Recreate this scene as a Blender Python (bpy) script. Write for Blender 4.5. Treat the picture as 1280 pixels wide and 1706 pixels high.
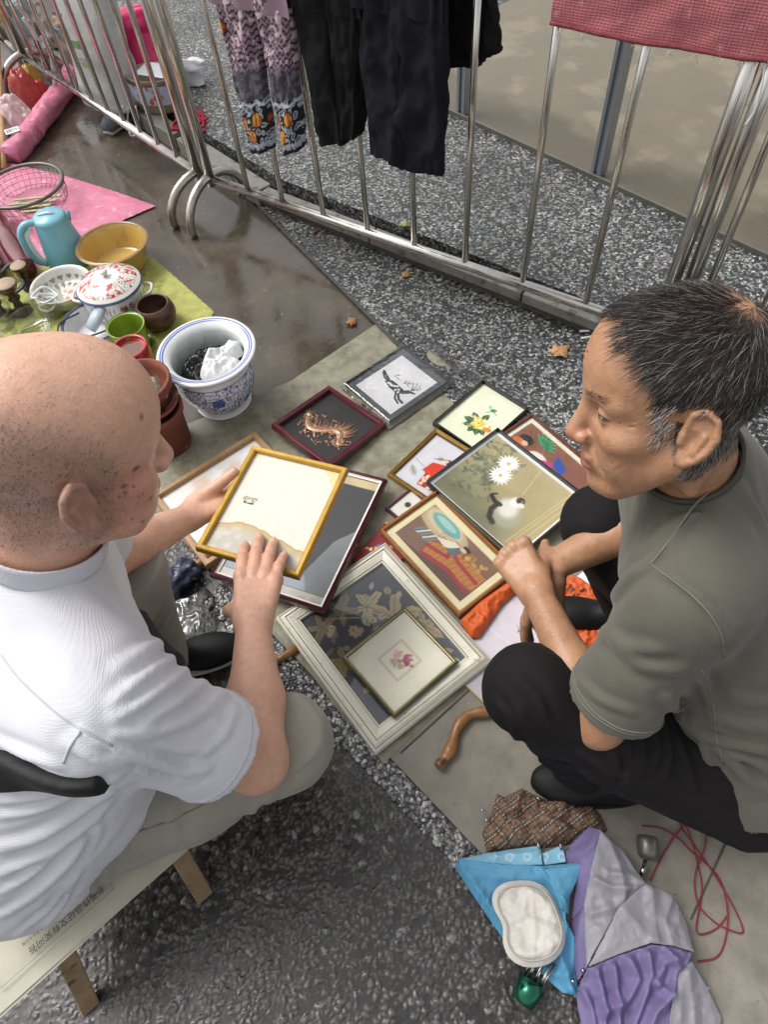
import bpy, bmesh, math, random
import numpy as np
from mathutils import Vector, Matrix
for _o in list(bpy.data.objects): bpy.data.objects.remove(_o, do_unlink=True)
scene = bpy.context.scene
COL = scene.collection
rng = np.random.default_rng(7); random.seed(7)
R = math.radians
# ---------------------------------------------------------------- camera
FPX, CAM_H, IW, IH = 1120.0, 1.5, 1280.0, 1706.0
_g = np.array([(718-640)/FPX, -(1600-853)/FPX, -1.0]); _g /= np.linalg.norm(_g)
_up = -_g; _fw = np.array([0, 0, -1.0]); _Y = _fw-_up*(_fw@_up); _Y /= np.linalg.norm(_Y); _X = np.cross(_Y, _up)
RC = np.stack([_X, _Y, _up])
cam = bpy.data.cameras.new('camera'); camo = bpy.data.objects.new('camera', cam); COL.objects.link(camo)
cam.sensor_fit = 'HORIZONTAL'; cam.sensor_width = 36.0; cam.lens = FPX/IW*36.0; cam.clip_start = 0.02; cam.clip_end = 400
mw = Matrix.Identity(4)
for i in range(3):
    for j in range(3): mw[i][j] = RC[i, j]
mw[2][3] = CAM_H; camo.matrix_world = mw
scene.camera = camo
# ---------------------------------------------------------------- sky, sun, exposure
world = bpy.data.worlds.new('World'); scene.world = world; world.use_nodes = True
wn, wl = world.node_tree.nodes, world.node_tree.links
SUN_EL, SUN_AZ = 56.0, -62.0
sky = wn.new('ShaderNodeTexSky'); sky.sky_type = 'NISHITA'; sky.sun_disc = False
sky.sun_elevation = R(SUN_EL); sky.sun_rotation = R(SUN_AZ); sky.dust_density = 4.0; sky.air_density = 1.0
hsv = wn.new('ShaderNodeHueSaturation'); hsv.inputs['Saturation'].default_value = 0.12
wl.new(sky.outputs[0], hsv.inputs['Color']); wl.new(hsv.outputs[0], wn['Background'].inputs['Color'])
wn['Background'].inputs['Strength'].default_value = 0.14
sun = bpy.data.lights.new('sun', 'SUN'); suno = bpy.data.objects.new('sun', sun); COL.objects.link(suno)
sun.energy = 1.0; sun.angle = R(28); sun.color = (1.0, 0.965, 0.92)
_d = Vector((math.sin(R(SUN_AZ))*math.cos(R(SUN_EL)), math.cos(R(SUN_AZ))*math.cos(R(SUN_EL)), math.sin(R(SUN_EL))))
suno.rotation_euler = _d.to_track_quat('Z', 'Y').to_euler()
vs = scene.view_settings; vs.view_transform = 'Standard'; vs.look = 'None'; vs.gamma = 1.0; vs.use_curve_mapping = False
vs.exposure = 0.65
# ---------------------------------------------------------------- pixel helpers (a pixel gives a direction, the plane gives the distance)
def ray(px, py): return RC@np.array([(px-640)/FPX, -(py-853)/FPX, -1.0])
def P(px, py, z=0.0):
    d = ray(px, py); t = (z-CAM_H)/d[2]; return np.array([0, 0, CAM_H])+t*d
def PW(px, py, p0, n):
    d = ray(px, py); o = np.array([0, 0, CAM_H]); t = ((np.asarray(p0)-o)@n)/(d@n); return o+t*d
def Q(p):
    p = np.atleast_2d(np.asarray(p, float)); c = (p-np.array([0, 0, CAM_H]))@RC
    return np.stack([640+FPX*c[:, 0]/-c[:, 2], 853-FPX*c[:, 1]/-c[:, 2]], 1)
# ---------------------------------------------------------------- colour and materials
def lin(c):
    if isinstance(c, str): c = tuple(int(c[i:i+2], 16)/255 for i in (0, 2, 4))
    return tuple((x/12.92 if x <= .04045 else ((x+.055)/1.055)**2.4) for x in c[:3])
MATS = {}
def mat(name, col=None, rough=.5, metal=0, var=.12, vs_=18, bump=.0, bs=120, coat=0, trans=0, sss=0, attr=None, spec=.5, grain=None, alpha=1, rvar=0, ior=1.5, bdist=.002, sheen=0, aniso_scale=None, wave=None):
    if name in MATS: return MATS[name]
    m = bpy.data.materials.new(name); m.use_nodes = True; MATS[name] = m
    n, l = m.node_tree.nodes, m.node_tree.links; b = n['Principled BSDF']
    tc = n.new('ShaderNodeTexCoord'); co = tc.outputs['Object']
    if aniso_scale:
        mp = n.new('ShaderNodeMapping'); mp.inputs['Scale'].default_value = aniso_scale; l.new(co, mp.inputs[0]); co = mp.outputs[0]
    nz = n.new('ShaderNodeTexNoise'); nz.inputs['Scale'].default_value = vs_; nz.inputs['Detail'].default_value = 6; nz.inputs['Roughness'].default_value = .65; l.new(co, nz.inputs['Vector'])
    if attr:
        a = n.new('ShaderNodeAttribute'); a.attribute_name = attr; src = a.outputs['Color']
    else:
        r = n.new('ShaderNodeRGB'); r.outputs[0].default_value = (*lin(col), 1); src = r.outputs[0]
    mr = n.new('ShaderNodeMapRange'); mr.inputs['From Min'].default_value = .3; mr.inputs['From Max'].default_value = .7
    mr.inputs['To Min'].default_value = 1-var; mr.inputs['To Max'].default_value = 1+var; l.new(nz.outputs['Fac'], mr.inputs['Value'])
    mx = n.new('ShaderNodeVectorMath'); mx.operation = 'SCALE'; l.new(src, mx.inputs[0]); l.new(mr.outputs[0], mx.inputs['Scale'])
    csrc = mx.outputs[0]
    if grain:      # (colour, scale, threshold): scattered specks of a second colour
        g = n.new('ShaderNodeTexNoise'); g.inputs['Scale'].default_value = grain[1]; g.inputs['Detail'].default_value = 4; l.new(tc.outputs['Object'], g.inputs['Vector'])
        gr = n.new('ShaderNodeMapRange'); gr.inputs['From Min'].default_value = grain[2]; gr.inputs['From Max'].default_value = grain[2]+.08; l.new(g.outputs['Fac'], gr.inputs['Value'])
        gm = n.new('ShaderNodeMix'); gm.data_type = 'RGBA'; gm.inputs['B'].default_value = (*lin(grain[0]), 1); l.new(csrc, gm.inputs['A']); l.new(gr.outputs[0], gm.inputs['Factor']); csrc = gm.outputs['Result']
    l.new(csrc, b.inputs['Base Color'])
    b.inputs['Roughness'].default_value = rough; b.inputs['Metallic'].default_value = metal
    b.inputs['Specular IOR Level'].default_value = spec; b.inputs['Coat Weight'].default_value = coat; b.inputs['Coat Roughness'].default_value = .06
    b.inputs['Transmission Weight'].default_value = trans; b.inputs['IOR'].default_value = ior; b.inputs['Alpha'].default_value = alpha
    if sheen: b.inputs['Sheen Weight'].default_value = sheen
    if sss:
        b.inputs['Subsurface Weight'].default_value = sss; b.inputs['Subsurface Radius'].default_value = (.9, .35, .2); b.inputs['Subsurface Scale'].default_value = .006
    if rvar:
        rr = n.new('ShaderNodeMapRange'); rr.inputs['From Min'].default_value = .35; rr.inputs['From Max'].default_value = .65
        rr.inputs['To Min'].default_value = max(.02, rough-rvar); rr.inputs['To Max'].default_value = rough+rvar; l.new(nz.outputs['Fac'], rr.inputs['Value']); l.new(rr.outputs[0], b.inputs['Roughness'])
    if bump:
        bn = n.new('ShaderNodeTexNoise'); bn.inputs['Scale'].default_value = bs; bn.inputs['Detail'].default_value = 4; l.new(co, bn.inputs['Vector'])
        h = bn.outputs['Fac']
        if wave:   # woven cloth: two crossed waves in object space
            ws = []
            for ax in ('X', 'Y', 'Z'):
                w = n.new('ShaderNodeTexWave'); w.bands_direction = ax; w.inputs['Scale'].default_value = wave; w.inputs['Distortion'].default_value = .6; l.new(tc.outputs['Object'], w.inputs['Vector']); ws.append(w.outputs['Fac'])
            ad = n.new('ShaderNodeMath'); ad.operation = 'MULTIPLY'; l.new(ws[0], ad.inputs[0]); l.new(ws[1], ad.inputs[1])
            a2 = n.new('ShaderNodeMath'); a2.operation = 'MULTIPLY_ADD'; l.new(ws[2], a2.inputs[0]); a2.inputs[1].default_value = .6; l.new(ad.outputs[0], a2.inputs[2]); h = a2.outputs[0]
        bp = n.new('ShaderNodeBump'); bp.inputs['Strength'].default_value = bump; bp.inputs['Distance'].default_value = bdist; l.new(h, bp.inputs['Height']); l.new(bp.outputs[0], b.inputs['Normal'])
    return m
def glass_mat(name, tint=(1, 1, 1), rough=.03, amount=1.0, base=.0, bump=0, bs=40):
    """thin clear sheet: transparent, with a mirror share that grows at grazing angles"""
    if name in MATS: return MATS[name]
    m = bpy.data.materials.new(name); m.use_nodes = True; MATS[name] = m
    n, l = m.node_tree.nodes, m.node_tree.links; n.remove(n['Principled BSDF'])
    t = n.new('ShaderNodeBsdfTransparent'); t.inputs[0].default_value = (*tint, 1); g = n.new('ShaderNodeBsdfGlossy'); g.inputs['Roughness'].default_value = rough
    f = n.new('ShaderNodeFresnel'); f.inputs[0].default_value = 1.5; mx = n.new('ShaderNodeMixShader')
    ma = n.new('ShaderNodeMath'); ma.operation = 'MULTIPLY_ADD'; ma.inputs[1].default_value = amount; ma.inputs[2].default_value = base; l.new(f.outputs[0], ma.inputs[0])
    if bump:
        tc = n.new('ShaderNodeTexCoord'); nz = n.new('ShaderNodeTexNoise'); nz.inputs['Scale'].default_value = bs; nz.inputs['Detail'].default_value = 3; nz.inputs['Distortion'].default_value = 1.5; l.new(tc.outputs['Object'], nz.inputs['Vector'])
        bp = n.new('ShaderNodeBump'); bp.inputs['Strength'].default_value = bump; bp.inputs['Distance'].default_value = .01; l.new(nz.outputs['Fac'], bp.inputs['Height']); l.new(bp.outputs[0], g.inputs['Normal']); l.new(bp.outputs[0], f.inputs['Normal'])
    l.new(ma.outputs[0], mx.inputs[0]); l.new(t.outputs[0], mx.inputs[1]); l.new(g.outputs[0], mx.inputs[2]); l.new(mx.outputs[0], n['Material Output'].inputs[0])
    return m
# ---------------------------------------------------------------- mesh helpers
def tag(o, label=None, cat=None, group=None, kind=None):
    for k, v in (('label', label), ('category', cat), ('group', group), ('kind', kind)):
        if v: o[k] = v
    return o
def thing(name, label, cat, loc=(0, 0, 0), rot=None, group=None):
    o = bpy.data.objects.new(name, None); COL.objects.link(o); o.empty_display_size = .05
    M4 = Matrix.Translation(Vector([float(c) for c in loc]))
    if rot is not None: M4 = M4@(rot if isinstance(rot, Matrix) else Matrix.Rotation(rot, 4, 'Z'))
    o.matrix_world = M4
    return tag(o, label, cat, group)
def mesh_obj(name, v, f, m, parent=None, smooth=True, col=None, world=False, bevel=0, kind=None, corner_sharp=None):
    me = bpy.data.meshes.new(name)
    v = np.asarray(v, float)
    if world and parent is not None:
        root = parent
        M4 = Matrix(root.matrix_world) if root.parent is None else Matrix(root.parent.matrix_world)
        Mi = np.array(M4.inverted()); v = v@Mi[:3, :3].T+Mi[:3, 3]
    if isinstance(f, np.ndarray) and f.ndim == 2:
        nf, k = f.shape
        me.vertices.add(len(v)); me.vertices.foreach_set('co', v.astype(np.float32).ravel())
        me.loops.add(nf*k); me.loops.foreach_set('vertex_index', f.astype(np.int32).ravel())
        me.polygons.add(nf); me.polygons.foreach_set('loop_start', np.arange(0, nf*k, k, dtype=np.int32)); me.polygons.foreach_set('loop_total', np.full(nf, k, dtype=np.int32))
        me.update(calc_edges=True); me.validate()
    else:
        me.from_pydata([tuple(x) for x in v], [], [tuple(int(i) for i in q) for q in f]); me.update()
    if col is not None:
        ca = me.color_attributes.new('Col', 'FLOAT_COLOR', 'POINT')
        c4 = np.ones((len(v), 4), np.float32); c4[:, :3] = col; ca.data.foreach_set('color', c4.ravel())
    me.polygons.foreach_set('use_smooth', np.full(len(me.polygons), bool(smooth)))
    if m: me.materials.append(m)
    o = bpy.data.objects.new(name, me); COL.objects.link(o)
    if parent is not None: o.parent = parent
    if bevel:
        b = o.modifiers.new('bevel', 'BEVEL'); b.width = bevel; b.segments = 2; b.limit_method = 'ANGLE'; b.angle_limit = R(40)
    if kind: o['kind'] = kind
    return o
class MB:
    def __init__(s): s.v = []; s.f = []; s.c = []
    def add(s, v, f, c=None):
        o = len(s.v); s.v += [tuple(map(float, x)) for x in v]; s.f += [tuple(int(i)+o for i in q) for q in f]
        s.c += [c if c is not None else (1, 1, 1)]*len(v) if (c is None or np.ndim(c) == 1) else [tuple(x) for x in c]
        return s
    def box(s, a, b, c=None):
        x0, y0, z0 = a; x1, y1, z1 = b
        return s.add([(x0, y0, z0), (x1, y0, z0), (x1, y1, z0), (x0, y1, z0), (x0, y0, z1), (x1, y0, z1), (x1, y1, z1), (x0, y1, z1)], [(3, 2, 1, 0), (4, 5, 6, 7), (0, 1, 5, 4), (1, 2, 6, 5), (2, 3, 7, 6), (3, 0, 4, 7)], c)
    def prism(s, poly, z0, z1, c=None):
        n = len(poly); a = sum(poly[i][0]*poly[(i+1) % n][1]-poly[(i+1) % n][0]*poly[i][1] for i in range(n))
        if a < 0: poly = poly[::-1]
        return s.add([(p[0], p[1], z0) for p in poly]+[(p[0], p[1], z1) for p in poly], [tuple(range(n))[::-1], tuple(range(n, 2*n))]+[(i, (i+1) % n, n+(i+1) % n, n+i) for i in range(n)], c)
    def tube(s, pts, r, n=10, cap=True, c=None, squash=1.0):
        pts = np.asarray(pts, float); k = len(pts); r = np.broadcast_to(np.asarray(r, float), (k,))
        T = np.gradient(pts, axis=0); T /= np.linalg.norm(T, axis=1)[:, None]+1e-12
        u = np.cross(T[0], (0, 0, 1.0)); u = u if np.linalg.norm(u) > .1 else np.cross(T[0], (1.0, 0, 0)); V = []
        for i in range(k):
            u = u-T[i]*(u@T[i]); u /= np.linalg.norm(u); w = np.cross(T[i], u)
            for j in range(n):
                a = 2*math.pi*j/n; V.append(pts[i]+r[i]*(math.cos(a)*u+squash*math.sin(a)*w))
        F = [(i*n+j, i*n+(j+1) % n, (i+1)*n+(j+1) % n, (i+1)*n+j) for i in range(k-1) for j in range(n)]
        if cap: F += [tuple(range(n))[::-1], tuple(range((k-1)*n, k*n))]
        return s.add(V, F, c)
    def lathe(s, prof, n=48, c=None, center=(0, 0, 0), sx=1, sy=1):
        k = len(prof); V = []
        for r, z in prof:
            for j in range(n):
                a = 2*math.pi*j/n; V.append((center[0]+r*sx*math.cos(a), center[1]+r*sy*math.sin(a), center[2]+z))
        F = [(i*n+j, i*n+(j+1) % n, (i+1)*n+(j+1) % n, (i+1)*n+j) for i in range(k-1) for j in range(n)]
        return s.add(V, F, c)
    def ball(s, ctr, r, n=12, c=None):
        r = np.broadcast_to(np.asarray(r, float), (3,)); V = []; m = max(4, n//2)
        for i in range(m+1):
            t = math.pi*i/m
            for j in range(n):
                a = 2*math.pi*j/n; V.append((ctr[0]+r[0]*math.sin(t)*math.cos(a), ctr[1]+r[1]*math.sin(t)*math.sin(a), ctr[2]+r[2]*math.cos(t)))
        return s.add(V, [((i+1)*n+j, (i+1)*n+(j+1) % n, i*n+(j+1) % n, i*n+j) for i in range(m) for j in range(n)], c)
    def build(s, name, m, parent=None, smooth=True, world=False, bevel=0, kind=None, usecol=False):
        return mesh_obj(name, s.v, s.f, m, parent, smooth, np.array(s.c) if usecol else None, world, bevel, kind)
def roughen(o, amp, sc, seed=0):
    """push the vertices of a finished mesh about with smooth noise: soft, uneven things"""
    n = len(o.data.vertices); c = np.empty(n*3); o.data.vertices.foreach_get('co', c); c = c.reshape(-1, 3); d = np.stack([fbm(c*sc+17*k, 3, seed+k)-.5 for k in range(3)], 1); c = c+2*amp*d
    o.data.vertices.foreach_set('co', c.ravel()); o.data.update(); return o
def spline(pts, n=8):
    """Catmull-Rom through the points"""
    p = np.asarray(pts, float); p = np.vstack([2*p[0]-p[1], p, 2*p[-1]-p[-2]]); out = []
    for i in range(1, len(p)-2):
        for t in np.linspace(0, 1, n, endpoint=False):
            out.append(.5*((2*p[i])+(-p[i-1]+p[i+1])*t+(2*p[i-1]-5*p[i]+4*p[i+1]-p[i+2])*t*t+(-p[i-1]+3*p[i]-3*p[i+1]+p[i+2])*t**3))
    out.append(p[-2]); return np.array(out)
# value noise on arrays, smooth, any dimension 2 or 3
def _hash(ix, iy, iz, seed):
    h = (ix*374761393+iy*668265263+iz*2147483647+seed*974634777).astype(np.int64)
    h = (h ^ (h >> 13))*1274126177; h = h ^ (h >> 16); return (h & 0xFFFFFF)/float(0xFFFFFF)
def vnoise(p, seed=0):
    p = np.asarray(p, float)
    if p.shape[-1] == 2: p = np.concatenate([p, np.zeros(p.shape[:-1]+(1,))], -1)
    i = np.floor(p).astype(np.int64); f = p-i; f = f*f*(3-2*f); r = 0
    for dx in (0, 1):
        for dy in (0, 1):
            for dz in (0, 1):
                w = (f[..., 0] if dx else 1-f[..., 0])*(f[..., 1] if dy else 1-f[..., 1])*(f[..., 2] if dz else 1-f[..., 2])
                r = r+w*_hash(i[..., 0]+dx, i[..., 1]+dy, i[..., 2]+dz, seed)
    return r
def fbm(p, oct=4, seed=0):
    p = np.asarray(p, float); r = 0; a = .5
    for k in range(oct): r = r+a*vnoise(p*2**k, seed+k); a *= .5
    return r/(1-.5**oct)
def in_poly(pts, poly):
    x, y = pts[:, 0], pts[:, 1]; poly = np.asarray(poly, float); ins = np.zeros(len(pts), bool)
    for (x0, y0), (x1, y1) in zip(poly, np.roll(poly, -1, 0)):
        if y0 == y1: continue
        c = ((y0 > y) != (y1 > y)) & (x < (x1-x0)*(y-y0)/(y1-y0)+x0); ins ^= c
    return ins
def seg_dist(pts, a, b):
    a = np.asarray(a, float); b = np.asarray(b, float); d = b-a; t = np.clip(((pts-a)@d)/(d@d+1e-12), 0, 1); return np.linalg.norm(pts-(a+t[:, None]*d), axis=1)
def poly_dist(pts, poly, closed=True):
    d = np.full(len(pts), 1e9); poly = np.asarray(poly, float); n = len(poly)
    for i in range(n if closed else n-1): d = np.minimum(d, seg_dist(pts, poly[i], poly[(i+1) % n]))
    return d
def sstep(x, a, b):
    t = np.clip((x-a)/(b-a), 0, 1); return t*t*(3-2*t)
def grid_faces(nx, ny):
    i = np.arange((nx-1)*(ny-1)); x = i % (nx-1); y = i//(nx-1); a = y*nx+x
    return np.stack([a, a+1, a+nx+1, a+nx], 1)
# ================================================================ THE SETTING
# --- asphalt: real stones standing out of a film of water
def worley(p, cell, seed):
    q = p/cell; i = np.floor(q).astype(np.int64); best = np.full(len(p), 9.0); second = best.copy(); rid = np.zeros(len(p))
    for dx in (-1, 0, 1):
        for dy in (-1, 0, 1):
            jx = i[:, 0]+dx; jy = i[:, 1]+dy; z = np.zeros_like(jx)
            cx = jx+1.0*_hash(jx, jy, z, seed); cy = jy+1.0*_hash(jx, jy, z, seed+5); hid = _hash(jx, jy, z, seed+9)
            d = np.hypot(q[:, 0]-cx, q[:, 1]-cy)
            m = d < best; second = np.where(m, best, np.minimum(second, d)); rid = np.where(m, hid, rid); best = np.minimum(best, d)
    return best, second, rid
ax0, ax1, ay0, ay1, st = -.86, .34, -.16, 1.12, .0024
xs = np.arange(ax0, ax1, st); ys = np.arange(ay0, ay1, st); gx, gy = np.meshgrid(xs, ys); pp = np.stack([gx.ravel(), gy.ravel()], 1)
wp = pp@np.array([[.82, .57], [-.57, .82]])+.005*(np.stack([fbm(pp*130, 2, 3), fbm(pp*130, 2, 13)], 1)-.5)*2
f1, f2, rid = worley(wp, .0115, 1); g1, g2, rid2 = worley(wp, .0065, 4)
hs = np.clip((f2-f1)*1.6, 0, .8)*(.35+.65*rid); hs2 = np.clip((g2-g1)*1.4, 0, .7)*(.3+.5*rid2)
hh = np.maximum(hs, hs2*.8)+.25*fbm(pp*25, 3, 8)
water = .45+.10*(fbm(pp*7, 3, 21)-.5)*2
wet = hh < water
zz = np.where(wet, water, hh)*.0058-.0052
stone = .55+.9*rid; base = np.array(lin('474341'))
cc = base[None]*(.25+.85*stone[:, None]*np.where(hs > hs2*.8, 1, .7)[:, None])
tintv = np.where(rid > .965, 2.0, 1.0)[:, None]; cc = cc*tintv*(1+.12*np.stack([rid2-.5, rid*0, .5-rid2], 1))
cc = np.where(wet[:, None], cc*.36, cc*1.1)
m_as = mat('wet_asphalt', attr='Col', rough=.36, var=.15, vs_=60, rvar=.14, spec=.5)
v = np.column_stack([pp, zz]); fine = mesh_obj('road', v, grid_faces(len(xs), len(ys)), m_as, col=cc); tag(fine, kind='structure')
mgr = mat('ground_far', '3a3634', rough=.4, var=.35, vs_=90, bump=.8, bs=160, rvar=.15, bdist=.004)
b = MB(); b.add([(-90, -90, -.012), (90, -90, -.012), (90, 90, -.012), (-90, 90, -.012)], [(0, 1, 2, 3)]); tag(b.build('ground', mgr, smooth=False), kind='structure')
# --- lines of the place
C0 = P(645, 533)[:2]; SA = P(245, 797)[:2]; SB = P(640, 1275)[:2]; SC = C0+(SB-SA)
u_a = (SA-C0)/np.linalg.norm(SA-C0); u_b = (SB-SA)/np.linalg.norm(SB-SA)
E0 = P(430, 350)[:2]; E1 = P(625, 545)[:2]; eu = (E1-E0)/np.linalg.norm(E1-E0)       # edge between wet concrete and terrazzo
K0 = P(440, 330, .06)[:2]; K1 = P(985, 540, .06)[:2]; ku = (K1-K0)/np.linalg.norm(K1-K0); kn = np.array([-ku[1], ku[0]]); kn = kn if kn[1] > 0 else -kn
B0 = P(298, 236, .15)[:2]; B1 = P(101, 107, .15)[:2]; bu = (B1-B0)/np.linalg.norm(B1-B0)
def xy(p, a=0, u=None): return tuple(np.asarray(p)+(a*np.asarray(u) if u is not None else 0))
def slab(name, poly, z, m, thick=.02, kind='structure', parent=None, sub=None):
    bb = MB(); bb.prism([tuple(p[:2]) for p in poly], z-thick, z); o = bb.build(name, m, parent, smooth=False)
    if kind: o['kind'] = kind
    return o
# wet concrete walkway
m_wc = mat('wet_concrete', '4a4238', rough=.16, var=.35, vs_=5, bump=.25, bs=60, rvar=.17, grain=('6b6357', 34, .66), spec=.6)
far = E0-eu*4.5
slab('walkway', [xy(E1, .12, eu), xy(C0, 0), xy(SA), xy(SA, .9, u_a), (-4.5, 1.2), (-5.5, 6.5), xy(far)], .004, m_wc, .014)
# terrazzo of black and white chips
def terrazzo(name):
    m = bpy.data.materials.new(name); m.use_nodes = True; n, l = m.node_tree.nodes, m.node_tree.links; b = n['Principled BSDF']
    tc = n.new('ShaderNodeTexCoord'); vo = n.new('ShaderNodeTexVoronoi'); vo.inputs['Scale'].default_value = 135; vo.inputs['Randomness'].default_value = 1
    dn = n.new('ShaderNodeTexNoise'); dn.inputs['Scale'].default_value = 120; dm = n.new('ShaderNodeVectorMath'); dm.operation = 'MULTIPLY_ADD'; dm.inputs[1].default_value = (.012, .012, .012)
    l.new(tc.outputs['Object'], dn.inputs['Vector']); l.new(dn.outputs['Color'], dm.inputs[0]); l.new(tc.outputs['Object'], dm.inputs[2]); l.new(dm.outputs[0], vo.inputs['Vector'])
    sp = n.new('ShaderNodeSeparateColor'); l.new(vo.outputs['Color'], sp.inputs[0])
    cr = n.new('ShaderNodeValToRGB'); e = cr.color_ramp.elements; cr.color_ramp.interpolation = 'CONSTANT'
    e[0].position = 0; e[0].color = (*lin('2b2d2e'), 1); e[1].position = .3; e[1].color = (*lin('45484a'), 1)
    for p_, c_ in ((.52, '77787a'), (.68, 'a5a49f'), (.86, 'cfcdc6'), (.95, '9b9488')): x = e.new(p_); x.color = (*lin(c_), 1)
    l.new(sp.outputs[0], cr.inputs[0])
    v2 = n.new('ShaderNodeTexVoronoi'); v2.feature = 'DISTANCE_TO_EDGE'; v2.inputs['Scale'].default_value = 135; l.new(dm.outputs[0], v2.inputs['Vector'])
    r2 = n.new('ShaderNodeMapRange'); r2.inputs['From Min'].default_value = .03; r2.inputs['From Max'].default_value = .10; l.new(v2.outputs[0], r2.inputs['Value'])
    mx = n.new('ShaderNodeMix'); mx.data_type = 'RGBA'; mx.inputs['A'].default_value = (*lin('333536'), 1); l.new(r2.outputs[0], mx.inputs['Factor']); l.new(cr.outputs[0], mx.inputs['B'])
    big = n.new('ShaderNodeTexNoise'); big.inputs['Scale'].default_value = 2.6; big.inputs['Detail'].default_value = 5; l.new(tc.outputs['Object'], big.inputs['Vector'])
    br = n.new('ShaderNodeMapRange'); br.inputs['From Min'].default_value = .35; br.inputs['From Max'].default_value = .65; br.inputs['To Min'].default_value = .55; br.inputs['To Max'].default_value = .92; l.new(big.outputs['Fac'], br.inputs['Value'])
    sc = n.new('ShaderNodeVectorMath'); sc.operation = 'SCALE'; l.new(mx.outputs['Result'], sc.inputs[0]); l.new(br.outputs[0], sc.inputs['Scale']); l.new(sc.outputs[0], b.inputs['Base Color'])
    b.inputs['Roughness'].default_value = .42; b.inputs['Specular IOR Level'].default_value = .4
    bp = n.new('ShaderNodeBump'); bp.inputs['Strength'].default_value = .5; bp.inputs['Distance'].default_value = .002; l.new(r2.outputs[0], bp.inputs['Height']); l.new(bp.outputs[0], b.inputs['Normal'])
    return m
m_tz = terrazzo('terrazzo')
TX = E0-eu*.02
slab('terrazzo_pavement', [xy(E0, .02, eu), xy(E1, 2.6, eu), (3.2, .4), (2.6, 1.0), xy(K0, -.05, ku)], .012, m_tz, .018)
m_st = mat('kerb_stone', '77766f', rough=.5, var=.25, vs_=14, bump=.4, bs=70, grain=('55503f', 22, .58))
m_mort = mat('mortar_dark', '4b4038', rough=.8, var=.4, vs_=20, bump=.8, bs=60)
PZ = .07
def strip(a, b_, w, n_): a = np.asarray(a); b_ = np.asarray(b_); return [tuple(a), tuple(b_), tuple(b_+w*n_), tuple(a+w*n_)]
# kerb under the barrier: separate stones along the line, on a rough mortar bed
bed = MB(); bed.prism(strip(K0-ku*.02+kn*.012, K0+ku*2.6+kn*.012, .06, kn), 0, PZ-.034)
kerb = bed.build('kerb', m_mort, smooth=False); tag(kerb, kind='structure')
kx = 0.0; 
for L_ in (.52, .61, .47, .58, .42):
    kb = MB(); kb.prism(strip(K0+ku*(kx-.02), K0+ku*(kx+L_-.026), .05, kn), PZ-.032, PZ+.004); kb.build('kerb_stone', m_st, kerb, smooth=False, bevel=.004); kx += L_
bn_ = np.array([-bu[1], bu[0]]); bn_ = bn_ if bn_[0] > 0 else -bn_
k2 = K0-ku*.02; kb0 = B0-bn_*.03
for i in range(5):
    s0 = k2+bu*(.0+i*.62)+0*bn_; kb = MB(); kb.prism(strip(s0+bu*.02, s0+bu*.60, .07, bn_), 0.002, PZ+.002); kb.build('kerb_stone', m_st, kerb, smooth=False, bevel=.005)
far_b = k2+bu*4.2
slab('terrazzo_platform', [tuple(k2+.05*kn+.07*bn_), tuple(K0+ku*2.6+.05*kn), (4.5, 3.0), (4.0, 8.0), tuple(far_b+bn_*.6), tuple(far_b+bn_*.07), ], PZ, m_tz, .06)
# thin dark joint strip between the walkway and terrazzo
js = MB(); en = np.array([-eu[1], eu[0]]); en = en if en[1] > 0 else -en
js.prism(strip(E0-eu*.0, E1+eu*.2, .012, en), 0, .016); tag(js.build('joint_strip', mat('joint', '3e3a34', rough=.6, var=.4, vs_=40, bump=.5), smooth=False), kind='structure')
# concrete slab on the near right side
m_cs = mat('concrete_slab', '7c776c', rough=.6, var=.28, vs_=16, bump=.5, bs=90, rvar=.15, grain=('77726a', 60, .60))
I0 = P(657, 1270)[:2]; I1 = P(798, 1418)[:2]; iu = (I1-I0)/np.linalg.norm(I1-I0); inn = np.array([-iu[1], iu[0]]); inn = inn if inn[0] > 0 else -inn
slab('concrete_slab', [tuple(I0-iu*1.2), tuple(I0+iu*1.6), (2.6, -1.2), (3.0, .6), tuple(SC+u_b*.35), tuple(C0+u_b*.1)], .008, m_cs, .016)
jm = mat('slab_joint', '4d473d', rough=.9, var=.4)
for a_, b__ in (((1222, 1372), (1150, 1530)), ((668, 1256), (800, 1135))):
    a2 = P(*a_, .0085)[:2]; b2 = P(*b__, .0085)[:2]; d_ = (b2-a2)/np.linalg.norm(b2-a2); nn = np.array([-d_[1], d_[0]])
    jj = MB(); jj.prism(strip(a2, b2, .004, nn), .006, .0095); tag(jj.build('slab_joint', jm, smooth=False), kind='structure')
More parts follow.
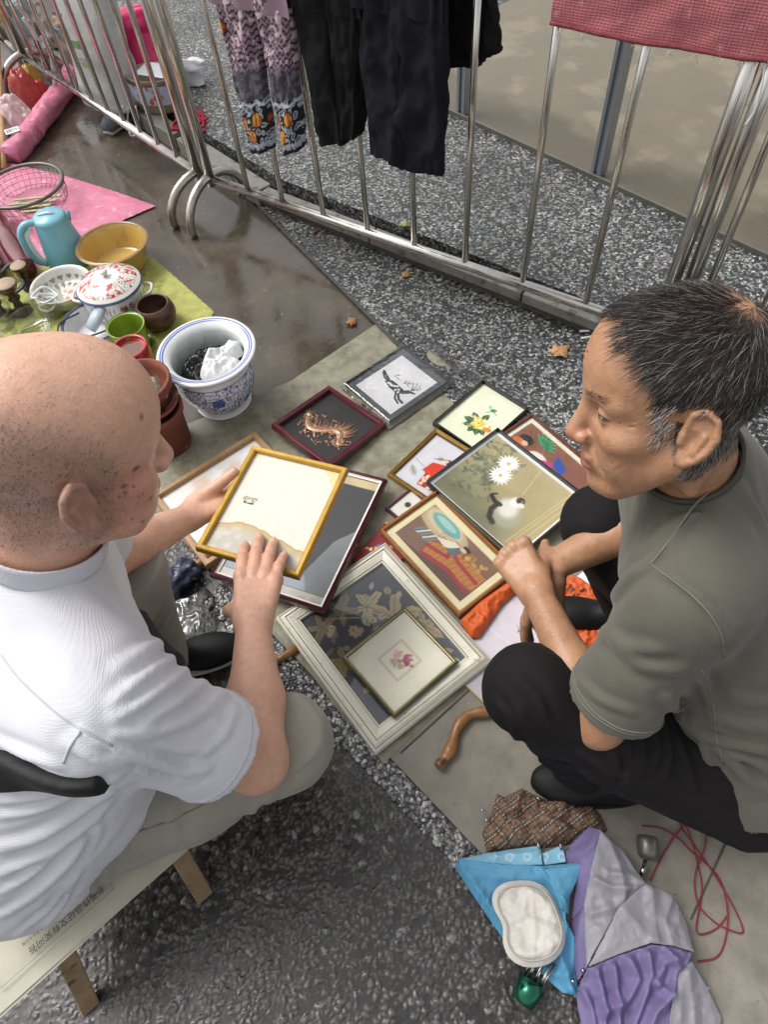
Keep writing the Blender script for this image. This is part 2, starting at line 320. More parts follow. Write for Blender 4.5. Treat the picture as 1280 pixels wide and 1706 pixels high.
# exposed pebbles between the asphalt and the slab
pb = MB(); pcs = ['8f8f8e', '6f7072', 'a9a9a6', '55565a', 'c2c1bc', '7d7468', '45474b']
ico = [(0, 0, 1)]+[(.89*math.cos(a*1.2566), .89*math.sin(a*1.2566), .45) for a in range(5)]+[(.89*math.cos(a*1.2566+.63), .89*math.sin(a*1.2566+.63), -.45) for a in range(5)]+[(0, 0, -1)]
icf = [(0, i+1, (i+1) % 5+1) for i in range(5)]+[(i+1, i+6, (i+1) % 5+1) for i in range(5)]+[((i+1) % 5+1, i+6, (i+1) % 5+6) for i in range(5)]+[(11, (i+1) % 5+6, i+6) for i in range(5)]
ico = np.array(ico)
for k in range(3000):
    t = rng.uniform(-.62, .62); w = rng.uniform(-.052, -.003)*(1.0+.35*(t < -.1))
    c_ = I0+iu*t+inn*w; r_ = rng.uniform(.0032, .0066)
    if rng.random() < .35*sstep(np.array([-w]), .035, .055)[0]: continue
    sc = r_*np.array([rng.uniform(.8, 1.25), rng.uniform(.7, 1.1), rng.uniform(.45, .7)]); a = rng.uniform(0, 6.28); ca, sa = math.cos(a), math.sin(a)
    vv = ico*sc*(1+.15*rng.standard_normal((12, 1))); vv = np.column_stack([vv[:, 0]*ca-vv[:, 1]*sa+c_[0], vv[:, 0]*sa+vv[:, 1]*ca+c_[1], vv[:, 2]+.0035+rng.uniform(-.001, .0015)])
    pb.add(vv, icf, lin(random.choice(pcs)))
tag(pb.build('pebble_strip', mat('pebble', attr='Col', rough=.35, var=.3, vs_=300, rvar=.12), usecol=True), 'strip of small grey pebbles along the edge of the concrete slab', 'pebbles', kind='stuff')
slab('pebble_bed', [tuple(I0-iu*.64-inn*.056), tuple(I0+iu*.63-inn*.05), tuple(I0+iu*.63-inn*.001), tuple(I0-iu*.64-inn*.001)], .0025, mat('pebble_mortar', '3b3a39', rough=.45, var=.4, vs_=80, bump=.6), .01)
# flat concrete yard beyond the barrier, aluminium posts along its edge
W0 = P(765, 195, PZ)[:2]; W1 = P(1280, 430, PZ)[:2]; wu = (W1-W0)/np.linalg.norm(W1-W0); wnn = np.array([-wu[1], wu[0]]); wnn = wnn if wnn[1] > 0 else -wnn
m_al = mat('aluminium', '9aa0a6', rough=.38, metal=.75, var=.12, vs_=40, aniso_scale=(1, 1, .05))
def yard_mat():
    m = mat('yard_concrete', '6c6452', rough=.34, var=.18, vs_=3.0, bump=.25, bs=70, rvar=.2, grain=('7d745f', 4.5, .52), spec=.5)
    n, l = m.node_tree.nodes, m.node_tree.links; b = n['Principled BSDF']; src = b.inputs['Base Color'].links[0].from_socket      # damp, muddy margin along the track: a stain with its own ragged outline
    tc = n.new('ShaderNodeTexCoord'); sx = n.new('ShaderNodeSeparateXYZ'); l.new(tc.outputs['Object'], sx.inputs[0]); nz = n.new('ShaderNodeTexNoise'); nz.inputs['Scale'].default_value = 3.2; nz.inputs['Detail'].default_value = 7; l.new(tc.outputs['Object'], nz.inputs['Vector'])
    a = n.new('ShaderNodeMath'); a.operation = 'MULTIPLY_ADD'; a.inputs[1].default_value = -.42; l.new(nz.outputs['Fac'], a.inputs[0]); l.new(sx.outputs['Y'], a.inputs[2])
    r = n.new('ShaderNodeMapRange'); r.inputs['From Min'].default_value = -.03; r.inputs['From Max'].default_value = .06; r.inputs['To Min'].default_value = .7; r.inputs['To Max'].default_value = 0; l.new(a.outputs[0], r.inputs['Value'])
    mx = n.new('ShaderNodeMix'); mx.data_type = 'RGBA'; mx.inputs['B'].default_value = (*lin('4c4434'), 1); l.new(src, mx.inputs['A']); l.new(r.outputs[0], mx.inputs['Factor']); l.new(mx.outputs['Result'], b.inputs['Base Color']); return m
px_post = float((P(985, 300, PZ)[:2]-W0)@wu)
yd = MB(); yd.box((-.6, 0, -.03), (4.5, 6.0, .004)); yo = yd.build('yard', yard_mat(), smooth=False); tag(yo, kind='structure'); yo.matrix_world = Matrix.Translation((*W0, PZ))@Matrix.Rotation(math.atan2(wu[1], wu[0]), 4, 'Z')
hw = thing('post_frame', 'aluminium channel posts standing in a floor track at the edge of the yard', 'fence frame', (*W0, PZ+.004), math.atan2(wu[1], wu[0]))
for a_ in (0.0, px_post, px_post+1.25):
    bb = MB(); bb.box((a_-.021, .004, .005), (a_-.008, .046, 2.12)); bb.box((a_-.008, .012, .005), (a_+.008, .046, 2.12)); bb.box((a_+.008, .004, .005), (a_+.021, .046, 2.12)); bb.build('post', m_al, hw, smooth=False)
bb = MB(); bb.box((-.6, -.010, -.004), (px_post+2.4, .002, .012)); bb.build('floor_track', mat('track', '6a6860', rough=.45, metal=.4), hw, smooth=False)
# ---------------------------------------------------------------- barriers
m_ss = mat('stainless', 'd2cdc6', rough=.2, metal=1, var=.12, vs_=9, aniso_scale=(3, 3, .6), rvar=.08)
m_ssd = mat('stainless_dull', 'b5afa6', rough=.33, metal=1, var=.2, vs_=14, rvar=.1)
RA0 = P(350, 300, .15); RA1 = P(1092, 552, .15); ru = (RA1-RA0); LA = np.linalg.norm(ru); ru /= LA; rn = np.array([ru[1], -ru[0], 0]); rn = rn if rn[1] < 0 else -rn     # rn points to the camera
def barrier(label, p0, u, L, bars, feet=(True, True), zt=1.12, foot_r=.155):
    ang = math.atan2(u[1], u[0]); t = thing('crowd_barrier', label, 'barrier', (p0[0], p0[1], 0), ang, 'stainless steel crowd barriers')
    z0 = .155
    for x in (0, L): MB().tube([(x, 0, .13), (x, 0, zt)], .019, 14).build('end_post', m_ss, t)
    MB().tube([(.019, 0, z0), (L-.019, 0, z0)], .0155, 14).build('bottom_rail', m_ss, t)
    MB().tube([(.0, 0, zt), (L, 0, zt)], .019, 14).build('top_rail', m_ss, t)
    for x in bars: MB().tube([(x, 0, z0+.012), (x, 0, zt-.016)], .0095, 10).build('bar', m_ss, t)
    for k, x in enumerate((.0, L)):
        if feet[k]:
            zb = .006
            pts = [(x, foot_r*math.cos(a), .028+(.135)*math.sin(a)) for a in np.linspace(math.pi, 0, 19)]
            pts = [(x, -foot_r, zb)]+pts+[(x, foot_r, zb)]
            MB().tube(pts, .0165, 12).build('foot', m_ssd, t)
    return t
bars = []
for c in ((408, 295), (467, 317), (536, 340), (611, 370), (690, 400), (775, 430), (872, 465), (977, 504)):
    pw = PW(c[0], c[1], RA0, np.array([rn[0], rn[1], 0])); bars.append(float((pw-RA0)@ru))
barrier('steel barrier hung with dark trousers, between the wet walkway and the concrete yard', RA0, ru, LA, bars)
bB0 = np.array([*(RA0[:2]-ru[:2]*.045+np.array([bu[0], bu[1]])*.02), 0])
LB = 1.5
barrier('steel barrier with white and pink bags standing behind it', bB0, np.array([*bu, 0]), LB, list(np.arange(1, 11)*LB/11))
bC = RA0+ru*(LA+.05); a_ = -R(4); cu = np.array([ru[0]*math.cos(a_)-ru[1]*math.sin(a_), ru[0]*math.sin(a_)+ru[1]*math.cos(a_), 0])
barrier('steel barrier carrying on beyond the red banner', bC+np.array([0, .012, 0]), cu, 1.5, [.045]+list(np.arange(1, 8)*1.5/8), feet=(False, True))
bD0 = bB0+np.array([*bu, 0])*(LB+.05)
barrier('steel barrier farthest along the walkway, beside the pale hanging bags', bD0, np.array([*bu, 0]), 1.5, list(np.arange(1, 10)*.15), feet=(False, False))
# ================================================================ FLAT PRINTS (painted on a fine grid of vertices)
class Canvas:
    """x runs 0..1, y runs 0..asp, origin bottom left"""
    def __init__(s, asp, nx=150, bg='ffffff'):
        s.nx = nx; s.ny = max(2, int(nx*asp)); s.asp = asp
        gx, gy = np.meshgrid(np.linspace(0, 1, s.nx), np.linspace(0, asp, s.ny)); s.p = np.stack([gx.ravel(), gy.ravel()], 1)
        s.c = np.tile(np.array(lin(bg)), (len(s.p), 1))
    def put(s, m, col, a=1.0):
        col = np.array(lin(col)) if isinstance(col, (str, tuple)) else col; m = (np.asarray(m, float)*a)[:, None]; s.c = s.c*(1-m)+col*m; return s
    def poly(s, pts, col, a=1.0, soft=0):
        if soft: d = poly_dist(s.p, pts); return s.put(np.where(in_poly(s.p, pts), np.clip(.5+d/soft, 0, 1), np.clip(.5-d/soft, 0, 1)), col, a)
        return s.put(in_poly(s.p, pts), col, a)
    def ell(s, c, rx, ry, col, ang=0, a=1.0, soft=.1):
        d = s.p-np.array(c); ca, sa = math.cos(ang), math.sin(ang); x = d[:, 0]*ca+d[:, 1]*sa; y = -d[:, 0]*sa+d[:, 1]*ca
        q = np.hypot(x/rx, y/ry); return s.put(1-sstep(q, 1-soft, 1+soft), col, a)
    def line(s, pts, w, col, a=1.0):
        return s.put(1-sstep(poly_dist(s.p, pts, False), w*.6, w*1.3), col, a)
    def leaf(s, c, L, W, ang, col, a=1.0, vein=None):
        d = s.p-np.array(c); ca, sa = math.cos(ang), math.sin(ang); x = (d[:, 0]*ca+d[:, 1]*sa)/L; y = (-d[:, 0]*sa+d[:, 1]*ca)/W
        m = (x > 0) & (x < 1) & (np.abs(y) < .5*np.sin(np.clip(x, 0, 1)**.8*math.pi)); s.put(m, col, a)
        if vein: s.put(m & (np.abs(y) < .06), vein, a)
        return s
    def flower(s, c, r, n, col, heart=None, a=1, rot=0, wid=.6, rings=1, col2=None):
        for k in range(rings):
            rr = r*(1-.28*k)
            for i in range(n): s.leaf(c, rr*random.uniform(.88, 1.08), rr*wid, rot+k*.4+i*2*math.pi/n, col if k % 2 == 0 or not col2 else col2, a)
        if heart: s.ell(c, r*.2, r*.2, heart)
        return s
    def mottle(s, amp, sc, seed=0, col=None, th=None):
        n = fbm(s.p*sc, 4, seed)
        if col is not None: return s.put(sstep(n, th, th+.12), col, amp)
        s.c = s.c*(1+amp*(n-.5)*2)[:, None]; return s
    def rect(s, x0, y0, x1, y1, col, a=1): return s.put((s.p[:, 0] >= x0) & (s.p[:, 0] <= x1) & (s.p[:, 1] >= y0) & (s.p[:, 1] <= y1), col, a)
    def mesh(s, name, w, h, z, m, parent, x0=0, y0=0, wave=0):
        v = np.column_stack([x0+s.p[:, 0]*w, y0+s.p[:, 1]/s.asp*h, np.full(len(s.p), z)])
        if wave: v[:, 2] += wave*(fbm(s.p*6, 3, 5)-.5)
        return mesh_obj(name, v, grid_faces(s.nx, s.ny), m, parent, True, np.clip(s.c, 0, 1))
m_print = mat('print_paper', attr='Col', rough=.55, var=.04, vs_=40)
m_glass = glass_mat('picture_glass', rough=.02, amount=1.0)
# ---------------------------------------------------------------- a picture frame: four mitred rails, backing, mount, print, glass
def fit_rect(corners):
    """corners: four or three 3D points BL, BR, TR(, TL)"""
    c = [np.asarray(p, float) for p in corners]
    if len(c) == 3: c.append(c[0]+c[2]-c[1])
    ctr = sum(c)/4; u = (c[1]-c[0])+(c[2]-c[3]); v = (c[3]-c[0])+(c[2]-c[1]); w = np.linalg.norm(u)/2; h = np.linalg.norm(v)/2; u /= np.linalg.norm(u); v /= np.linalg.norm(v)
    d = u@v; b1 = u+v; b1 /= np.linalg.norm(b1); b2 = u-v; b2 /= np.linalg.norm(b2); u = (b1+b2)/math.sqrt(2); v = (b1-b2)/math.sqrt(2); n = np.cross(u, v)
    M4 = Matrix(((u[0], v[0], n[0], 0), (u[1], v[1], n[1], 0), (u[2], v[2], n[2], 0), (0, 0, 0, 1)))
    return ctr-u*w/2-v*h/2, M4, w, h
def frame(name, label, corners, prof, mats, art=None, mount=None, mount_col='eeeade', glass=True, cat='picture frame', thick=.018, group=None, backing='a58d68', rail_cols=None):
    """prof: list of (distance in from the outer edge, height) ; mats: material per profile strip or one"""
    o, M4, w, h = fit_rect(corners)
    t = thing(name, label, cat, o, M4, group)
    W_ = max(p[0] for p in prof)
    cor = [(0, 0), (w, 0), (w, h), (0, h)]; inw = [(1, 1), (-1, 1), (-1, -1), (1, -1)]
    pr = [(0, 0)]+list(prof)+[(W_, .004), (W_, 0)]
    for k in range(4):
        a, b_ = cor[k], cor[(k+1) % 4]; ia, ib = inw[k], inw[(k+1) % 4]; V = []
        for (d, z) in pr: V += [(a[0]+ia[0]*d, a[1]+ia[1]*d, z), (b_[0]+ib[0]*d, b_[1]+ib[1]*d, z)]
        n = len(pr); F = [(2*i, 2*i+1, 2*((i+1) % n)+1, 2*((i+1) % n)) for i in range(n)]
        F = [q[::-1] for q in F]; F += [tuple(range(0, 2*n, 2)), tuple(range(1, 2*n, 2))[::-1]]
        r = mesh_obj('rail', V, F, mats[0] if isinstance(mats, (list, tuple)) else mats, t, False)
        if isinstance(mats, (list, tuple)):
            for mm in mats[1:]: r.data.materials.append(mm)
            for i, p_ in enumerate(r.data.polygons):
                if i < n and 1 <= i < len(prof): p_.material_index = min(i-1, 99) % len(mats)
    e = W_-.003
    bb = MB(); bb.box((e, e, .001), (w-e, h-e, .003)); bb.build('backing_board', mat('backing_'+backing, backing, rough=.8, var=.15), t, False)
    ix, iy, iw, ih = W_, W_, w-2*W_, h-2*W_
    if mount:
        q = mount if isinstance(mount, tuple) else (mount,)*4   # left,bottom,right,top
        x0, y0, x1, y1 = ix+q[0], iy+q[1], ix+iw-q[2], iy+ih-q[3]
        mb = MB(); V = [(ix, iy, .007), (ix+iw, iy, .007), (ix+iw, iy+ih, .007), (ix, iy+ih, .007), (x0, y0, .007), (x1, y0, .007), (x1, y1, .007), (x0, y1, .007)]
        V += [(x0+.001, y0+.001, .0052), (x1-.001, y0+.001, .0052), (x1-.001, y1-.001, .0052), (x0+.001, y1-.001, .0052)]
        mb.add(V, [(k, (k+1) % 4, 4+(k+1) % 4, 4+k) for k in range(4)]+[(4+k, 4+(k+1) % 4, 8+(k+1) % 4, 8+k) for k in range(4)])
        mb.build('mount', mat('mount_'+mount_col, mount_col, rough=.7, var=.05, vs_=25), t, False); ix, iy, iw, ih = x0, y0, x1-x0, y1-y0
    if art is not None:
        c = art(ih/iw); c.mesh('print', iw-.0004, ih-.0004, .005, m_print, t, ix+.0002, iy+.0002)
    if glass:
        gb = MB(); gb.add([(W_-.002, W_-.002, .0085), (w-W_+.002, W_-.002, .0085), (w-W_+.002, h-W_+.002, .0085), (W_-.002, h-W_+.002, .0085)], [(0, 1, 2, 3)]); gb.build('glass', m_glass, t, False)
    return t, w, h
# ---- the art, all of it loose decorative painting
def art_deer(asp):
    c = Canvas(asp, 170, '5b6064'); m = .11; c.mottle(.12, 9); c.rect(m, m, 1-m, asp-m, 'e9e9ea')
    ink = '3a4548'; y = asp*.45
    c.poly([(.34, y-.03), (.48, y-.07), (.62, y-.07), (.70, y-.02), (.68, y+.05), (.55, y+.06), (.40, y+.06)], ink)
    c.line([(.37, y+.03), (.25, y+.07), (.17, y+.10)], .020, ink); c.line([(.38, y), (.27, y+.02), (.19, y+.07)], .016, ink)
    c.line([(.66, y-.05), (.75, y-.12), (.84, y-.13)], .020, ink); c.line([(.62, y-.06), (.70, y-.15), (.80, y-.18)], .016, ink)
    c.poly([(.65, y+.02), (.72, y+.10), (.83, y+.13), (.85, y+.11), (.79, y+.08), (.71, y-.02)], ink)
    for a in (1.2, 1.7, 2.2, .8): c.line([(.75, y+.12), (.75+.1*math.cos(a), y+.12+.12*math.sin(a)), (.75+.13*math.cos(a+.2), y+.12+.17*math.sin(a+.1))], .006, ink)
    for k in range(9): c.ell((.40+.03*k, y+random.uniform(-.04, .04)), .018, .022, 'e9e9ea')
    for k in range(22): c.ell((random.uniform(.36, .66), y+.17+random.uniform(-.03, .05)), random.uniform(.006, .016), .008, ink, random.uniform(0, 3))
    return c
def art_relief(asp):
    c = Canvas(asp, 60, '262524'); c.mottle(.25, 5); return c
def art_watercolour(asp):
    c = Canvas(asp, 120, 'eceae6'); 
    for _ in range(26): c.ell((random.gauss(.62, .2), asp*random.gauss(.62, .18)), random.uniform(.05, .16), random.uniform(.04, .13), random.choice(['d98b9b', 'c55f7f', 'e4c8a0', 'dfe3dc', 'b98fb0', 'e2b27c']), random.uniform(0, 3), .35, .5)
    for _ in range(12): c.ell((random.uniform(0, .5), asp*random.uniform(0, .6)), .12, .09, random.choice(['e8e4d0', 'dfe6ea', 'f0eee2']), 0, .5, .6)
    return c.mottle(.06, 14)
def art_back(asp):
    c = Canvas(asp, 190, 'd0cdc0'); c.mottle(.03, 25)
    x = c.p[:, 0]; y = c.p[:, 1]/asp; edge = .235+.06*np.sin(x*4.2+.2)+.05*(fbm(np.column_stack([x*9, x*0]), 3, 4)-.5)
    n = fbm(c.p*14, 4, 2); m = y < edge
    c.put(m, 'b5b0a4'); c.put(m*sstep(n, .4, .65), 'c9c4b6', .7); c.put(m*(1-sstep(edge-y, .0, .11)), 'b79c5f', .8); c.put(m*(1-sstep(edge-y, .0, .02)), 'a8853f', .9)
    c.put((x+(1-y) < .02+.17*fbm(c.p*8, 3, 8)) | ((1-x)+(1-y) < .16+.05*n), 'd9c388', .8)
    return c
def art_night(asp):
    c = Canvas(asp, 130, '2c2c2f'); c.put(((c.p[:, 0]*52 % 1) < .4), '3a3a3c', .6)
    c.poly([(-.1, -.1), (.5, -.1), (.72, .25), (.85, .62), (1.1, .9), (1.1, -.1)], '7e8286'); c.poly([(-.1, -.1), (.9, -.1), (.75, .2), (.55, .34), (.3, .3), (.1, .45), (-.1, .5)], '9fa9b4', 1, .02)
    c.poly([(.3, .55), (.5, .6), (.48, .95), (.28, .9)], '3b3a48'); c.poly([(.45, .1), (.72, .55), (.64, .62), (.4, .25)], '5a5d63', .8); c.rect(0, 0, 1, .07, 'c9c6bb'); c.rect(0, .07, 1, .085, '6b6a66'); c.rect(0, asp-.09, 1, asp, 'cbb890'); return c.mottle(.14, 8)
def art_kimono(asp):
    c = Canvas(asp, 150, 'd9d9de'); c.mottle(.04, 6)
    c.poly([(.42, .70*asp), (.66, .80*asp), (1.0, .75*asp), (1.0, .45*asp), (.74, .42*asp), (.6, .55*asp)], '2a292b')
    c.poly([(.30, .55*asp), (.62, .66*asp), (.66, .40*asp), (.52, .30*asp), (.26, .34*asp)], 'd8431f'); c.poly([(.34, .33*asp), (.56, .31*asp), (.66, .12*asp), (.36, .08*asp)], 'b02a1e')
    for _ in range(26): c.flower((random.uniform(.37, .6), asp*random.uniform(.1, .31)), .028, 5, random.choice(['f0d9a0', 'f4efe2', 'e6a33e']), 'd8431f', wid=.9)
    c.ell((.40, .66*asp), .1, .05, 'e6dccb', .5); c.ell((.36, .67*asp), .05, .035, '88b3ad', .5); c.line([(.28, .62*asp), (.5, .74*asp)], .008, 'b33a2a'); c.ell((.16, .25*asp), .11, .05, 'a9c2b8', 2.5); c.line([(.1, .3*asp), (.2, .22*asp)], .008, 'c9583b'); c.line([(.05, .45*asp), (.25, .4*asp)], .004, '67625a')
    return c
def art_peony(asp):
    c = Canvas(asp, 160, 'e9ecd6'); c.mottle(.03, 5); o = (.56, .40*asp)
    for a, L in ((2.6, .2), (3.3, .22), (3.9, .2), (5.2, .2), (5.7, .22), (1.5, .2), (4.6, .19)): c.leaf((o[0]+.09*math.cos(a), o[1]+.09*math.sin(a)), L, .12, a, '2c5a3c', 1, '7d9a70')
    for _ in range(70): c.ell((random.gauss(o[0], .07), random.gauss(o[1], .06)), random.uniform(.02, .05), random.uniform(.015, .035), random.choice(['e9d94f', 'f2e98f', 'f6f1bd', 'd9c534']), random.uniform(0, 3), .8, .3)
    for _ in range(30): c.ell((random.gauss(o[0]+.2, .035), random.gauss(o[1]-.02, .04)), .028, .02, random.choice(['e8b24a', 'f0cf78', 'd98b2f']), random.uniform(0, 3), .85, .3)
    c.ell(o, .02, .02, 'c98f2a'); c.line([(.5, .62*asp), (.58, .7*asp), (.68, .66*asp)], .006, '35553b'); c.leaf((.52, .68*asp), .13, .08, .6, '2f8f5a'); c.leaf((.5, .7*asp), .1, .06, 2.2, '8ecfd0')
    return c
def art_figures(asp):
    c = Canvas(asp, 170, '925f4c'); c.mottle(.12, 10); A = asp
    c.poly([(.30, .05*A), (.62, .02*A), (.70, .42*A), (.5, .66*A), (.25, .45*A)], '4b4038'); c.ell((.40, .58*A), .13, .12*A, 'ece6da'); c.ell((.52, .38*A), .10, .16*A, 'f0ebe0', .4)
    c.poly([(.42, .62*A), (.56, .72*A), (.60, .5*A), (.46, .36*A)], 'c9489a'); c.poly([(.52, .86*A), (.70, .78*A), (.72, .6*A), (.56, .70*A)], '2f59b3'); c.ell((.32, .44*A), .07, .1*A, '1d1b1c'); c.ell((.36, .36*A), .05, .04*A, 'e594b5')
    for a in np.linspace(.2, 2.6, 8): c.leaf((.3, .82*A), .17, .06, a, '2f8a5a', 1, '8fc48d')
    c.ell((.14, .72*A), .09, .09*A, '222'*2); c.ell((.10, .62*A), .08, .07*A, 'd9793f'); c.ell((.16, .66*A), .04, .04*A, 'eecba8')
    c.poly([(.74, .52*A), (.88, .58*A), (.93, .42*A), (.80, .34*A)], 'e0ab2e'); c.poly([(.88, .62*A), (.98, .56*A), (.97, .42*A), (.9, .42*A)], '2b4f9e'); c.ell((.78, .26*A), .06, .06*A, 'f0d2b0'); c.ell((.75, .22*A), .06, .05*A, '356b58'); c.line([(.62, .3*A), (.72, .44*A)], .01, 'b02c60')
    for k in range(6): c.ell((.75+random.uniform(-.05, .05), .3*A), .012, .012, random.choice(['c23b57', 'e0b23f', '3d7fb0']))
    return c
def art_cat(asp):
    A = asp; c = Canvas(asp, 190, 'b9ad85'); x, y = c.p[:, 0], c.p[:, 1]/A
    c.put(1-sstep(y+.25*x, .1, .75), '6d7158', .85); c.put(sstep(x, .55, 1), 'cdbf95', .5); c.mottle(.08, 5, 3)
    for _ in range(150):
        q = (random.gauss(.20, .12), A*random.gauss(.62, .17)); c.leaf(q, random.uniform(.06, .12), .03, random.uniform(0, 6.28), random.choice(['6b7257', '82886a', '565f49', '9a9b7a']), .75, '9fa383' if random.random() < .3 else None)
    for o in ((.30, .80*A), (.34, .62*A)):
        for rg, cl in ((.115, 'e9e7dd'), (.095, 'f7f6f0'), (.07, 'ffffff')):
            c.flower(o, rg, 17, cl, None, 1, rg*20, .28)
        c.ell(o, .018, .018, 'cdb35d')
    c.ell((.68, .30*A), .125, .16*A, 'b6b59e', .3, .9, .25); c.ell((.63, .37*A), .09, .12*A, 'e9e7e0', .6, .9, .4); c.ell((.64, .48*A), .055, .07*A, 'f4f2ee', 0, 1, .3)
    c.ell((.655, .53*A), .04, .045*A, '4a4a46', .2, 1, .2); c.ell((.69, .49*A), .03, .03*A, 'f2f0ea'); c.ell((.67, .535*A), .009, .011*A, 'c9b04a')
    c.line([(.44, .36*A), (.50, .33*A), (.56, .34*A)], .022, '33342f'); c.line([(.54, .33*A), (.535, .24*A), (.58, .15*A), (.64, .12*A)], .026, '3b3c38'); c.line([(.43, .38*A), (.46, .42*A)], .01, '33342f')
    for xx in (.9, .93, .975): c.line([(xx-.05, .05*A), (xx, .98*A)], .006, 'dccf9f', .7)
    c.line([(.55, .98*A), (.62, .60*A)], .005, 'dccf9f', .8)
    return c
def art_porch(asp):
    A = asp; c = Canvas(asp, 170, '8a6a55'); c.mottle(.15, 7)
    c.ell((.26, .80*A), .34, .25*A, 'c9b48c'); c.ell((.26, .84*A), .25, .2*A, 'd6c7a4'); c.ell((.27, .86*A), .2, .14*A, '73b0ac'); c.ell((.26, .88*A), .14, .07*A, 'a9cfc4')
    c.poly([(.34, .14*A), (.98, .30*A), (.98, .66*A), (.5, .62*A), (.30, .40*A)], 'c88a3e')
    for k in range(12): c.line([(.3+.06*k, .1*A), (.36+.06*k, .68*A)], .004, '8f4a2c', .7); c.line([(.3, .2*A+.05*k*A), (1, .26*A+.05*k*A)], .004, '8f4a2c', .6)
    c.poly([(0, 0), (1, 0), (1, .26*A), (.6, .2*A), (.35, .08*A)], '6b4a3e')
    for q in (((.30, .30*A), (.55, .42*A), (.52, .58*A), (.66, .50*A), (.95, .46*A)), ((.34, .12*A), (.66, .26*A), (.95, .2*A))): c.line(list(q), .022, 'a83237')
    for k in range(5): c.poly([(.07+.045*k, .33*A), (.09+.045*k, .33*A), (.17+.045*k, .56*A), (.15+.045*k, .56*A)], 'dfe8e2' if k % 2 else '4f9aa0')
    c.poly([(.30, .55*A), (.48, .74*A), (.60, .72*A), (.44, .52*A)], 'e9e0cc'); c.poly([(.46, .5*A), (.56, .75*A), (.64, .74*A), (.58, .52*A)], '3f7d83'); c.ell((.62, .80*A), .05, .045*A, '2a2425'); c.ell((.60, .74*A), .04, .04*A, 'e6c7a6'); c.line([(.55, .62*A), (.72, .70*A)], .014, 'b23a35')
    for _ in range(14): c.ell((random.uniform(.6, .95), A*random.uniform(.62, .8)), .03, .02, random.choice(['d7b04a', 'b58a3a', 'c9a24a', '8c5b3a']), random.uniform(0, 3), .8)
    return c
def leafshape(c, o, r, ang, col, vein):
    pts = []
    for k in range(40):
        t = k/40*2*math.pi; rr = r*(.55+.28*math.cos(5*t)+.07*math.cos(23*t)+.12*math.cos(t)); pts.append((o[0]+rr*math.cos(t+ang), o[1]+rr*math.sin(t+ang)))
    c.poly(pts, col)
    for t in (0, 1.25, -1.25, 2.5, -2.5): c.line([o, (o[0]+r*.75*math.cos(t+ang), o[1]+r*.75*math.sin(t+ang))], .004, vein, .8)
def art_leaves(asp):
    c = Canvas(asp, 190, '55585f'); c.mottle(.14, 6); A = asp
    for o, r, a in (((.22, .60*A), .19, .6), ((.42, .74*A), .24, 1.2), ((.12, .36*A), .17, 2.2), ((.62, .92*A), .17, .3), ((.80, .72*A), .14, 1.9), ((.14, .12*A), .16, .4), ((.47, .10*A), .17, 5.4), ((.74, .20*A), .15, 1.0), ((.88, .45*A), .12, 2.0)):
        leafshape(c, o, r, a, random.choice(['b9a784', 'a08d62', 'c9bb98', '9a8c74', 'b09a80']), '7d6f50')
    for _ in range(26): c.leaf((random.uniform(.02, .95), A*random.uniform(.02, .98)), random.uniform(.06, .13), random.uniform(.03, .06), random.uniform(0, 6.28), random.choice(['c9c0a4', 'ada58c', 'd6cfb8', '8a8574']), .8, '857c62')
    for _ in range(7): c.flower((random.uniform(.2, .9), A*random.uniform(.3, .95)), random.uniform(.035, .06), 6, random.choice(['d3c8b4', 'bfae98']), '8d7a55', .9, random.random(), .7)
    c.line([(.1, .2*A), (.3, .55*A), (.5, .85*A), (.6, .96*A)], .005, 'b6ab8d'); c.mottle(.12, 22, 4)
    return c
def art_rose(asp):
    c = Canvas(asp, 150, 'ece8d6'); A = asp; x0, x1, y0, y1 = .31, .69, .31*A, .69*A
    for e, cl in ((.022, '9d9270'), (.015, 'ece8d6'), (.006, 'a79b76'), (0, 'efe9d6')): c.rect(x0-e, y0-e, x1+e, y1+e, cl)
    for _ in range(34): c.ell((random.gauss(.57, .036), random.gauss(.57*A, .036)), .028, .02, random.choice(['b5506b', '9c3a58', 'c9738a']), random.uniform(0, 3), .8, .4)
    for _ in range(24): c.ell((random.gauss(.43, .03), random.gauss(.53*A, .03)), .025, .018, random.choice(['dba0a8', 'e8bfc0', 'cf8d97']), random.uniform(0, 3), .8, .4)
    for a in (4.2, 4.7, 5.3, 3.9, 5.7): c.line([(.5, .5*A), (.5+.13*math.cos(a), .5*A+.13*math.sin(a))], .005, '9a8c68'); c.leaf((.5+.05*math.cos(a), .5*A+.05*math.sin(a)), .1, .04, a+.4, 'b0a27c', .8)
    return c
def art_twigs(asp):
    c = Canvas(asp, 120, 'cfc8cf'); A = asp; c.mottle(.04, 4)
    for o in ((.15, .15*A), (.3, .1*A), (.68, .2*A), (.5, .55*A)):
        for a in (1.1, 1.5, 1.9, 2.3): c.line([o, (o[0]+.05*math.cos(a), o[1]+.08*math.sin(a)), (o[0]+.1*math.cos(a+.3), o[1]+.13*math.sin(a+.2))], .004, '55505a')
    c.poly([(0, 0), (1, 0), (1, .12*A), (.5, .2*A), (0, .1*A)], '9b9aa0', .7); c.line([(0, .42*A), (1, .46*A)], .004, 'e8e6ea'); return c
def art_sea(asp):
    c = Canvas(asp, 110, 'cfdfe2'); A = asp
    for _ in range(60): c.line([(random.random(), A*random.random()), (random.random()*.2+random.random(), A*random.random())], .006, random.choice(['6fa6c9', '3f7fb5', 'e9f1f2', 'a9cddb']), .6)
    return c
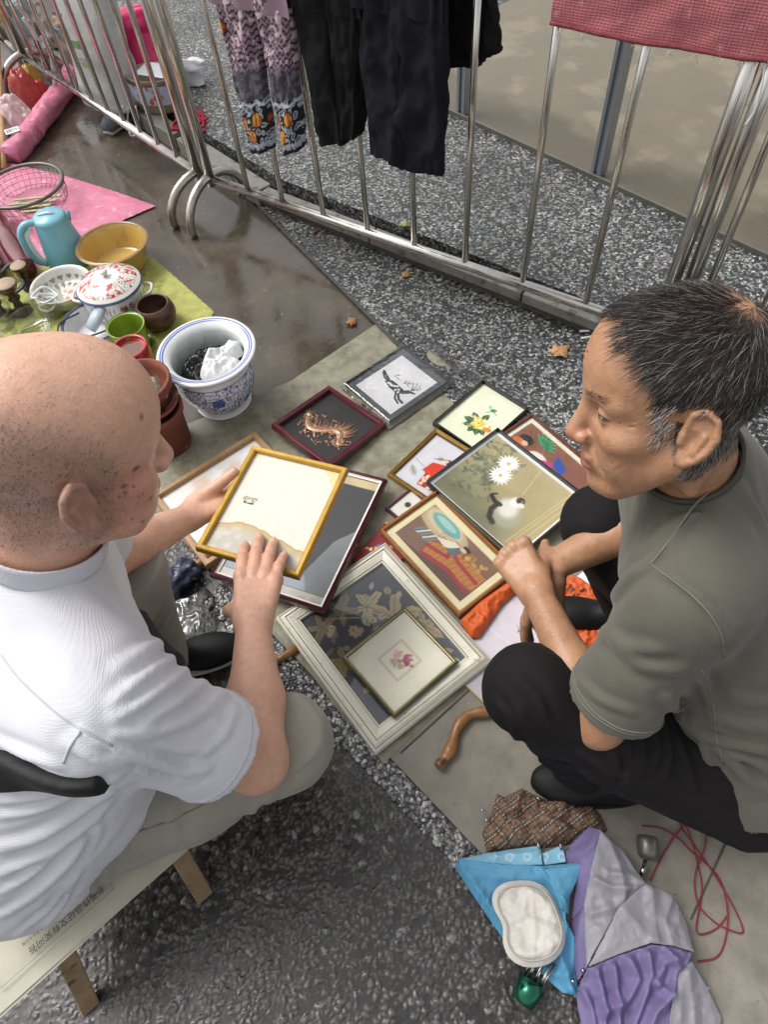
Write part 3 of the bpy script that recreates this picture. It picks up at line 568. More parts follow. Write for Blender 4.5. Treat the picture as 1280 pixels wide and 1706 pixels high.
def art_shore(asp):
    c = Canvas(asp, 110, 'e6ecd8'); A = asp; x = c.p[:, 0]
    c.put(sstep(x, .25, .4)*(1-sstep(x, .5, .6)), '8fbfd6', .9); c.put(sstep(x, .58, .66), 'd2c890', .9)
    for _ in range(80): c.ell((random.uniform(.62, 1), A*random.random()), .025, .02, random.choice(['8fae5e', 'b9c374', 'd9b45e', '6f9a55']), 0, .7, .4)
    for _ in range(16): c.line([(random.uniform(.25, .5), A*random.random()), (random.uniform(.3, .6), A*random.random())], .006, random.choice(['5c9bc4', 'e8f2f4']), .7)
    return c
# ================================================================ THE PICTURES ON THE MAT
MATZ = .012
def c3(*a): return [P(x, y, z) for (x, y, z) in a]
m_mah = mat('mahogany', '4b1f22', rough=.25, var=.2, vs_=30, coat=.4, aniso_scale=(1, 8, 1))
m_mah2 = mat('mahogany_brown', '5e2d20', rough=.3, var=.25, vs_=40, coat=.3)
m_blk = mat('black_lacquer', '1f1714', rough=.25, var=.2, vs_=30, coat=.4)
m_gold = mat('gold_paint', 'b48d38', rough=.34, metal=.35, var=.14, vs_=50, bump=.15, bs=160)
m_gold2 = mat('antique_gold', '9b7c3e', rough=.35, metal=.55, var=.2, vs_=60)
m_gold3 = mat('dark_gold', '5e4722', rough=.4, metal=.4, var=.2, vs_=60)
m_olive = mat('olive_gilt', '4d4a30', rough=.35, metal=.35, var=.2, vs_=60)
m_olive2 = mat('olive_gilt_light', 'a39a70', rough=.35, metal=.4, var=.2, vs_=60)
m_wht = mat('cream_wash', 'd9d4c4', rough=.5, var=.07, vs_=24, bump=.3, bs=90, aniso_scale=(1, 1, 1), grain=('8d8878', 70, .66))
m_wht2 = mat('cream_groove', '8f8a77', rough=.6, var=.2, vs_=60)
m_oak = mat('pale_oak', '9d7a52', rough=.45, var=.22, vs_=30, bump=.2, bs=80, aniso_scale=(6, 1, 1))
m_cherry = mat('cherry_wood', '8a5527', rough=.28, var=.2, vs_=26, coat=.35, aniso_scale=(5, 1, 1))
m_pur = mat('purple_lacquer', '5c2c45', rough=.3, var=.15)
flat = lambda w, h: [(.001, h-.002), (.003, h), (w-.002, h), (w, h-.003)]
# deer print in a plastic sleeve
tD, wD, hD = frame('wrapped_picture', 'deer print in a grey border wrapped in crinkled clear plastic', c3((574, 637, MATZ+.014), (648, 703, MATZ+.014), (750, 633, MATZ+.014), (670, 577, MATZ+.014)), [(.0005, .014), (.002, .015)], mat('grey_edge', '55585b', rough=.6), art_deer, glass=False)
tD.matrix_world = Matrix.Translation((0, 0, -.014))@tD.matrix_world
def crinkle(nx, ny, x0, y0, x1, y1, z, amp, seed):
    gx, gy = np.meshgrid(np.linspace(x0, x1, nx), np.linspace(y0, y1, ny)); p = np.stack([gx.ravel(), gy.ravel()], 1)
    ex = np.minimum.reduce([p[:, 0]-x0, x1-p[:, 0], p[:, 1]-y0, y1-p[:, 1]])
    r = np.abs(fbm(p*38+3*fbm(p*20, 2, seed)[:, None], 3, seed)-.5)*2; zz = z+amp*(1-r)*.6-np.clip(.016-ex, 0, .016)*.8*(1+.5*r)
    e2 = .006*(fbm(p*40, 2, seed+3)-.5); p = p+e2[:, None]*(ex < .004)[:, None]
    return np.column_stack([p, zz]), grid_faces(nx, ny)
v_, f_ = crinkle(90, 90, -.014, -.016, wD+.016, hD+.014, .016, .004, 5)
mesh_obj('plastic_sleeve', v_, f_, glass_mat('clear_film', rough=.12, amount=1.6, base=.03), tD)
# copper relief in a red frame
tR, wR, hR = frame('relief_picture', 'beaten copper relief on black ground in a dark red frame', c3((438, 718, MATZ+.028), (557, 777, MATZ+.022), (643, 716, MATZ), (556, 652, MATZ)), flat(.014, .022), mat('red_lacquer', '57222a', rough=.22, var=.12, coat=.5), art_relief, glass=False)
cu = MB(); ccx, ccy = wR*.5, hR*.5
def relief_blob(x, y, L, w, a, h=.004):
    n = 7; pts = np.array([(x+L*t*math.cos(a+.5*t), y+L*t*math.sin(a+.5*t), .0055) for t in np.linspace(0, 1, n)]); cu.tube(pts, np.maximum(w*np.sin(np.linspace(.25, 1, n)*math.pi), .0004), 8, squash=h/w if w else 1)
bod = spline([(-.085, .012), (-.062, -.012), (-.035, -.020), (-.005, -.008), (.022, .012), (.048, .010), (.066, -.012), (.082, -.006)], 7); bod = np.column_stack([bod[:, 0]*wR/.24+ccx, bod[:, 1]*hR/.19*1.1+ccy-.012, np.full(len(bod), .006)]); nb2 = len(bod)
cu.tube(bod, .002+.0085*np.sin(np.linspace(.12, .97, nb2)*math.pi)**.8, 12, squash=.45)
for _ in range(230):
    k = random.randrange(3, nb2-3); tx, ty = bod[k+1][:2]-bod[k-1][:2]; a = math.atan2(ty, tx); o_ = random.gauss(0, .009); relief_blob(bod[k][0]-o_*math.sin(a), bod[k][1]+o_*math.cos(a), random.uniform(.006, .013), random.uniform(.0012, .0022), a+math.pi+random.uniform(-.7, .7), .003)
for k in range(30):                                   # wing and mane: long feathers fanned along the back
    b_ = bod[int(nb2*(.28+.5*k/30))]; a = 1.75-1.25*k/30; relief_blob(b_[0], b_[1]+.006, random.uniform(.034, .060), .0021, a+random.uniform(-.12, .12), .003)
for kx in (.22, .36, .62, .72):                       # legs with claws
    b_ = bod[int(nb2*kx)]; relief_blob(b_[0], b_[1]-.004, .030, .0042, -1.7+kx, .004)
    for c_ in range(4): relief_blob(b_[0]+.004-.01*kx, b_[1]-.030, .010, .0011, -2.5+.45*c_, .002)
hd0 = bod[2]; cu.ball((hd0[0]-.002, hd0[1]+.002, .0065), (.012, .009, .005), 14)
for a in (1.2, 1.6, 2.1, 2.5, 3.4, 3.9): relief_blob(hd0[0], hd0[1]+.004, random.uniform(.016, .028), .0018, a, .003)
cu.tube(spline([bod[-1], bod[-1]+np.array([.012, .010, 0]), bod[-1]+np.array([.006, .020, 0]), bod[-1]+np.array([-.004, .012, 0])], 5), .0016, 6)
for _ in range(40): a = random.uniform(0, 6.28); relief_blob(ccx+wR*.34*math.cos(a)*random.uniform(.5, 1), ccy-.018+hR*.20*math.sin(a), random.uniform(.010, .018), .0016, random.uniform(0, 6.28), .002)
cu.build('relief', mat('copper', 'b08a70', rough=.36, metal=.7, var=.4, vs_=120, bump=.4, bs=300), tR, kind='stuff')
# watercolour in pale wood
frame('wood_framed_watercolour', 'pink and white watercolour in a pale wood frame under the gold frame', c3((258, 833, MATZ), (345, 955, MATZ), (428, 722, MATZ))[:0]+[P(345, 953, MATZ), P(345, 953, MATZ)+P(428, 722, MATZ)-P(258, 832, MATZ), P(428, 722, MATZ), P(258, 832, MATZ)], flat(.017, .02), m_oak, art_watercolour)
# black and grey picture in glossy maroon
def zed(px, py, z): return P(px, py, z)
frame('maroon_framed_picture', 'black and grey print in a thin maroon frame lined with white', [zed(350, 962, .038), zed(541, 1024, .05), zed(647, 803, .048)], [(.001, .012), (.003, .016), (.006, .013), (.008, .017), (.011, .014), (.013, .010), (.017, .009)], [m_mah, m_mah, m_mah, m_mah, mat('white_lip', 'd8d2cb', rough=.4), mat('white_lip', 'd8d2cb')], art_night)
# kimono print
frame('gilt_framed_print', 'print of a figure in an orange robe in a narrow gilt frame', [zed(638, 795, MATZ), zed(638, 795, MATZ)+(zed(880, 802, MATZ)-zed(727, 723, MATZ))*.70, zed(727, 723, MATZ)+(zed(880, 802, MATZ)-zed(727, 723, MATZ))*.70, zed(727, 723, MATZ)], [(.001, .014), (.004, .017), (.007, .014), (.009, .016), (.012, .013), (.015, .009)], [m_gold2, m_gold2, m_gold3, m_gold2, m_gold3], art_kimono)
# yellow peony
pl, pt, pr_ = zed(720, 709, MATZ), zed(805, 639, MATZ), zed(882, 686, MATZ)
frame('black_framed_flower', 'yellow peony painting in a plain thin black frame', [pl, pl+pr_-pt, pr_, pt], flat(.006, .02), m_blk, art_peony)
# picture of figures in a garden
ht, hr_ = zed(887, 687, MATZ+.006), zed(1008, 803, MATZ); hb = zed(962, 843, MATZ); ext = (hb-hr_)*2.1
frame('brown_framed_print', 'print of cartoon people on brown ground in a narrow brown frame', [ht+ext, hr_+ext, hr_, ht], flat(.010, .016), m_mah2, art_figures, mount=.012, mount_col='e9e4d2')
# porch scene in cherry wood
jl, jb = zed(627, 888, MATZ+.014), zed(766, 1027, MATZ); jr = zed(868, 953, MATZ)
frame('cherry_framed_print', 'scene with a round window and red rails in a brown wood frame with cream mount', [jl, jb, jr], [(.001, .015), (.004, .018), (.008, .018), (.010, .015), (.012, .012)], m_cherry, art_porch, mount=(.018, .018, .018, .018), mount_col='e8dfb8')
# cat and flowers
zc = MATZ+.024
frame('black_framed_cat_picture', 'painting of a cat under white flowers in a black frame lined white', [zed(708, 808, zc+.004), zed(855, 934, zc), zed(989, 836, zc), zed(825, 723, zc)], flat(.005, .022), m_blk, art_cat, mount=.008, mount_col='eef0f2')
# large cream frame and the small one lying on it
kz = MATZ+.0065
frame('cream_framed_leaf_picture', 'large cream washed moulded frame holding a print of pale leaves on slate', [zed(461, 1030, kz), zed(625, 1261, kz), zed(821, 1101, kz), zed(642, 908, kz+.004)], [(.002, .012), (.006, .016), (.0085, .0145), (.013, .020), (.018, .0225), (.0205, .020), (.023, .0205), (.038, .015), (.0395, .013), (.043, .0125), (.045, .010)], [m_wht, m_wht2, m_wht, m_wht, m_wht2, m_wht, m_wht, m_wht2, m_wht, m_wht2], art_leaves)
sz = MATZ+.031
frame('small_framed_rose', 'small square rose print in an olive gilt frame on the cream frame', [zed(570, 1095, sz), zed(655, 1199, sz), zed(767, 1103, sz), zed(673, 1014, sz)], [(.001, .009), (.003, .011), (.0045, .009), (.006, .010), (.008, .0095), (.0095, .008)], [m_olive, m_olive2, m_olive, m_olive2, m_olive], art_rose)
# lilac print with twigs, pale wood sides
ml, mb_, mr_ = zed(722, 1095, MATZ), zed(812, 1172, MATZ), zed(985, 1030, MATZ)
frame('lilac_twig_print', 'pale lilac print of bare twigs with a light wood edge beside the black trouser knee', [ml, mb_, mr_], [(.0005, .0055), (.003, .006)], mat('raw_wood', 'b49b78', rough=.6, var=.2, vs_=40), art_twigs, glass=False)
# sea print under the orange cloth, shore painting by the far knee
s0 = zed(930, 985, MATZ-.004); sb = zed(1040, 1080, MATZ-.004); sr = zed(1150, 985, MATZ-.004)
frame('sea_print', 'unframed print of blue waves half covered by the orange cloth', [s0, sb, sr], [(.0002, .003), (.001, .0035)], mat('paper_edge', 'd8d8d4', rough=.7), art_sea, glass=False, cat='print')
s0 = zed(975, 838, MATZ-.003); sb = zed(1075, 925, MATZ-.003); sr = zed(1165, 862, MATZ-.003)
frame('shore_print', 'unframed painting of a river bank in blue and green behind the far knee', [sb-(sr-s0)*.0, sb+(sr-sb), sr+(s0-sb), s0], [(.0002, .003), (.001, .0035)], mat('paper_edge', 'd8d8d4'), art_shore, glass=False, cat='print')
# purple framed card and red booklet showing between the frames
q0 = zed(640, 850, MATZ-.001); q1 = zed(700, 898, MATZ-.001); q2 = zed(745, 862, MATZ-.001)
def art_dot(asp):
    c = Canvas(asp, 60, 'dedbd0'); c.ell((.22, .55*asp), .075, .075, '151515'); return c
frame('purple_framed_card', 'white card with a black dot in a purple frame edge under the gilt frame', [q0, q1, q2], flat(.008, .012), m_pur, art_dot)
bk0, bk1, bk2 = zed(592, 935, MATZ), zed(640, 975, MATZ), zed(690, 905, MATZ)
o_, M_, w_, h_ = fit_rect([bk0, bk1, bk2]); tb = thing('red_booklet', 'dark red patterned booklet wedged between the maroon and cream frames', 'booklet', o_, M_)
def art_red(asp):
    c = Canvas(asp, 80, '7a1420')
    for _ in range(40): c.ell((random.random(), asp*random.random()), .05, .04, random.choice(['b3222f', 'd8a03c', '3f7fb0', 'e8dccb', '5a0d16']), random.uniform(0, 3))
    return c
art_red(h_/w_).mesh('cover', w_, h_, .0095, m_print, tb); bb = MB(); bb.box((.001, .001, 0), (w_-.001, h_-.001, .009)); bb.build('pages', mat('booklet_pages', '6b1a20', rough=.6), tb, False)
# the gold frame held face down by the seated man: its white papered back is up
HZ = .40
dcor = [zed(323, 920, HZ), zed(498, 964, HZ), zed(585, 785, HZ), zed(425, 750, HZ)]
tH, wH, hH = frame('held_gold_frame', 'gold frame held face down, its torn white backing paper and hook showing', dcor, [(.001, .013), (.003, .015), (.010, .0145), (.0125, .012)], m_gold, art_back, glass=False)
hk = MB(); hx, hy = wH*.235, hH*.50
hk.box((hx-.010, hy-.004, .0053), (hx+.010, hy-.0015, .0063)); hk.tube([(hx-.009, hy-.003, .0075), (hx-.007, hy+.008, .009), (hx+.007, hy+.008, .009), (hx+.009, hy-.003, .0075)], .0009, 6); hk.tube([(hx-.014, hy+.004, .0062), (hx-.012, hy+.010, .007), (hx+.012, hy+.011, .007), (hx+.015, hy+.007, .0062)], .0007, 6)
hk.build('hanging_hook', mat('hook_metal', '8c8478', rough=.3, metal=.9), tH)
gb = MB(); gb.box((.004, .004, -.008), (wH-.004, hH-.004, 0)); gb.build('face_moulding', m_gold3, tH, False, bevel=.003)
# ---------------------------------------------------------------- the stone coloured mat the pictures lie on
nm = 120; la = np.linalg.norm(SA-C0); lb = np.linalg.norm(SB-SA)
ga, gb_ = np.meshgrid(np.linspace(0, la, nm), np.linspace(0, lb, nm)); pm = C0+ga.ravel()[:, None]*u_a+gb_.ravel()[:, None]*u_b
ed = np.minimum.reduce([ga.ravel(), la-ga.ravel(), gb_.ravel(), lb-gb_.ravel()])
zz = .0105+.003*(1-sstep(ed, 0, .12))*fbm(pm*9, 3, 3)-.002*(ed < .002); wob = (fbm(pm*5, 3, 4)-.5)*.03*(1-sstep(ed, 0, .05))
pm = pm+wob[:, None]*(u_a+u_b)*.4
m_mat = mat('stone_mat', '7f7b69', rough=.55, var=.36, vs_=26, bump=.6, bs=120, rvar=.15, grain=('6f6a50', 17, .56))
mt = thing('ground_mat', 'worn stone coloured mat spread under all the framed pictures', 'mat', (*C0, 0))
mesh_obj('mat_sheet', np.column_stack([pm, zz]), grid_faces(nm, nm), m_mat, mt, world=True)
# clear film peeking out along its far edges
t_ = np.linspace(0, 1, 80)
for a0, a1, nn in ((C0, SC, -u_a),):
    e = a0+(a1-a0)*t_[:, None]; w1 = .012+.03*fbm(np.column_stack([t_*11, t_*0]), 3, 9); w1 = np.where(t_ > .55, w1*.4, w1)
    v = np.vstack([np.column_stack([e-nn*.01, np.full(80, .0145)]), np.column_stack([e+nn*w1[:, None], .0145+.003*np.sin(t_*60)]), ]); f = np.array([[i, i+1, 81+i, 80+i] for i in range(79)])
    mesh_obj('plastic_film', v, f, glass_mat('edge_film', rough=.2, amount=1.5, base=.03, tint=(.9, .9, .9)), mt, world=True)
# ================================================================ POTS, BAGS, CLOTHES AND SMALL THINGS
def heap_geo(poly, zb, h, edge=.03, step=.004, seed=1, ridge=.35, rs=26, folds=(), zfun=None, flat=.0, lift=.0):
    """a crumpled cloth inside a plan outline (world xy): height from distance to the edge, ridged folds and drawn crease lines"""
    poly = np.asarray(poly, float)[:, :2]; lo, hi = poly.min(0)-step, poly.max(0)+step
    xs = np.arange(lo[0], hi[0]+step, step); ys = np.arange(lo[1], hi[1]+step, step); gx, gy = np.meshgrid(xs, ys); p = np.stack([gx.ravel(), gy.ravel()], 1)
    ins = in_poly(p, poly); d = poly_dist(p, poly); sd = np.where(ins, d, -d); keep = sd > -step*.9
    f = grid_faces(len(xs), len(ys)); f = f[keep[f].all(1) & ins[f].any(1)]
    out = np.where(keep & ~ins)[0]
    for i in out:
        bd, bq = 9, None
        for k in range(len(poly)):
            a, b = poly[k], poly[(k+1) % len(poly)]; t = np.clip(((p[i]-a)@(b-a))/((b-a)@(b-a)+1e-12), 0, 1); q = a+t*(b-a); dd = np.linalg.norm(p[i]-q)
            if dd < bd: bd, bq = dd, q
        p[i] = bq
    dd = np.clip(sd, 0, None); e = 1-(1-np.clip(dd/edge, 0, 1))**2
    wv = p+.02*np.stack([fbm(p*12, 2, seed)-.5, fbm(p*12, 2, seed+7)-.5], 1)
    rg = 1-np.abs(fbm(wv*rs, 3, seed+2)-.5)*2.6; lo2 = fbm(p*9, 3, seed+4)
    z = zb+h*e*((1-ridge)*(.55+.9*(lo2-.25))+ridge*rg)*(1-flat)+h*flat*np.clip(dd/.004, 0, 1)
    for pts, amp, w in folds: z = z+amp*np.exp(-(poly_dist(p, np.asarray(pts)[:, :2], False)/w)**2)*np.clip(dd/.012, 0, 1)
    z = np.maximum(z, zb-.002)+lift*np.clip(dd/.01, 0, 1)
    if zfun is not None: z = zfun(p, z, dd)
    used = np.unique(f); mp = -np.ones(len(p), int); mp[used] = np.arange(len(used))
    return np.column_stack([p, z])[used], mp[f], dd[used]
def pxpoly(pts, z=0.0): return np.array([P(x, y, z)[:2] for x, y in pts])
def lathe_col(prof, n, fn, k=None):
    """dense lathe coloured by fn(theta, s, r, z) -> linear rgb, s = 0..1 along the profile"""
    pr = np.array(prof, float)
    if k: pr = spline(pr, k)
    L = np.concatenate([[0], np.cumsum(np.linalg.norm(np.diff(pr, axis=0), axis=1))]); s = L/L[-1]
    th = np.linspace(0, 2*math.pi, n, endpoint=False); T, S = np.meshgrid(th, s); Rr = np.repeat(pr[:, 0][:, None], n, 1); Z = np.repeat(pr[:, 1][:, None], n, 1)
    v = np.column_stack([(Rr*np.cos(T)).ravel(), (Rr*np.sin(T)).ravel(), Z.ravel()]); m = len(pr)
    i = np.arange((m-1)*n); r = i//n; c = i % n; f = np.stack([r*n+c, r*n+(c+1) % n, (r+1)*n+(c+1) % n, (r+1)*n+c], 1)
    return v, f, fn(T.ravel(), S.ravel(), Rr.ravel(), Z.ravel())
def blend(c, m, col, a=1.0): m = (np.asarray(m, float)*a)[:, None]; return c*(1-m)+np.array(lin(col))*m
m_enam = mat('enamel', attr='Col', rough=.16, var=.05, vs_=30, coat=.5)
m_glz = mat('glazed', attr='Col', rough=.2, var=.06, vs_=24, coat=.4, bump=.06, bs=40)
# --- mats under the pots
sheet_m = mat('green_mat', 'a3a558', rough=.7, var=.2, vs_=30, bump=.9, bs=60, bdist=.004, grain=('878a46', 40, .6))
def cloth_sheet(name, label, cat, poly, m, z=.006, h=.008, seed=1, rs=16, edge=.05, step=.008, folds=()):
    v, f, d = heap_geo(poly, z, h, edge=edge, step=step, seed=seed, ridge=.5, rs=rs, folds=folds); o = mesh_obj(name, v, f, m); tag(o, label, cat); return o
cloth_sheet('green_mat', 'yellow green quilted mat carrying the pots and bowls', 'mat', pxpoly([(-90, 450), (40, 448), (150, 425), (258, 433), (300, 470), (358, 522), (318, 590), (296, 640), (150, 700), (-120, 700)]), sheet_m, .006, .006, 4)
m_pink = mat('pink_foam', 'c4728c', rough=.45, var=.12, vs_=9, bump=.5, bs=36, aniso_scale=(1, 4, 1), grain=('d997a8', 30, .6), bdist=.003)
cloth_sheet('pink_sheet', 'pink foam sheet lying behind the blue kettle', 'sheet', pxpoly([(-120, 300), (20, 276), (110, 297), (190, 322), (262, 347), (205, 372), (146, 397), (150, 440), (60, 450), (-140, 450)]), m_pink, .010, .009, 6, folds=((pxpoly([(20, 360), (70, 395), (110, 440)]), .03, .02), (pxpoly([(-20, 330), (60, 350)]), .012, .02)))
t = thing('pink_roll', 'rolled edge of pink foam sheet beside the clothes bundle', 'roll', P(60, 215)); pr_ = [P(18, 262, .035), P(50, 225, .04), P(82, 180, .045), P(112, 140, .045), P(125, 110, .05)]
roughen(MB().tube(spline(pr_, 12), .045, 26).build('roll', m_pink, t, world=True), .016, 22, 3)
roughen(MB().tube(spline([p+np.array([.02, .01, .012]) for p in pr_[1:4]], 12), .036, 22).build('fold', m_pink, t, world=True), .014, 26, 8)
# --- blue and white planter with bags in it
t = thing('porcelain_planter', 'blue and white porcelain planter full of black and white plastic bags', 'planter', (-.452, 1.475, .004))
H_ = .205
def pl_col(th, s, r, z):
    c = np.tile(np.array(lin('dcdedd')), (len(th), 1)); p = np.column_stack([th*2.0*.13*40/6.28*2, z*55])
    n1 = vnoise(np.column_stack([np.cos(th)*9, np.sin(th)*9, z*75]), 3); band = (z > .03) & (z < .148) & (s < .55)
    f1, f2, rid = worley(np.column_stack([th*.125, z]), .034, 31); a = np.arctan2(np.sin(f1*60+th*9), f2)
    cell = worley(np.column_stack([th*.125, z]), .0085, 12)
    pet = (cell[0] < .42) & (cell[2] > .12); c = blend(c, band & pet, '4d5ca0', .9); c = blend(c, band & (np.abs(np.sin(f1*15)) < .14), '53619f', .8)
    for k in range(7):
        a0 = k*.9+.35; zc = .10 if k % 2 else .058; dd = np.hypot(((th-a0+math.pi) % (2*math.pi)-math.pi)*.118, z-zc); c = blend(c, (dd < .019) & (s < .55), '2f3f8c', .92)
    for zz in (.028, .15): c = blend(c, (np.abs(z-zz) < .0014) & (s < .55), '3d4c93')
    rim = (z > H_-.012); c = blend(c, rim & (np.abs(r-.130) < .0022), '4455a0'); c = blend(c, rim & (np.abs(r-.123) < .0012), '4455a0'); c = blend(c, (s > .62)*sstep(n1, .5, .75), 'b9b8ae', .4)
    return c
v_, f_, c_ = lathe_col([(0.0, .004), (.078, .004), (.082, .010), (.081, .022), (.095, .045), (.112, .085), (.117, .12), (.113, .150), (.112, .165), (.122, .182), (.139, .197), (.1405, .2035), (.134, .2065), (.120, .2035), (.107, .193), (.103, .175), (.104, .12), (.095, .06), (.07, .02), (0, .018)], 220, pl_col, 7)
mesh_obj('pot', v_, f_, m_glz, t, col=c_)
ctr = np.array([-.452, 1.475]); ang = np.linspace(0, 2*math.pi, 30, endpoint=False)
def disc(c0, r, s=1, k=.06): return np.array([(c0[0]+r*(1+k*math.sin(3*a+s))*math.cos(a), c0[1]+r*(1+k*math.cos(2*a+s))*math.sin(a)) for a in ang])
v_, f_, _ = heap_geo(disc(ctr, .098, 1, .0), .125, .055, .05, .004, 3, .8, 34); o = mesh_obj('bag', v_, f_, mat('black_bag', '17181a', rough=.22, var=.2), t, world=True); tag(o, 'crumpled black plastic bag lining the planter'); o.data.materials[0] = MATS['black_bag']
o.name = 'black_bag'; 
v_, f_, _ = heap_geo(disc(ctr+np.array([.028, -.022]), .062, 2, .12), .155, .05, .035, .003, 9, .6, 30); mesh_obj('white_bag', v_, f_, mat('white_bag', 'd5d6d6', rough=.3, var=.06, sss=.2), t, world=True)
v_, f_, _ = heap_geo(disc(ctr+np.array([.062, .03]), .036, 4, .16), .165, .04, .022, .003, 12, .6, 30); mesh_obj('white_bag', v_, f_, MATS['white_bag'], t, world=True)
# --- terracotta stack
m_tc = mat('terracotta', '7d4434', rough=.75, var=.28, vs_=18, bump=.35, bs=70, grain=('a58c7c', 26, .64)); tp = np.array([-.602, 1.322, .006])
def pot_prof(r0, r1, h, rim=.02, th=.007): return [(0, 0), (r0, 0), (r1-.008, h-rim-.002), (r1, h-rim), (r1+.002, h-.003), (r1, h), (r1-th, h), (r1-th-.003, h-rim), (r0-th, .008), (0, .008)]
t = thing('terracotta_pot', 'large terracotta flower pot at the bottom of the stack', 'flower pot', tp); MB().lathe(pot_prof(.062, .078, .155), 48).build('pot', m_tc, t); 
t = thing('terracotta_saucer', 'terracotta saucer stacked on the large pot', 'saucer', tp+np.array([-.004, .004, .157])); MB().lathe([(0, 0), (.062, 0), (.080, .018), (.082, .026), (.075, .026), (.06, .007), (0, .007)], 48).build('dish', m_tc, t)
t = thing('terracotta_pot', 'terracotta pot with crumpled newspaper inside, topmost of the stack', 'flower pot', tp+np.array([-.008, .008, .166])); MB().lathe(pot_prof(.055, .083, .085, .026), 48).build('pot', m_tc, t)
v_, f_, _ = heap_geo(disc(tp[:2]+np.array([.018, -.005]), .038, 3, .2), .215, .06, .02, .004, 5, .8, 44); mesh_obj('newspaper_wad', v_, f_, mat('newsprint', 'a9a497', rough=.8, var=.3, vs_=60, grain=('4a4740', 120, .6)), t, world=True)
# --- enamel and other bowls
def painted(name, label, cat, loc, parts):
    t = thing(name, label, cat, loc)
    for nm, prof, fn, k, m in parts:
        v, f, c = lathe_col(prof, 140, fn, k); mesh_obj(nm, v, f, m, t, col=c)
    return t
plain = lambda hx: (lambda th, s, r, z: np.tile(np.array(lin(hx)), (len(th), 1)))
def rimmed(hx, rimhx, z0, tol=.004):
    def fn(th, s, r, z): c = plain(hx)(th, s, r, z); c = blend(c, z > z0-tol, rimhx); return blend(c, sstep(fbm(np.column_stack([np.cos(th)*6, np.sin(th)*6, z*60]), 3, 2), .62, .7), '6b5a3c', .25)
    return fn
painted('yellow_basin', 'deep ochre yellow enamel basin beside the blue kettle', 'basin', (-.862, 2.20, .012), [('bowl', [(0, .002), (.082, .002), (.098, .02), (.118, .082), (.127, .088), (.129, .092), (.124, .094), (.114, .088), (.094, .022), (.08, .008), (0, .007)], rimmed('c3a25a', '8c6d3a', .0935, .0012), 5, m_enam)])
def col_col(th, s, r, z):
    c = plain('dcdad2')(th, s, r, z); a = (th*9/math.pi) % 1; b_ = (r*75) % 1; ins = s > .55
    c = blend(c, ins & (np.hypot(a-.5, b_-.5) < .33) & (r > .035) & (r < .088), '6e6c62', .85); c = blend(c, ins & (r < .03) & (fbm(np.column_stack([np.cos(th)*r*90, np.sin(th)*r*90]), 2, 4) > .55), 'c98a84'); return blend(c, (s < .4) & (z < .045), 'b9b596')
painted('enamel_colander', 'white enamel colander with pierced bottom next to the lidded pot', 'colander', (-1.03, 2.04, .012), [('bowl', [(0, .002), (.068, .002), (.08, .015), (.097, .052), (.105, .058), (.103, .062), (.094, .056), (.085, .03), (.07, .014), (0, .012)], col_col, 6, m_enam)])
def lid_col(th, s, r, z):
    c = plain('dfddd6')(th, s, r, z); wdg = (th*8/(2*math.pi)) % 1; q = np.column_stack([np.cos(th)*r, np.sin(th)*r]); n = fbm(q*120, 3, 6)
    band = (r > .045) & (r < .097); c = blend(c, band & (np.abs(wdg-.5) < .36) & (n > .52), 'b3262d'); c = blend(c, band & (np.abs(wdg-.5) < .36) & (n < .36), '7d8a5a', .7); c = blend(c, band & (np.abs(wdg-.5) > .455), '8d8a70', .8)
    return blend(c, r > .1065, '3f4a6b')
def body_col(th, s, r, z):
    c = plain('dcdcd8')(th, s, r, z); n = fbm(np.column_stack([np.cos(th)*8, np.sin(th)*8, z*70]), 3, 9); c = blend(c, (n > .58) & (z > .02) & (z < .075), 'a9353a'); c = blend(c, (n < .36) & (z > .01) & (z < .055), '5d6fa0', .8); return blend(c, z > .096, '3f4a6b')
t = painted('enamel_pot', 'white enamel pot with lid painted in red flower panels', 'pot', (-.832, 1.95, .012), [('body', [(0, .001), (.09, .001), (.1, .012), (.104, .094), (.108, .099)], body_col, 6, m_enam), ('lid', [(.109, .098), (.110, .102), (.102, .110), (.085, .122), (.055, .132), (.03, .135), (0, .136)], lid_col, 9, m_enam)])
hb = MB(); hb.lathe([(0, .136), (.006, .136), (.007, .142), (.013, .147), (.014, .152), (.009, .157), (0, .158)], 24); hb.build('lid_knob', mat('knob_white', 'd8d8d4', rough=.15, coat=.5), t)
for sgn in (-1, 1): a = .1; MB().tube(spline([(sgn*.102, -.035, .07), (sgn*.128, -.022, .072), (sgn*.132, 0, .073), (sgn*.128, .022, .072), (sgn*.102, .035, .07)], 5), .005, 8).build('handle', MATS['knob_white'], t)
t = painted('coconut_bowl', 'round dark brown coconut shell bowl beside the green cup', 'bowl', (-.684, 1.85, .010), [('bowl', [(0, 0), (.035, 0), (.055, .018), (.066, .045), (.062, .072), (.053, .086), (.050, .0865), (.0485, .083), (.057, .06), (.055, .035), (.04, .014), (0, .01)], lambda th, s, r, z: blend(plain('5d3f31')(th, s, r, z), sstep(fbm(np.column_stack([th*2, z*60]), 4, 3), .45, .65), '3a2620', .8), 6, mat('shell', attr='Col', rough=.35, var=.2, vs_=60, bump=.4, bs=60))])
painted('green_cup', 'lime green ceramic flower pot on its own saucer', 'flower pot', (-.753, 1.742, .010), [('cup', [(0, .012), (.043, .012), (.05, .02), (.06, .094), (.0605, .098), (.057, .098), (.054, .09), (.046, .026), (0, .024)], rimmed('7f9a2e', '8fae3a', .2), 5, m_enam), ('saucer', [(0, 0), (.045, 0), (.062, .008), (.064, .013), (.058, .012), (.044, .005), (0, .005)], plain('5d7426'), 4, m_enam)])
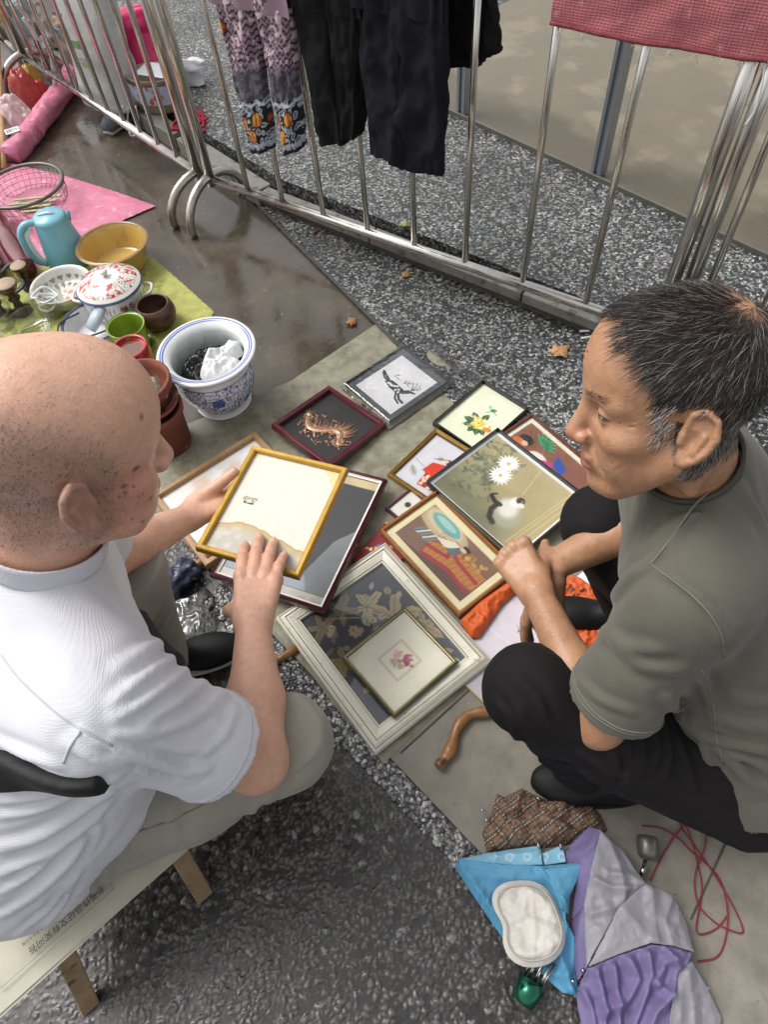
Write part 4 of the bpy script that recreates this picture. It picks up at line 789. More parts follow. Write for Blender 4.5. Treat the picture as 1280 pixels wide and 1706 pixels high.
t = painted('enamel_basin', 'white enamel basin with blue rim holding a grey adapter and black cable', 'basin', (-.885, 1.83, .010), [('bowl', [(0, .001), (.078, .001), (.088, .01), (.097, .052), (.105, .056), (.106, .06), (.101, .06), (.092, .05), (.083, .016), (.07, .009), (0, .008)], rimmed('d6d8d8', '39456e', .0585, .003), 6, m_enam)])
t = thing('power_adapter', 'pale grey speckled adapter with black cable in the white basin', 'adapter', (-.875, 1.825, .045), R(30)); MB().tube([(-.03, -.01, .012), (.0, 0, .03), (.035, .012, .055)], [.022, .026, .022], 12, squash=.6).build('body', mat('adapter_body', 'a9b3bb', rough=.4, var=.1, grain=('44598a', 70, .66)), t)
MB().tube(spline([(.035, .012, .055), (.07, .05, .07), (.11, .02, .04), (.09, -.05, .035), (.02, -.07, .03), (-.07, -.06, .035), (-.12, .0, .03), (-.10, .06, .03), (-.03, .07, .03)], 6), .0028, 6).build('cable', mat('black_rubber', '1a1a1b', rough=.5), t)
painted('red_pot', 'small round red ceramic pot with earth inside', 'flower pot', (-.727, 1.64, .010), [('pot', [(0, .0), (.04, 0), (.055, .03), (.058, .07), (.056, .098), (.049, .102), (.045, .098), (.045, .088), (0, .087)], lambda th, s, r, z: blend(plain('a8262a')(th, s, r, z), (s > .83), '6b4a38'), 6, m_enam)])
# kettle
t = thing('electric_kettle', 'pale blue electric kettle with white handle grip', 'kettle', (-1.06, 2.262, .012), R(205)); m_kb = mat('kettle_blue', '78b3c4', rough=.35, var=.06, coat=.2)
MB().lathe([(0, 0), (.078, 0), (.08, .008), (.075, .05), (.062, .13), (.056, .165), (.055, .172), (.048, .178), (0, .18)], 48).build('body', m_kb, t)
MB().lathe([(.057, .166), (.0585, .172), (.05, .183), (.0, .186)], 40).build('lid', m_kb, t); MB().tube([(-.02, .01, .187), (.0, 0, .190), (.03, -.012, .187)], .004, 8).build('lid_grip', mat('kettle_white', 'd9dcdc', rough=.4), t)
MB().tube(spline([(.045, 0, .172), (.085, 0, .175), (.112, 0, .15), (.118, 0, .10), (.108, 0, .045), (.078, 0, .018)], 6), .014, 12, squash=.8).build('handle', m_kb, t); MB().tube(spline([(.075, 0, .155), (.096, 0, .14), (.101, 0, .10), (.094, 0, .05), (.08, 0, .03)], 6), .010, 10).build('handle_grip', MATS['kettle_white'], t)
MB().add([(-.045, -.02, .17), (-.045, .02, .17), (-.075, 0, .172), (-.05, -.018, .13), (-.05, .018, .13), (-.066, 0, .14)], [(0, 2, 1), (0, 3, 5, 2), (1, 2, 5, 4), (0, 1, 4, 3), (3, 4, 5)]).build('spout', m_kb, t)
# glass bowls
m_gl = glass_mat('bowl_glass', rough=.03, amount=.45, base=.01, tint=(.98, .99, .975))
for (px, py), r, h, lb in (((92, 523), .055, .085, 'thick glass jar holding a coil of white cord'), ((60, 552), .075, .05, 'wide clear glass bowl behind the bald man\'s head'), ((5, 545), .06, .07, 'frosted glass bowl at the far end of the green mat')):
    t = thing('glass_bowl', lb, 'bowl', P(px, py, .012)); MB().lathe([(0, 0), (r*.7, 0), (r*.85, h*.2), (r, h*.9), (r*1.02, h), (r*.95, h), (r*.8, h*.25), (r*.6, .006), (0, .006)], 36).build('bowl', m_gl, t)
    if 'cord' in lb: MB().tube(spline([(.035*math.cos(a)*(1+.2*math.sin(a*1.7)), .035*math.sin(a), .03+.0035*a+.006*math.sin(a*2.3)) for a in np.linspace(0, 17, 40)], 3), .0035, 6).build('cord', MATS['kettle_white'], t)
# turned wooden stands
m_dw = mat('dark_turned_wood', '3f231d', rough=.35, var=.3, vs_=50, coat=.3)
for (px, py), s, lb in (((38, 520), 1.0, 'turned dark wood candle stand topped with a pale disc'), ((8, 528), .9, 'shorter turned wood candle stand at the edge of the green mat'), ((52, 480), .8, 'small brass and wood cup stand behind the candle stands')):
    t = thing('candle_stand', lb, 'stand', P(px, py, .012)); MB().lathe([(0, 0), (.034*s, 0), (.036*s, .012), (.016*s, .025), (.012*s, .045), (.022*s, .06), (.013*s, .075), (.024*s, .09*s), (.034*s, .105*s), (.034*s, .118*s)], 28).build('stem', m_dw, t); MB().lathe([(.034*s, .118*s), (.031*s, .121*s), (0, .120*s)], 28).build('top', mat('stand_top', 'a08a72', rough=.6, var=.2), t)
# thermos
t = thing('thermos', 'steel and dark red thermos flask lying by the kettle', 'flask', P(10, 430, .04)); a_, b__ = P(44, 452, .05), P(-22, 338, .08); d_ = b__-a_
MB().tube([a_, a_+d_*.06, a_+d_*.07, a_+d_*.3, a_+d_*.9], [.036, .038, .036, .036, .036], 20).build('body', mat('flask_red', '5e161c', rough=.25, coat=.5), t, world=True); o2 = np.array([-.10, .0, .0]); MB().tube([a_+o2+d_*.05, a_+o2+d_*.95], .034, 20).build('cup', m_ssd, t, world=True)
MB().tube(spline([P(0, 455, .05), P(20, 440, .07), P(40, 470, .06), P(15, 490, .05), P(-20, 470, .05)], 6), .012, 8, squash=.4).build('strap', mat('black_rubber', '1a1a1b'), t, world=True)
# round net basket
nc = P(38, 310, .10); t = thing('net_basket', 'round wire rimmed net basket with pale green sticks', 'basket', (nc[0], nc[1], .012)); zz_ = .09
th = np.linspace(0, 2*math.pi, 49); MB().tube([(.155*math.cos(a), .155*math.sin(a), zz_) for a in th], .007, 8, cap=False).build('rim', mat('rim_wire', '6d6a64', rough=.4, metal=.7), t)
nb = MB()
for k in range(40): a = k*2*math.pi/40; nb.tube([(.154*math.cos(a), .154*math.sin(a), zz_), (.15*math.cos(a+.05), .15*math.sin(a+.05), .03), (.12*math.cos(a+.1), .12*math.sin(a+.1), .003)], .0008, 4, cap=False)
for rr, z_ in ((.153, .075), (.152, .055), (.15, .035), (.14, .015), (.12, .004)): nb.tube([(rr*math.cos(a), rr*math.sin(a), z_) for a in th], .0009, 4, cap=False)
nb.build('net', mat('net_cord', '5e5852', rough=.7), t)
for k in range(4): MB().box((-.13+.02*k, -.05+.02*k, .006+.006*k), (.06+.02*k, -.038+.02*k, .010+.006*k)).build('stick', mat('pale_green_stick', 'a3ad7d', rough=.5), t, False)
# bamboo strip board and clothes bundles at the left edge
t = thing('bamboo_board', 'tall narrow bamboo board at the left edge of the walkway', 'board', P(-8, 275, .0)); a_, b__ = P(-2, 282, .03), P(-18, -60, .30); d_ = b__-a_; sd = np.cross(d_, (0, 0, 1.0)); sd /= np.linalg.norm(sd)
m_bam = mat('bamboo', '9a7444', rough=.5, var=.25, vs_=30, bump=.3, bs=60)
for k in range(3):
    off = sd*(-.008-.024*k+.03); pts = [a_+off+d_*s_ for s_ in np.linspace(0, 1, 9)]; MB().tube(pts, [.0125 if i % 2 else .0118 for i in range(9)], 10, squash=.5).build('bamboo_strip', m_bam, t, world=True)
for (px, py), r, hx, lb, h in (((28, 190), .085, 'd2b3b3', 'pale pink bundle of clothes in clear wrapping', .14), ((40, 148), .08, 'a8372f', 'red patterned bundle of clothes behind the pale pink one', .16), ((68, 155), .05, 'b3262a', 'small bright red packet beside the clothes bundles', .08), ((52, 128), .05, 'c9a63a', 'yellow packet tucked behind the red bundle', .09)):
    c0 = P(px, py, h*.5); v_, f_, _ = heap_geo(disc(c0, r, px, .1), .02, h, r*.7, .006, px, .45, 28); o = mesh_obj('clothes_bundle', v_, f_, mat('bundle_'+hx, hx, rough=.4, var=.25, vs_=40, coat=.3)); tag(o, lb, 'bundle')
bc = P(20, 218, .09); t = thing('barcode_tag', 'white tag printed with a barcode on the pale pink bundle', 'tag', bc, R(25)); MB().box((-.03, -.024, 0), (.03, .024, .001)).build('card', mat('card_white', 'dfe0e2', rough=.6), t, False)
x = -.024
while x < .022: w = random.choice((.0012, .002, .003)); MB().box((x, -.016, .0012), (x+w, .016, .0016)).build('stripe', mat('ink', '2a2a2c', rough=.7), t, False); x += w+random.choice((.0015, .002, .003))
# --- things behind the second barrier
m_woven = mat('woven_white', 'b9bbb6', rough=.5, var=.12, vs_=9, bump=.5, bs=40, bdist=.004)
def bag(name, label, base, w, d, h, rz, m, seed, lean=(0, 0), squash=.16, cat='bag'):
    n = 26; V = []; kk = 18
    for i in range(kk+1):
        z = h*i/kk; q = 1-.12*(i/kk)+.06*math.sin(i/kk*5+seed)
        for j in range(n):
            a = 2*math.pi*j/n; ca, sa = math.cos(a), math.sin(a); ex = 4; rr = (abs(ca)**ex+abs(sa)**ex)**(-1/ex); V.append([w/2*q*ca*rr+lean[0]*(i/kk)**2, d/2*q*sa*rr*(1-.5*(i/kk)**2)+lean[1]*(i/kk)**2, z])
    V = np.array(V); V[:, :2] *= (1+squash*(fbm(V*13+seed, 3, seed)-.5)*2)[:, None]; V = np.vstack([V, [[0, 0, 0]], [[lean[0], lean[1], h*.96]]]); c0 = len(V)-2
    F = [(i*n+j, i*n+(j+1) % n, (i+1)*n+(j+1) % n, (i+1)*n+j) for i in range(kk) for j in range(n)]+[(c0, (j+1) % n, j) for j in range(n)]+[(c0+1, kk*n+j, kk*n+(j+1) % n) for j in range(n)]
    t = thing(name, label, cat, base, rz); o = mesh_obj('bag_body', V, F, m, t); sd_ = o.modifiers.new('smooth', 'SUBSURF'); sd_.levels = sd_.render_levels = 1; roughen(o, squash*.09, 24, seed); return t
wb = P(195, 172, PZ)
t = bag('woven_sack', 'tall white woven sack printed with green marks behind the barrier', (*wb[:2], PZ+.001), .30, .20, .50, R(-35), m_woven, 3, (.0, .05), .06)
for k, (x0, z0, w, h, hx) in enumerate(((-.07, .30, .045, .02, '88aab8'), (.02, .26, .035, .03, '7ea06a'), (.06, .26, .03, .03, '7ea06a'), (.025, .215, .07, .012, '9aa39a'), (.03, .19, .06, .02, '8fae7a'), (-.03, .37, .05, .012, '77797a'))):
    MB().box((x0-.02, -.112, z0), (x0-.02+w, -.108, z0+h)).build('printed_mark', mat('mark_'+hx, hx, rough=.6), t, False)
pb_ = P(236, 150, PZ); bag('pink_plastic_bag', 'bright pink plastic bag standing behind the barrier posts', (*pb_[:2], PZ+.001), .27, .2, .30, R(10), mat('hot_pink_film', 'c41d5c', rough=.25, var=.1, sss=.15), 8, (.02, .02), .35)
cb = P(272, 178, PZ); t = thing('plastic_tub', 'clear brownish plastic tub with blue and red label beside the pink bag', 'tub', (*cb[:2], PZ+.001), R(-20))
MB().lathe([(0, 0), (.085, 0), (.095, .01), (.105, .13), (.110, .14), (.103, .14), (.092, .012), (0, .008)], 36, sx=1.15, sy=.85).build('tub', mat('tub_plastic', '8d7e64', rough=.3, var=.2, alpha=1), t); MB().lathe([(.1135*.97, .045), (.1135, .12)], 36, sx=1.14, sy=.85).build('label', mat('tub_label', '9fb4c6', rough=.4, var=.1, grain=('b9433a', 26, .55)), t)
MB().add([(-.06, -.05, .15), (.08, -.06, .145), (.1, .03, .16), (-.05, .05, .155), (0, 0, .175)], [(0, 1, 4), (1, 2, 4), (2, 3, 4), (3, 0, 4)]).build('paper', mat('card_white', 'dfe0e2'), t, False)
wb2 = P(318, 140, PZ); bag('white_plastic_bag', 'small white plastic bag slumped beside the tub', (*wb2[:2], PZ+.001), .12, .1, .1, 0, MATS['white_bag'], 4, (.02, 0), .3)
t = thing('red_yarn', 'loose tangle of red yarn on the terrazzo behind the posts', 'yarn', P(320, 205, PZ))
pts = [P(285+60*random.random(), 182+40*random.random(), PZ+.006+.01*random.random()) for _ in range(26)]; MB().tube(spline(pts, 5), .0055, 6).build('yarn', mat('red_wool', '96182c', rough=.9, var=.2), t, world=True)
sh = P(200, 205, .02); t = thing('shoe', 'grey shoe with pale sole under the barrier rail', 'shoe', (*sh[:2], .005), R(60)); 
MB().tube([(-.09, 0, .03), (-.06, 0, .04), (0, 0, .045), (.05, 0, .035), (.09, 0, .022), (.11, 0, .018)], [.028, .036, .04, .037, .03, .012], 14, squash=.9).build('upper', mat('shoe_grey', '565d66', rough=.7, var=.3, vs_=60), t); MB().tube([(-.09, 0, .01), (0, 0, .01), (.11, 0, .01)], [.03, .038, .02], 12, squash=.28).build('sole', mat('shoe_sole', '9a8f7c', rough=.7), t)
t = thing('white_strap', 'looped white plastic strap hanging below the barrier rail', 'strap', P(220, 225, 0)); MB().tube(spline([P(214, 180, .12), P(213, 205, .05), P(218, 226, .01), P(228, 222, .012), P(231, 200, .05), P(226, 178, .13)], 6), .006, 6, squash=.4).build('strap', MATS['kettle_white'], t, world=True)
t = thing('wire_loop', 'thin pale wire looped from the barrier foot', 'wire', P(150, 180, 0)); MB().tube(spline([P(128, 122, .17), P(134, 150, .10), P(150, 175, .05), P(170, 187, .03), P(190, 190, .05), P(205, 178, .15)], 6), .003, 6).build('wire', MATS['kettle_white'], t, world=True)
t = thing('yellow_bottle', 'white topped orange yellow bottle behind the barrier bars', 'bottle', (*P(172, 150, PZ)[:2], PZ+.001), 0); MB().lathe([(0, 0), (.034, 0), (.036, .02), (.036, .10), (.02, .13), (.017, .15)], 24).build('body', mat('orange_plastic', 'c98a24', rough=.3), t); MB().lathe([(.02, .149), (.02, .175), (0, .176)], 20).build('cap', MATS['kettle_white'], t)
for k, (px, py, w, h, hx, lb) in enumerate(((150, 105, .2, .2, '8e7f6c', 'brown patterned cloth bundle behind the barrier'), (118, 70, .22, .26, 'a39d94', 'pale grey bag of goods behind the barrier bars'), (88, 40, .2, .24, '9b8f86', 'dusty beige bag at the far end of the barrier'), (55, 50, .18, .2, '8fa2a6', 'pale blue grey bag lying beyond the barrier'), (30, 25, .25, .3, '6d6259', 'dark brown sack at the far end of the walkway'), (180, 60, .2, .3, 'b5b3ab', 'crumpled white sack behind the woven sack'))):
    q = P(px, py, PZ); zb = PZ+.001 if px > 80 else .006; bag('goods_bag', lb, (*q[:2], zb), w, w*.8, h, R(20*k), mat('goods_'+hx, hx, rough=.55, var=.3, vs_=14, bump=.5, bs=30, grain=('5d5048', 18, .6)), k+11, (0, .03), .3)
# strips of white ribbon at the far barrier
for k, (a_, b__) in enumerate((((28, 8), (62, 82)), ((40, 30), (80, 135)), ((70, 60), (92, 150)))):
    t = thing('hanging_ribbon', ('short', 'long', 'lowest')[k]+' strip of white plastic ribbon hanging at the far barrier', 'ribbon', P(*b__, 0), group='white ribbons on the far barrier'); p0_, p1_ = P(*a_, .5-.1*k), P(*b__, .06)
    MB().tube(spline([p0_, p0_*.6+p1_*.4+np.array([.02, 0, 0]), p1_], 6), .010, 6, squash=.2).build('ribbon', MATS['kettle_white'], t, world=True)
# ================================================================ CLOTHES AND BANNER ON THE BARRIER
rn3 = np.array([rn[0], rn[1], 0]); rn3 /= np.linalg.norm(rn3)
def onbar(px, py, off=.035): return PW(px, py, RA0+rn3*off, rn3)
def garment_leg(quad, depth, seed, off, fold=.012, n=44, k=70, flare=None):
    """quad of pixels TL, TR, BR, BL on the barrier plane -> a soft flattened tube with hanging folds"""
    tl, tr, br, bl = [onbar(*q, off) for q in quad]; s = np.linspace(0, 1, k)[:, None]; L = tl+(bl-tl)*s; Rr = tr+(br-tr)*s; th = np.linspace(0, 2*math.pi, n, endpoint=False)
    V = np.zeros((k, n, 3)); 
    for j, a in enumerate(th):
        x = .5-.5*np.sign(math.cos(a))*abs(math.cos(a))**.7; base = L+(Rr-L)*x; V[:, j] = base+rn3*depth*math.sin(a)
    side = np.repeat(th[None], k, 0); zz = np.repeat(s, n, 1)
    q = np.stack([np.cos(side)*1.6+seed, np.sin(side)*1.6, zz*3.2+.4*np.cos(side)], -1); d = (fbm(q*1.3, 3, seed)-.5)*2*fold*1.6; q2 = np.stack([zz*9+2*np.cos(side), np.cos(side)*3, np.sin(side)*2], -1); d += (1-np.abs(fbm(q2, 2, seed+3)-.5)*3)*fold*.45*sstep(zz, .2, .9)
    V += d[..., None]*(rn3*np.sin(side)[..., None]+.5*ru*(-np.cos(side))[..., None])
    i = np.arange((k-1)*n); r = i//n; c = i % n; F = np.stack([r*n+c, r*n+(c+1) % n, (r+1)*n+(c+1) % n, (r+1)*n+c], 1)
    return V.reshape(-1, 3), F[:, ::-1], zz.ravel(), side.ravel()
m_cb = mat('black_cotton', '101011', rough=.9, var=.15, vs_=30, bump=.25, bs=300, spec=.25); m_cn = mat('navy_cotton', '11121c', rough=.85, var=.15, vs_=30, bump=.25, bs=300, spec=.3); m_cp = mat('patterned_rayon', attr='Col', rough=.75, var=.06, vs_=30)
def print_col(zz, sd, u, seed):
    c = np.tile(np.array(lin('6c5c66')), (len(zz), 1)); x = u*11; n = fbm(np.column_stack([u*26, zz*30]), 3, seed)
    c = blend(c, zz < .52, '8f7684'); c = blend(c, (zz < .52) & ((np.abs(((zz*26+np.abs((x*1.3 % 1)-.5)*1.4) % 1)-.5) < .2)), '2a2228'); c = blend(c, (zz < .5) & (n > .6), 'd0b9bf')
    m = (zz > .42) & (zz < .66); c = blend(c, m, '45434e', sstep(zz, .42, .5)); c = blend(c, m & (n > .56), '75737f', .7)
    low = zz > .64; c = blend(c, low, '16161c'); q = np.column_stack([u*.9, zz*1.25]); w1 = worley(q, .055, seed+3); c = blend(c, low & (np.abs(w1[0]-.33) < .09), 'b3bccb'); c = blend(c, low & (w1[0] < .12), '8d99ad')
    for cx, cz in ((.12, .79), (.36, .77), (.56, .78), (.85, .76), (.25, .88), (.68, .88), (.05, .2)):
        e = np.hypot((u-cx)/.085, (zz-cz)/.058); c = blend(c, e < 1, 'a4571f'); c = blend(c, (e < .8) & (fbm(np.column_stack([u*50, zz*16]), 2, 5) > .5), 'd99a3c'); c = blend(c, (e > .82) & (e < 1), '3b1f14')
    lace = np.abs(zz-(.655+.018*np.abs(np.sin(u*16)))) < .011; c = blend(c, lace, 'c3c9d4'); c = blend(c, zz > .975, '121216'); c = blend(c, (np.abs(zz-.945) < .012), 'aab0bf')
    return c
def hang(name, label, legs, m, off, depth, top_px, seeds, pattern=False, fold=.012, cat='trousers'):
    base = onbar(*legs[0][3], off); t = thing(name, label, cat, (base[0], base[1], 0))
    for q, sd in zip(legs, seeds):
        V, F, zz, side = garment_leg(q, depth, sd, off, fold, *((130, 210) if pattern else (56, 90))); col = None
        if pattern:
            u0 = .5-.5*np.sign(np.cos(side))*np.abs(np.cos(side))**.7; lo = 0 if q is legs[0] else .5; col = print_col(zz, side, lo+.5*u0, 4)
        mesh_obj('leg', V, F, m, t, col=col, world=True)
    tl, tr = onbar(*legs[0][0], off), onbar(*legs[-1][1], off); w = [tl, tr]; zt = 1.145; V = []
    n = 24
    for i, (z_, dd) in enumerate(((tl[2]-.03, depth), (1.0, depth*.9), (1.09, .03), (zt, .012), (zt+.004, -.03), (zt-.02, -.055), (.95, -.06), (.75, -.062))):
        for j in range(n): x = j/(n-1); p = tl+(tr-tl)*x; V.append([p[0]+rn3[0]*(dd*(1 if i < 3 else 1)+.006*math.sin(x*19+i)-off*(i > 2)), p[1]+rn3[1]*(dd+.006*math.sin(x*19+i)-off*(i > 2)), z_])
    F = [(i*n+j, i*n+j+1, (i+1)*n+j+1, (i+1)*n+j) for i in range(7) for j in range(n-1)]; o = mesh_obj('waist', V, F, m, t, world=True, col=(np.tile(np.array(lin('8f7684')), (len(V), 1)) if pattern else None))
    return t
hang('patterned_trousers', 'flower patterned trousers in pink, grey and orange hung on the barrier', [[(355, -25), (424, -25), (456, 246), (422, 250)], [(420, -25), (487, -25), (505, 246), (478, 252)]], m_cp, .055, .03, 0, (3, 9), True, .010)
hang('black_trousers', 'plain black trousers with gathered cuffs hung next to the patterned pair', [[(486, -20), (560, -20), (580, 236), (534, 236)], [(545, -20), (607, -20), (603, 224), (575, 224)]], m_cb, .05, .024, 0, (5, 14), fold=.016)
hang('navy_trousers', 'dark navy trousers hanging lowest of the row', [[(592, -20), (672, -20), (688, 262), (622, 252)], [(655, -20), (748, -20), (740, 290), (652, 272)]], m_cn, .05, .026, 0, (7, 21), fold=.020)
t = hang('black_jacket', 'black jacket hung behind the barrier bar next to the navy trousers', [[(735, -20), (800, -20), (806, 106), (738, 106)], [(795, -20), (822, -20), (833, 86), (800, 94)]], m_cb, -.06, .03, 0, (11, 25), cat='jacket')
for ch in t.children:
    if ch.name.startswith('leg'): ch.name = 'panel'
# banner
t = thing('red_banner', 'faded red woven banner with frayed hem tied over the barrier', 'banner', (*onbar(926, 42, .03)[:2], 0)); n = 90
bpx = spline([(921, 38), (990, 52), (1060, 68), (1130, 80), (1200, 90), (1290, 102), (1400, 118)], 15)[:n]; n = len(bpx); k = 40; V = []
for i in range(k):
    for j in range(n):
        b_ = onbar(bpx[j][0], bpx[j][1], .045); f = i/(k-1); z = b_[2]+(1.16-b_[2])*f; q = fbm(np.array([[j*.06, i*.12]]), 3, 8)[0]
        V.append([b_[0]+rn3[0]*(.02*q*(1-f*.5)), b_[1]+rn3[1]*(.02*q*(1-f*.5)), z])
m_ban = mat('banner_cloth', 'b0656a', rough=.7, var=.18, vs_=14, bump=.5, bs=200, wave=60, grain=('c58a90', 40, .62), bdist=.002); mesh_obj('cloth', V, grid_faces(n, k), m_ban, t, world=True)
hem = MB(); hem.tube([np.array(V[j])+rn3*.003+np.array([0, 0, .004]) for j in range(0, n, 2)], .0045, 6); hem.build('hem', mat('banner_hem', '7d3a40', rough=.9, var=.4, vs_=90, bump=.8), t, world=True)
for _ in range(36): j = random.randrange(n); p = np.array(V[j])+rn3*.006; MB().tube([p, p+np.array([random.uniform(-.012, .012), random.uniform(-.006, .0), random.uniform(-.018, .006)])], .0006, 4).build('loose_thread', mat('thread', 'd9b9b4', rough=.8), t, world=True)
t = thing('cable_tie', 'white cable tie end hanging below the banner', 'cable tie', (*onbar(1255, 200, .05)[:2], 0)); MB().tube(spline([onbar(1276, 105, .05), onbar(1268, 150, .06), onbar(1258, 185, .06), onbar(1242, 210, .06)], 6), .0022, 6).build('tie', MATS['kettle_white'], t, world=True)
# ================================================================ PEOPLE: one implicit surface per body, meshed by surface nets
def smin(a, b, k):
    h = np.clip(.5+.5*(b-a)/k, 0, 1); return b*(1-h)+a*h-k*h*(1-h)
def smax(a, b, k): return -smin(-a, -b, k)
def cone(p, a, b, ra, rb):
    a = np.asarray(a, float); b = np.asarray(b, float); d = b-a; t = np.clip(((p-a)@d)/(d@d), 0, 1); return np.linalg.norm(p-(a+t[:, None]*d), axis=1)-(ra+(rb-ra)*t)
def ellip(p, c, r, M=None):
    q = p-np.asarray(c, float); q = q@M if M is not None else q; r = np.asarray(r, float)
    k0 = np.linalg.norm(q/r, axis=1); k1 = np.linalg.norm(q/(r*r), axis=1); return np.where(k1 > 1e-9, k0*(k0-1)/np.maximum(k1, 1e-9), -r.min())
def chain(p, pts, rad):
    d = None
    for i in range(len(pts)-1):
        c = cone(p, pts[i], pts[i+1], rad[i], rad[i+1]); d = c if d is None else np.minimum(d, c)
    return d
def sdf_mesh(fn, lo, hi, h, margin=1.25):
    lo = np.asarray(lo, float); nc = np.ceil((np.asarray(hi)-lo)/(4*h)).astype(int); dim = nc*4+1; H4 = 4*h
    def ev(pts):
        out = np.empty(len(pts))
        for i in range(0, len(pts), 200000): out[i:i+200000] = fn(pts[i:i+200000])
        return out
    g = np.stack(np.meshgrid(*[lo[k]+H4*np.arange(nc[k]+1) for k in range(3)], indexing='ij'), -1); D = ev(g.reshape(-1, 3)).reshape(nc+1)
    mn = np.abs(D); m8 = np.minimum.reduce([mn[a:a+nc[0], b:b+nc[1], c:c+nc[2]] for a in (0, 1) for b in (0, 1) for c in (0, 1)]); act = np.argwhere(m8 < H4*1.0*margin)
    F = np.ones(dim, np.float32); up = np.repeat(np.repeat(np.repeat(D, 4, 0), 4, 1), 4, 2); F[:] = up[:dim[0], :dim[1], :dim[2]]
    o5 = np.stack(np.meshgrid(*[np.arange(5)]*3, indexing='ij'), -1).reshape(-1, 3); idx = (act[:, None]*4+o5[None]).reshape(-1, 3); flat = np.ravel_multi_index(idx.T, dim); flat = np.unique(flat)
    sub = np.stack(np.unravel_index(flat, dim), 1); F.ravel()[flat] = ev(lo+sub*h)
    S = F < 0; n = dim-1; cnt = np.zeros(n, np.int8)
    for a in (0, 1):
        for b in (0, 1):
            for c in (0, 1): cnt += S[a:a+n[0], b:b+n[1], c:c+n[2]]
    cells = np.argwhere((cnt > 0) & (cnt < 8)); vid = -np.ones(n, np.int64); vid[tuple(cells.T)] = np.arange(len(cells))
    acc = np.zeros((len(cells), 3)); num = np.zeros(len(cells)); cor = [(a, b, c) for a in (0, 1) for b in (0, 1) for c in (0, 1)]
    for i, A in enumerate(cor):
        for j, B in enumerate(cor):
            if j <= i or sum(abs(np.subtract(A, B))) != 1: continue
            fa = F[tuple((cells+A).T)]; fb = F[tuple((cells+B).T)]; m = (fa < 0) != (fb < 0); t = np.where(m, fa/np.where(m, fa-fb, 1), 0)
            acc += m[:, None]*(np.array(A)+t[:, None]*(np.array(B)-np.array(A))); num += m
    V = lo+(cells+acc/num[:, None])*h; Q_ = []
    for ax in range(3):
        a1, a2 = (ax+1) % 3, (ax+2) % 3; sl0 = [slice(None)]*3; sl1 = [slice(None)]*3; sl0[ax] = slice(0, -1); sl1[ax] = slice(1, None); e = np.argwhere(S[tuple(sl0)] != S[tuple(sl1)])
        e = e[(e[:, a1] > 0) & (e[:, a2] > 0) & (e[:, a1] < n[a1]) & (e[:, a2] < n[a2])]; neg = S[tuple(e.T)]
        o1 = np.zeros(3, int); o1[a1] = 1; o2 = np.zeros(3, int); o2[a2] = 1
        q = np.stack([vid[tuple((e-o1-o2).T)], vid[tuple((e-o2).T)], vid[tuple(e.T)], vid[tuple((e-o1).T)]], 1); q[~neg] = q[~neg][:, ::-1]; Q_.append(q[(q >= 0).all(1)])
    return V, np.concatenate(Q_)
def grad(fn, p, e=.0015):
    g = np.stack([fn(p+np.eye(3)[k]*e)-fn(p-np.eye(3)[k]*e) for k in range(3)], 1); return g/(np.linalg.norm(g, axis=1)[:, None]+1e-9)
def prune(V, F):
    u = np.unique(F); m = -np.ones(len(V), int); m[u] = np.arange(len(u)); return V[u], m[F]
def rot3(yaw, pitch, roll):
    cy, sy, cp, sp, cr, sr = math.cos(yaw), math.sin(yaw), math.cos(pitch), math.sin(pitch), math.cos(roll), math.sin(roll)
    return np.array([[cy, -sy, 0], [sy, cy, 0], [0, 0, 1]])@np.array([[cp, 0, sp], [0, 1, 0], [-sp, 0, cp]])@np.array([[1, 0, 0], [0, cr, -sr], [0, sr, cr]])
# ---- a head in its own axes: x forward, y left, z up, eye level at z = 0
def ear_sdf(p, s):
    q = p.copy(); q[:, 1] *= s                         # fold both ears onto the left side
    c = np.array([-.014, .078, -.012]); a = .32; q = q-c
    # tip the ear back a little and flare it out from the skull
    x, y, z = q[:, 0], q[:, 1], q[:, 2]; ca, sa = math.cos(.22), math.sin(.22); x, z = x*ca+z*sa, -x*sa+z*ca; cb, sb = math.cos(.42), math.sin(.42); x, y = x*cb-y*sb, x*sb+y*cb
    r = np.stack([x, y, z], 1)
    plate = ellip(r, (-.004, .004, 0), (.0185, .0052, .032)); helix = [(.010, .006, .008), (.008, .008, .024), (-.004, .010, .033), (-.017, .011, .026), (-.0225, .011, .008), (-.018, .010, -.010), (-.010, .009, -.022), (-.001, .008, -.029)]
    d = smin(plate, chain(r, [np.array(h) for h in helix], [.0035, .004, .0042, .0042, .004, .0038, .004, .005]), .004)
    d = smin(d, ellip(r, (.0035, .005, -.027), (.0075, .0055, .009)), .006); d = smax(d, -ellip(r, (.0005, .0135, -.003), (.010, .0085, .013)), .004); d = smax(d, -ellip(r, (-.009, .0135, .017), (.008, .0052, .009)), .003)
    d = smin(d, cone(r, (.011, .006, .0), (.011, .007, -.008), .0045, .004), .004); d = smin(d, cone(r, (-.011, .0095, .006), (-.006, .009, -.015), .003, .003), .004)
    return d
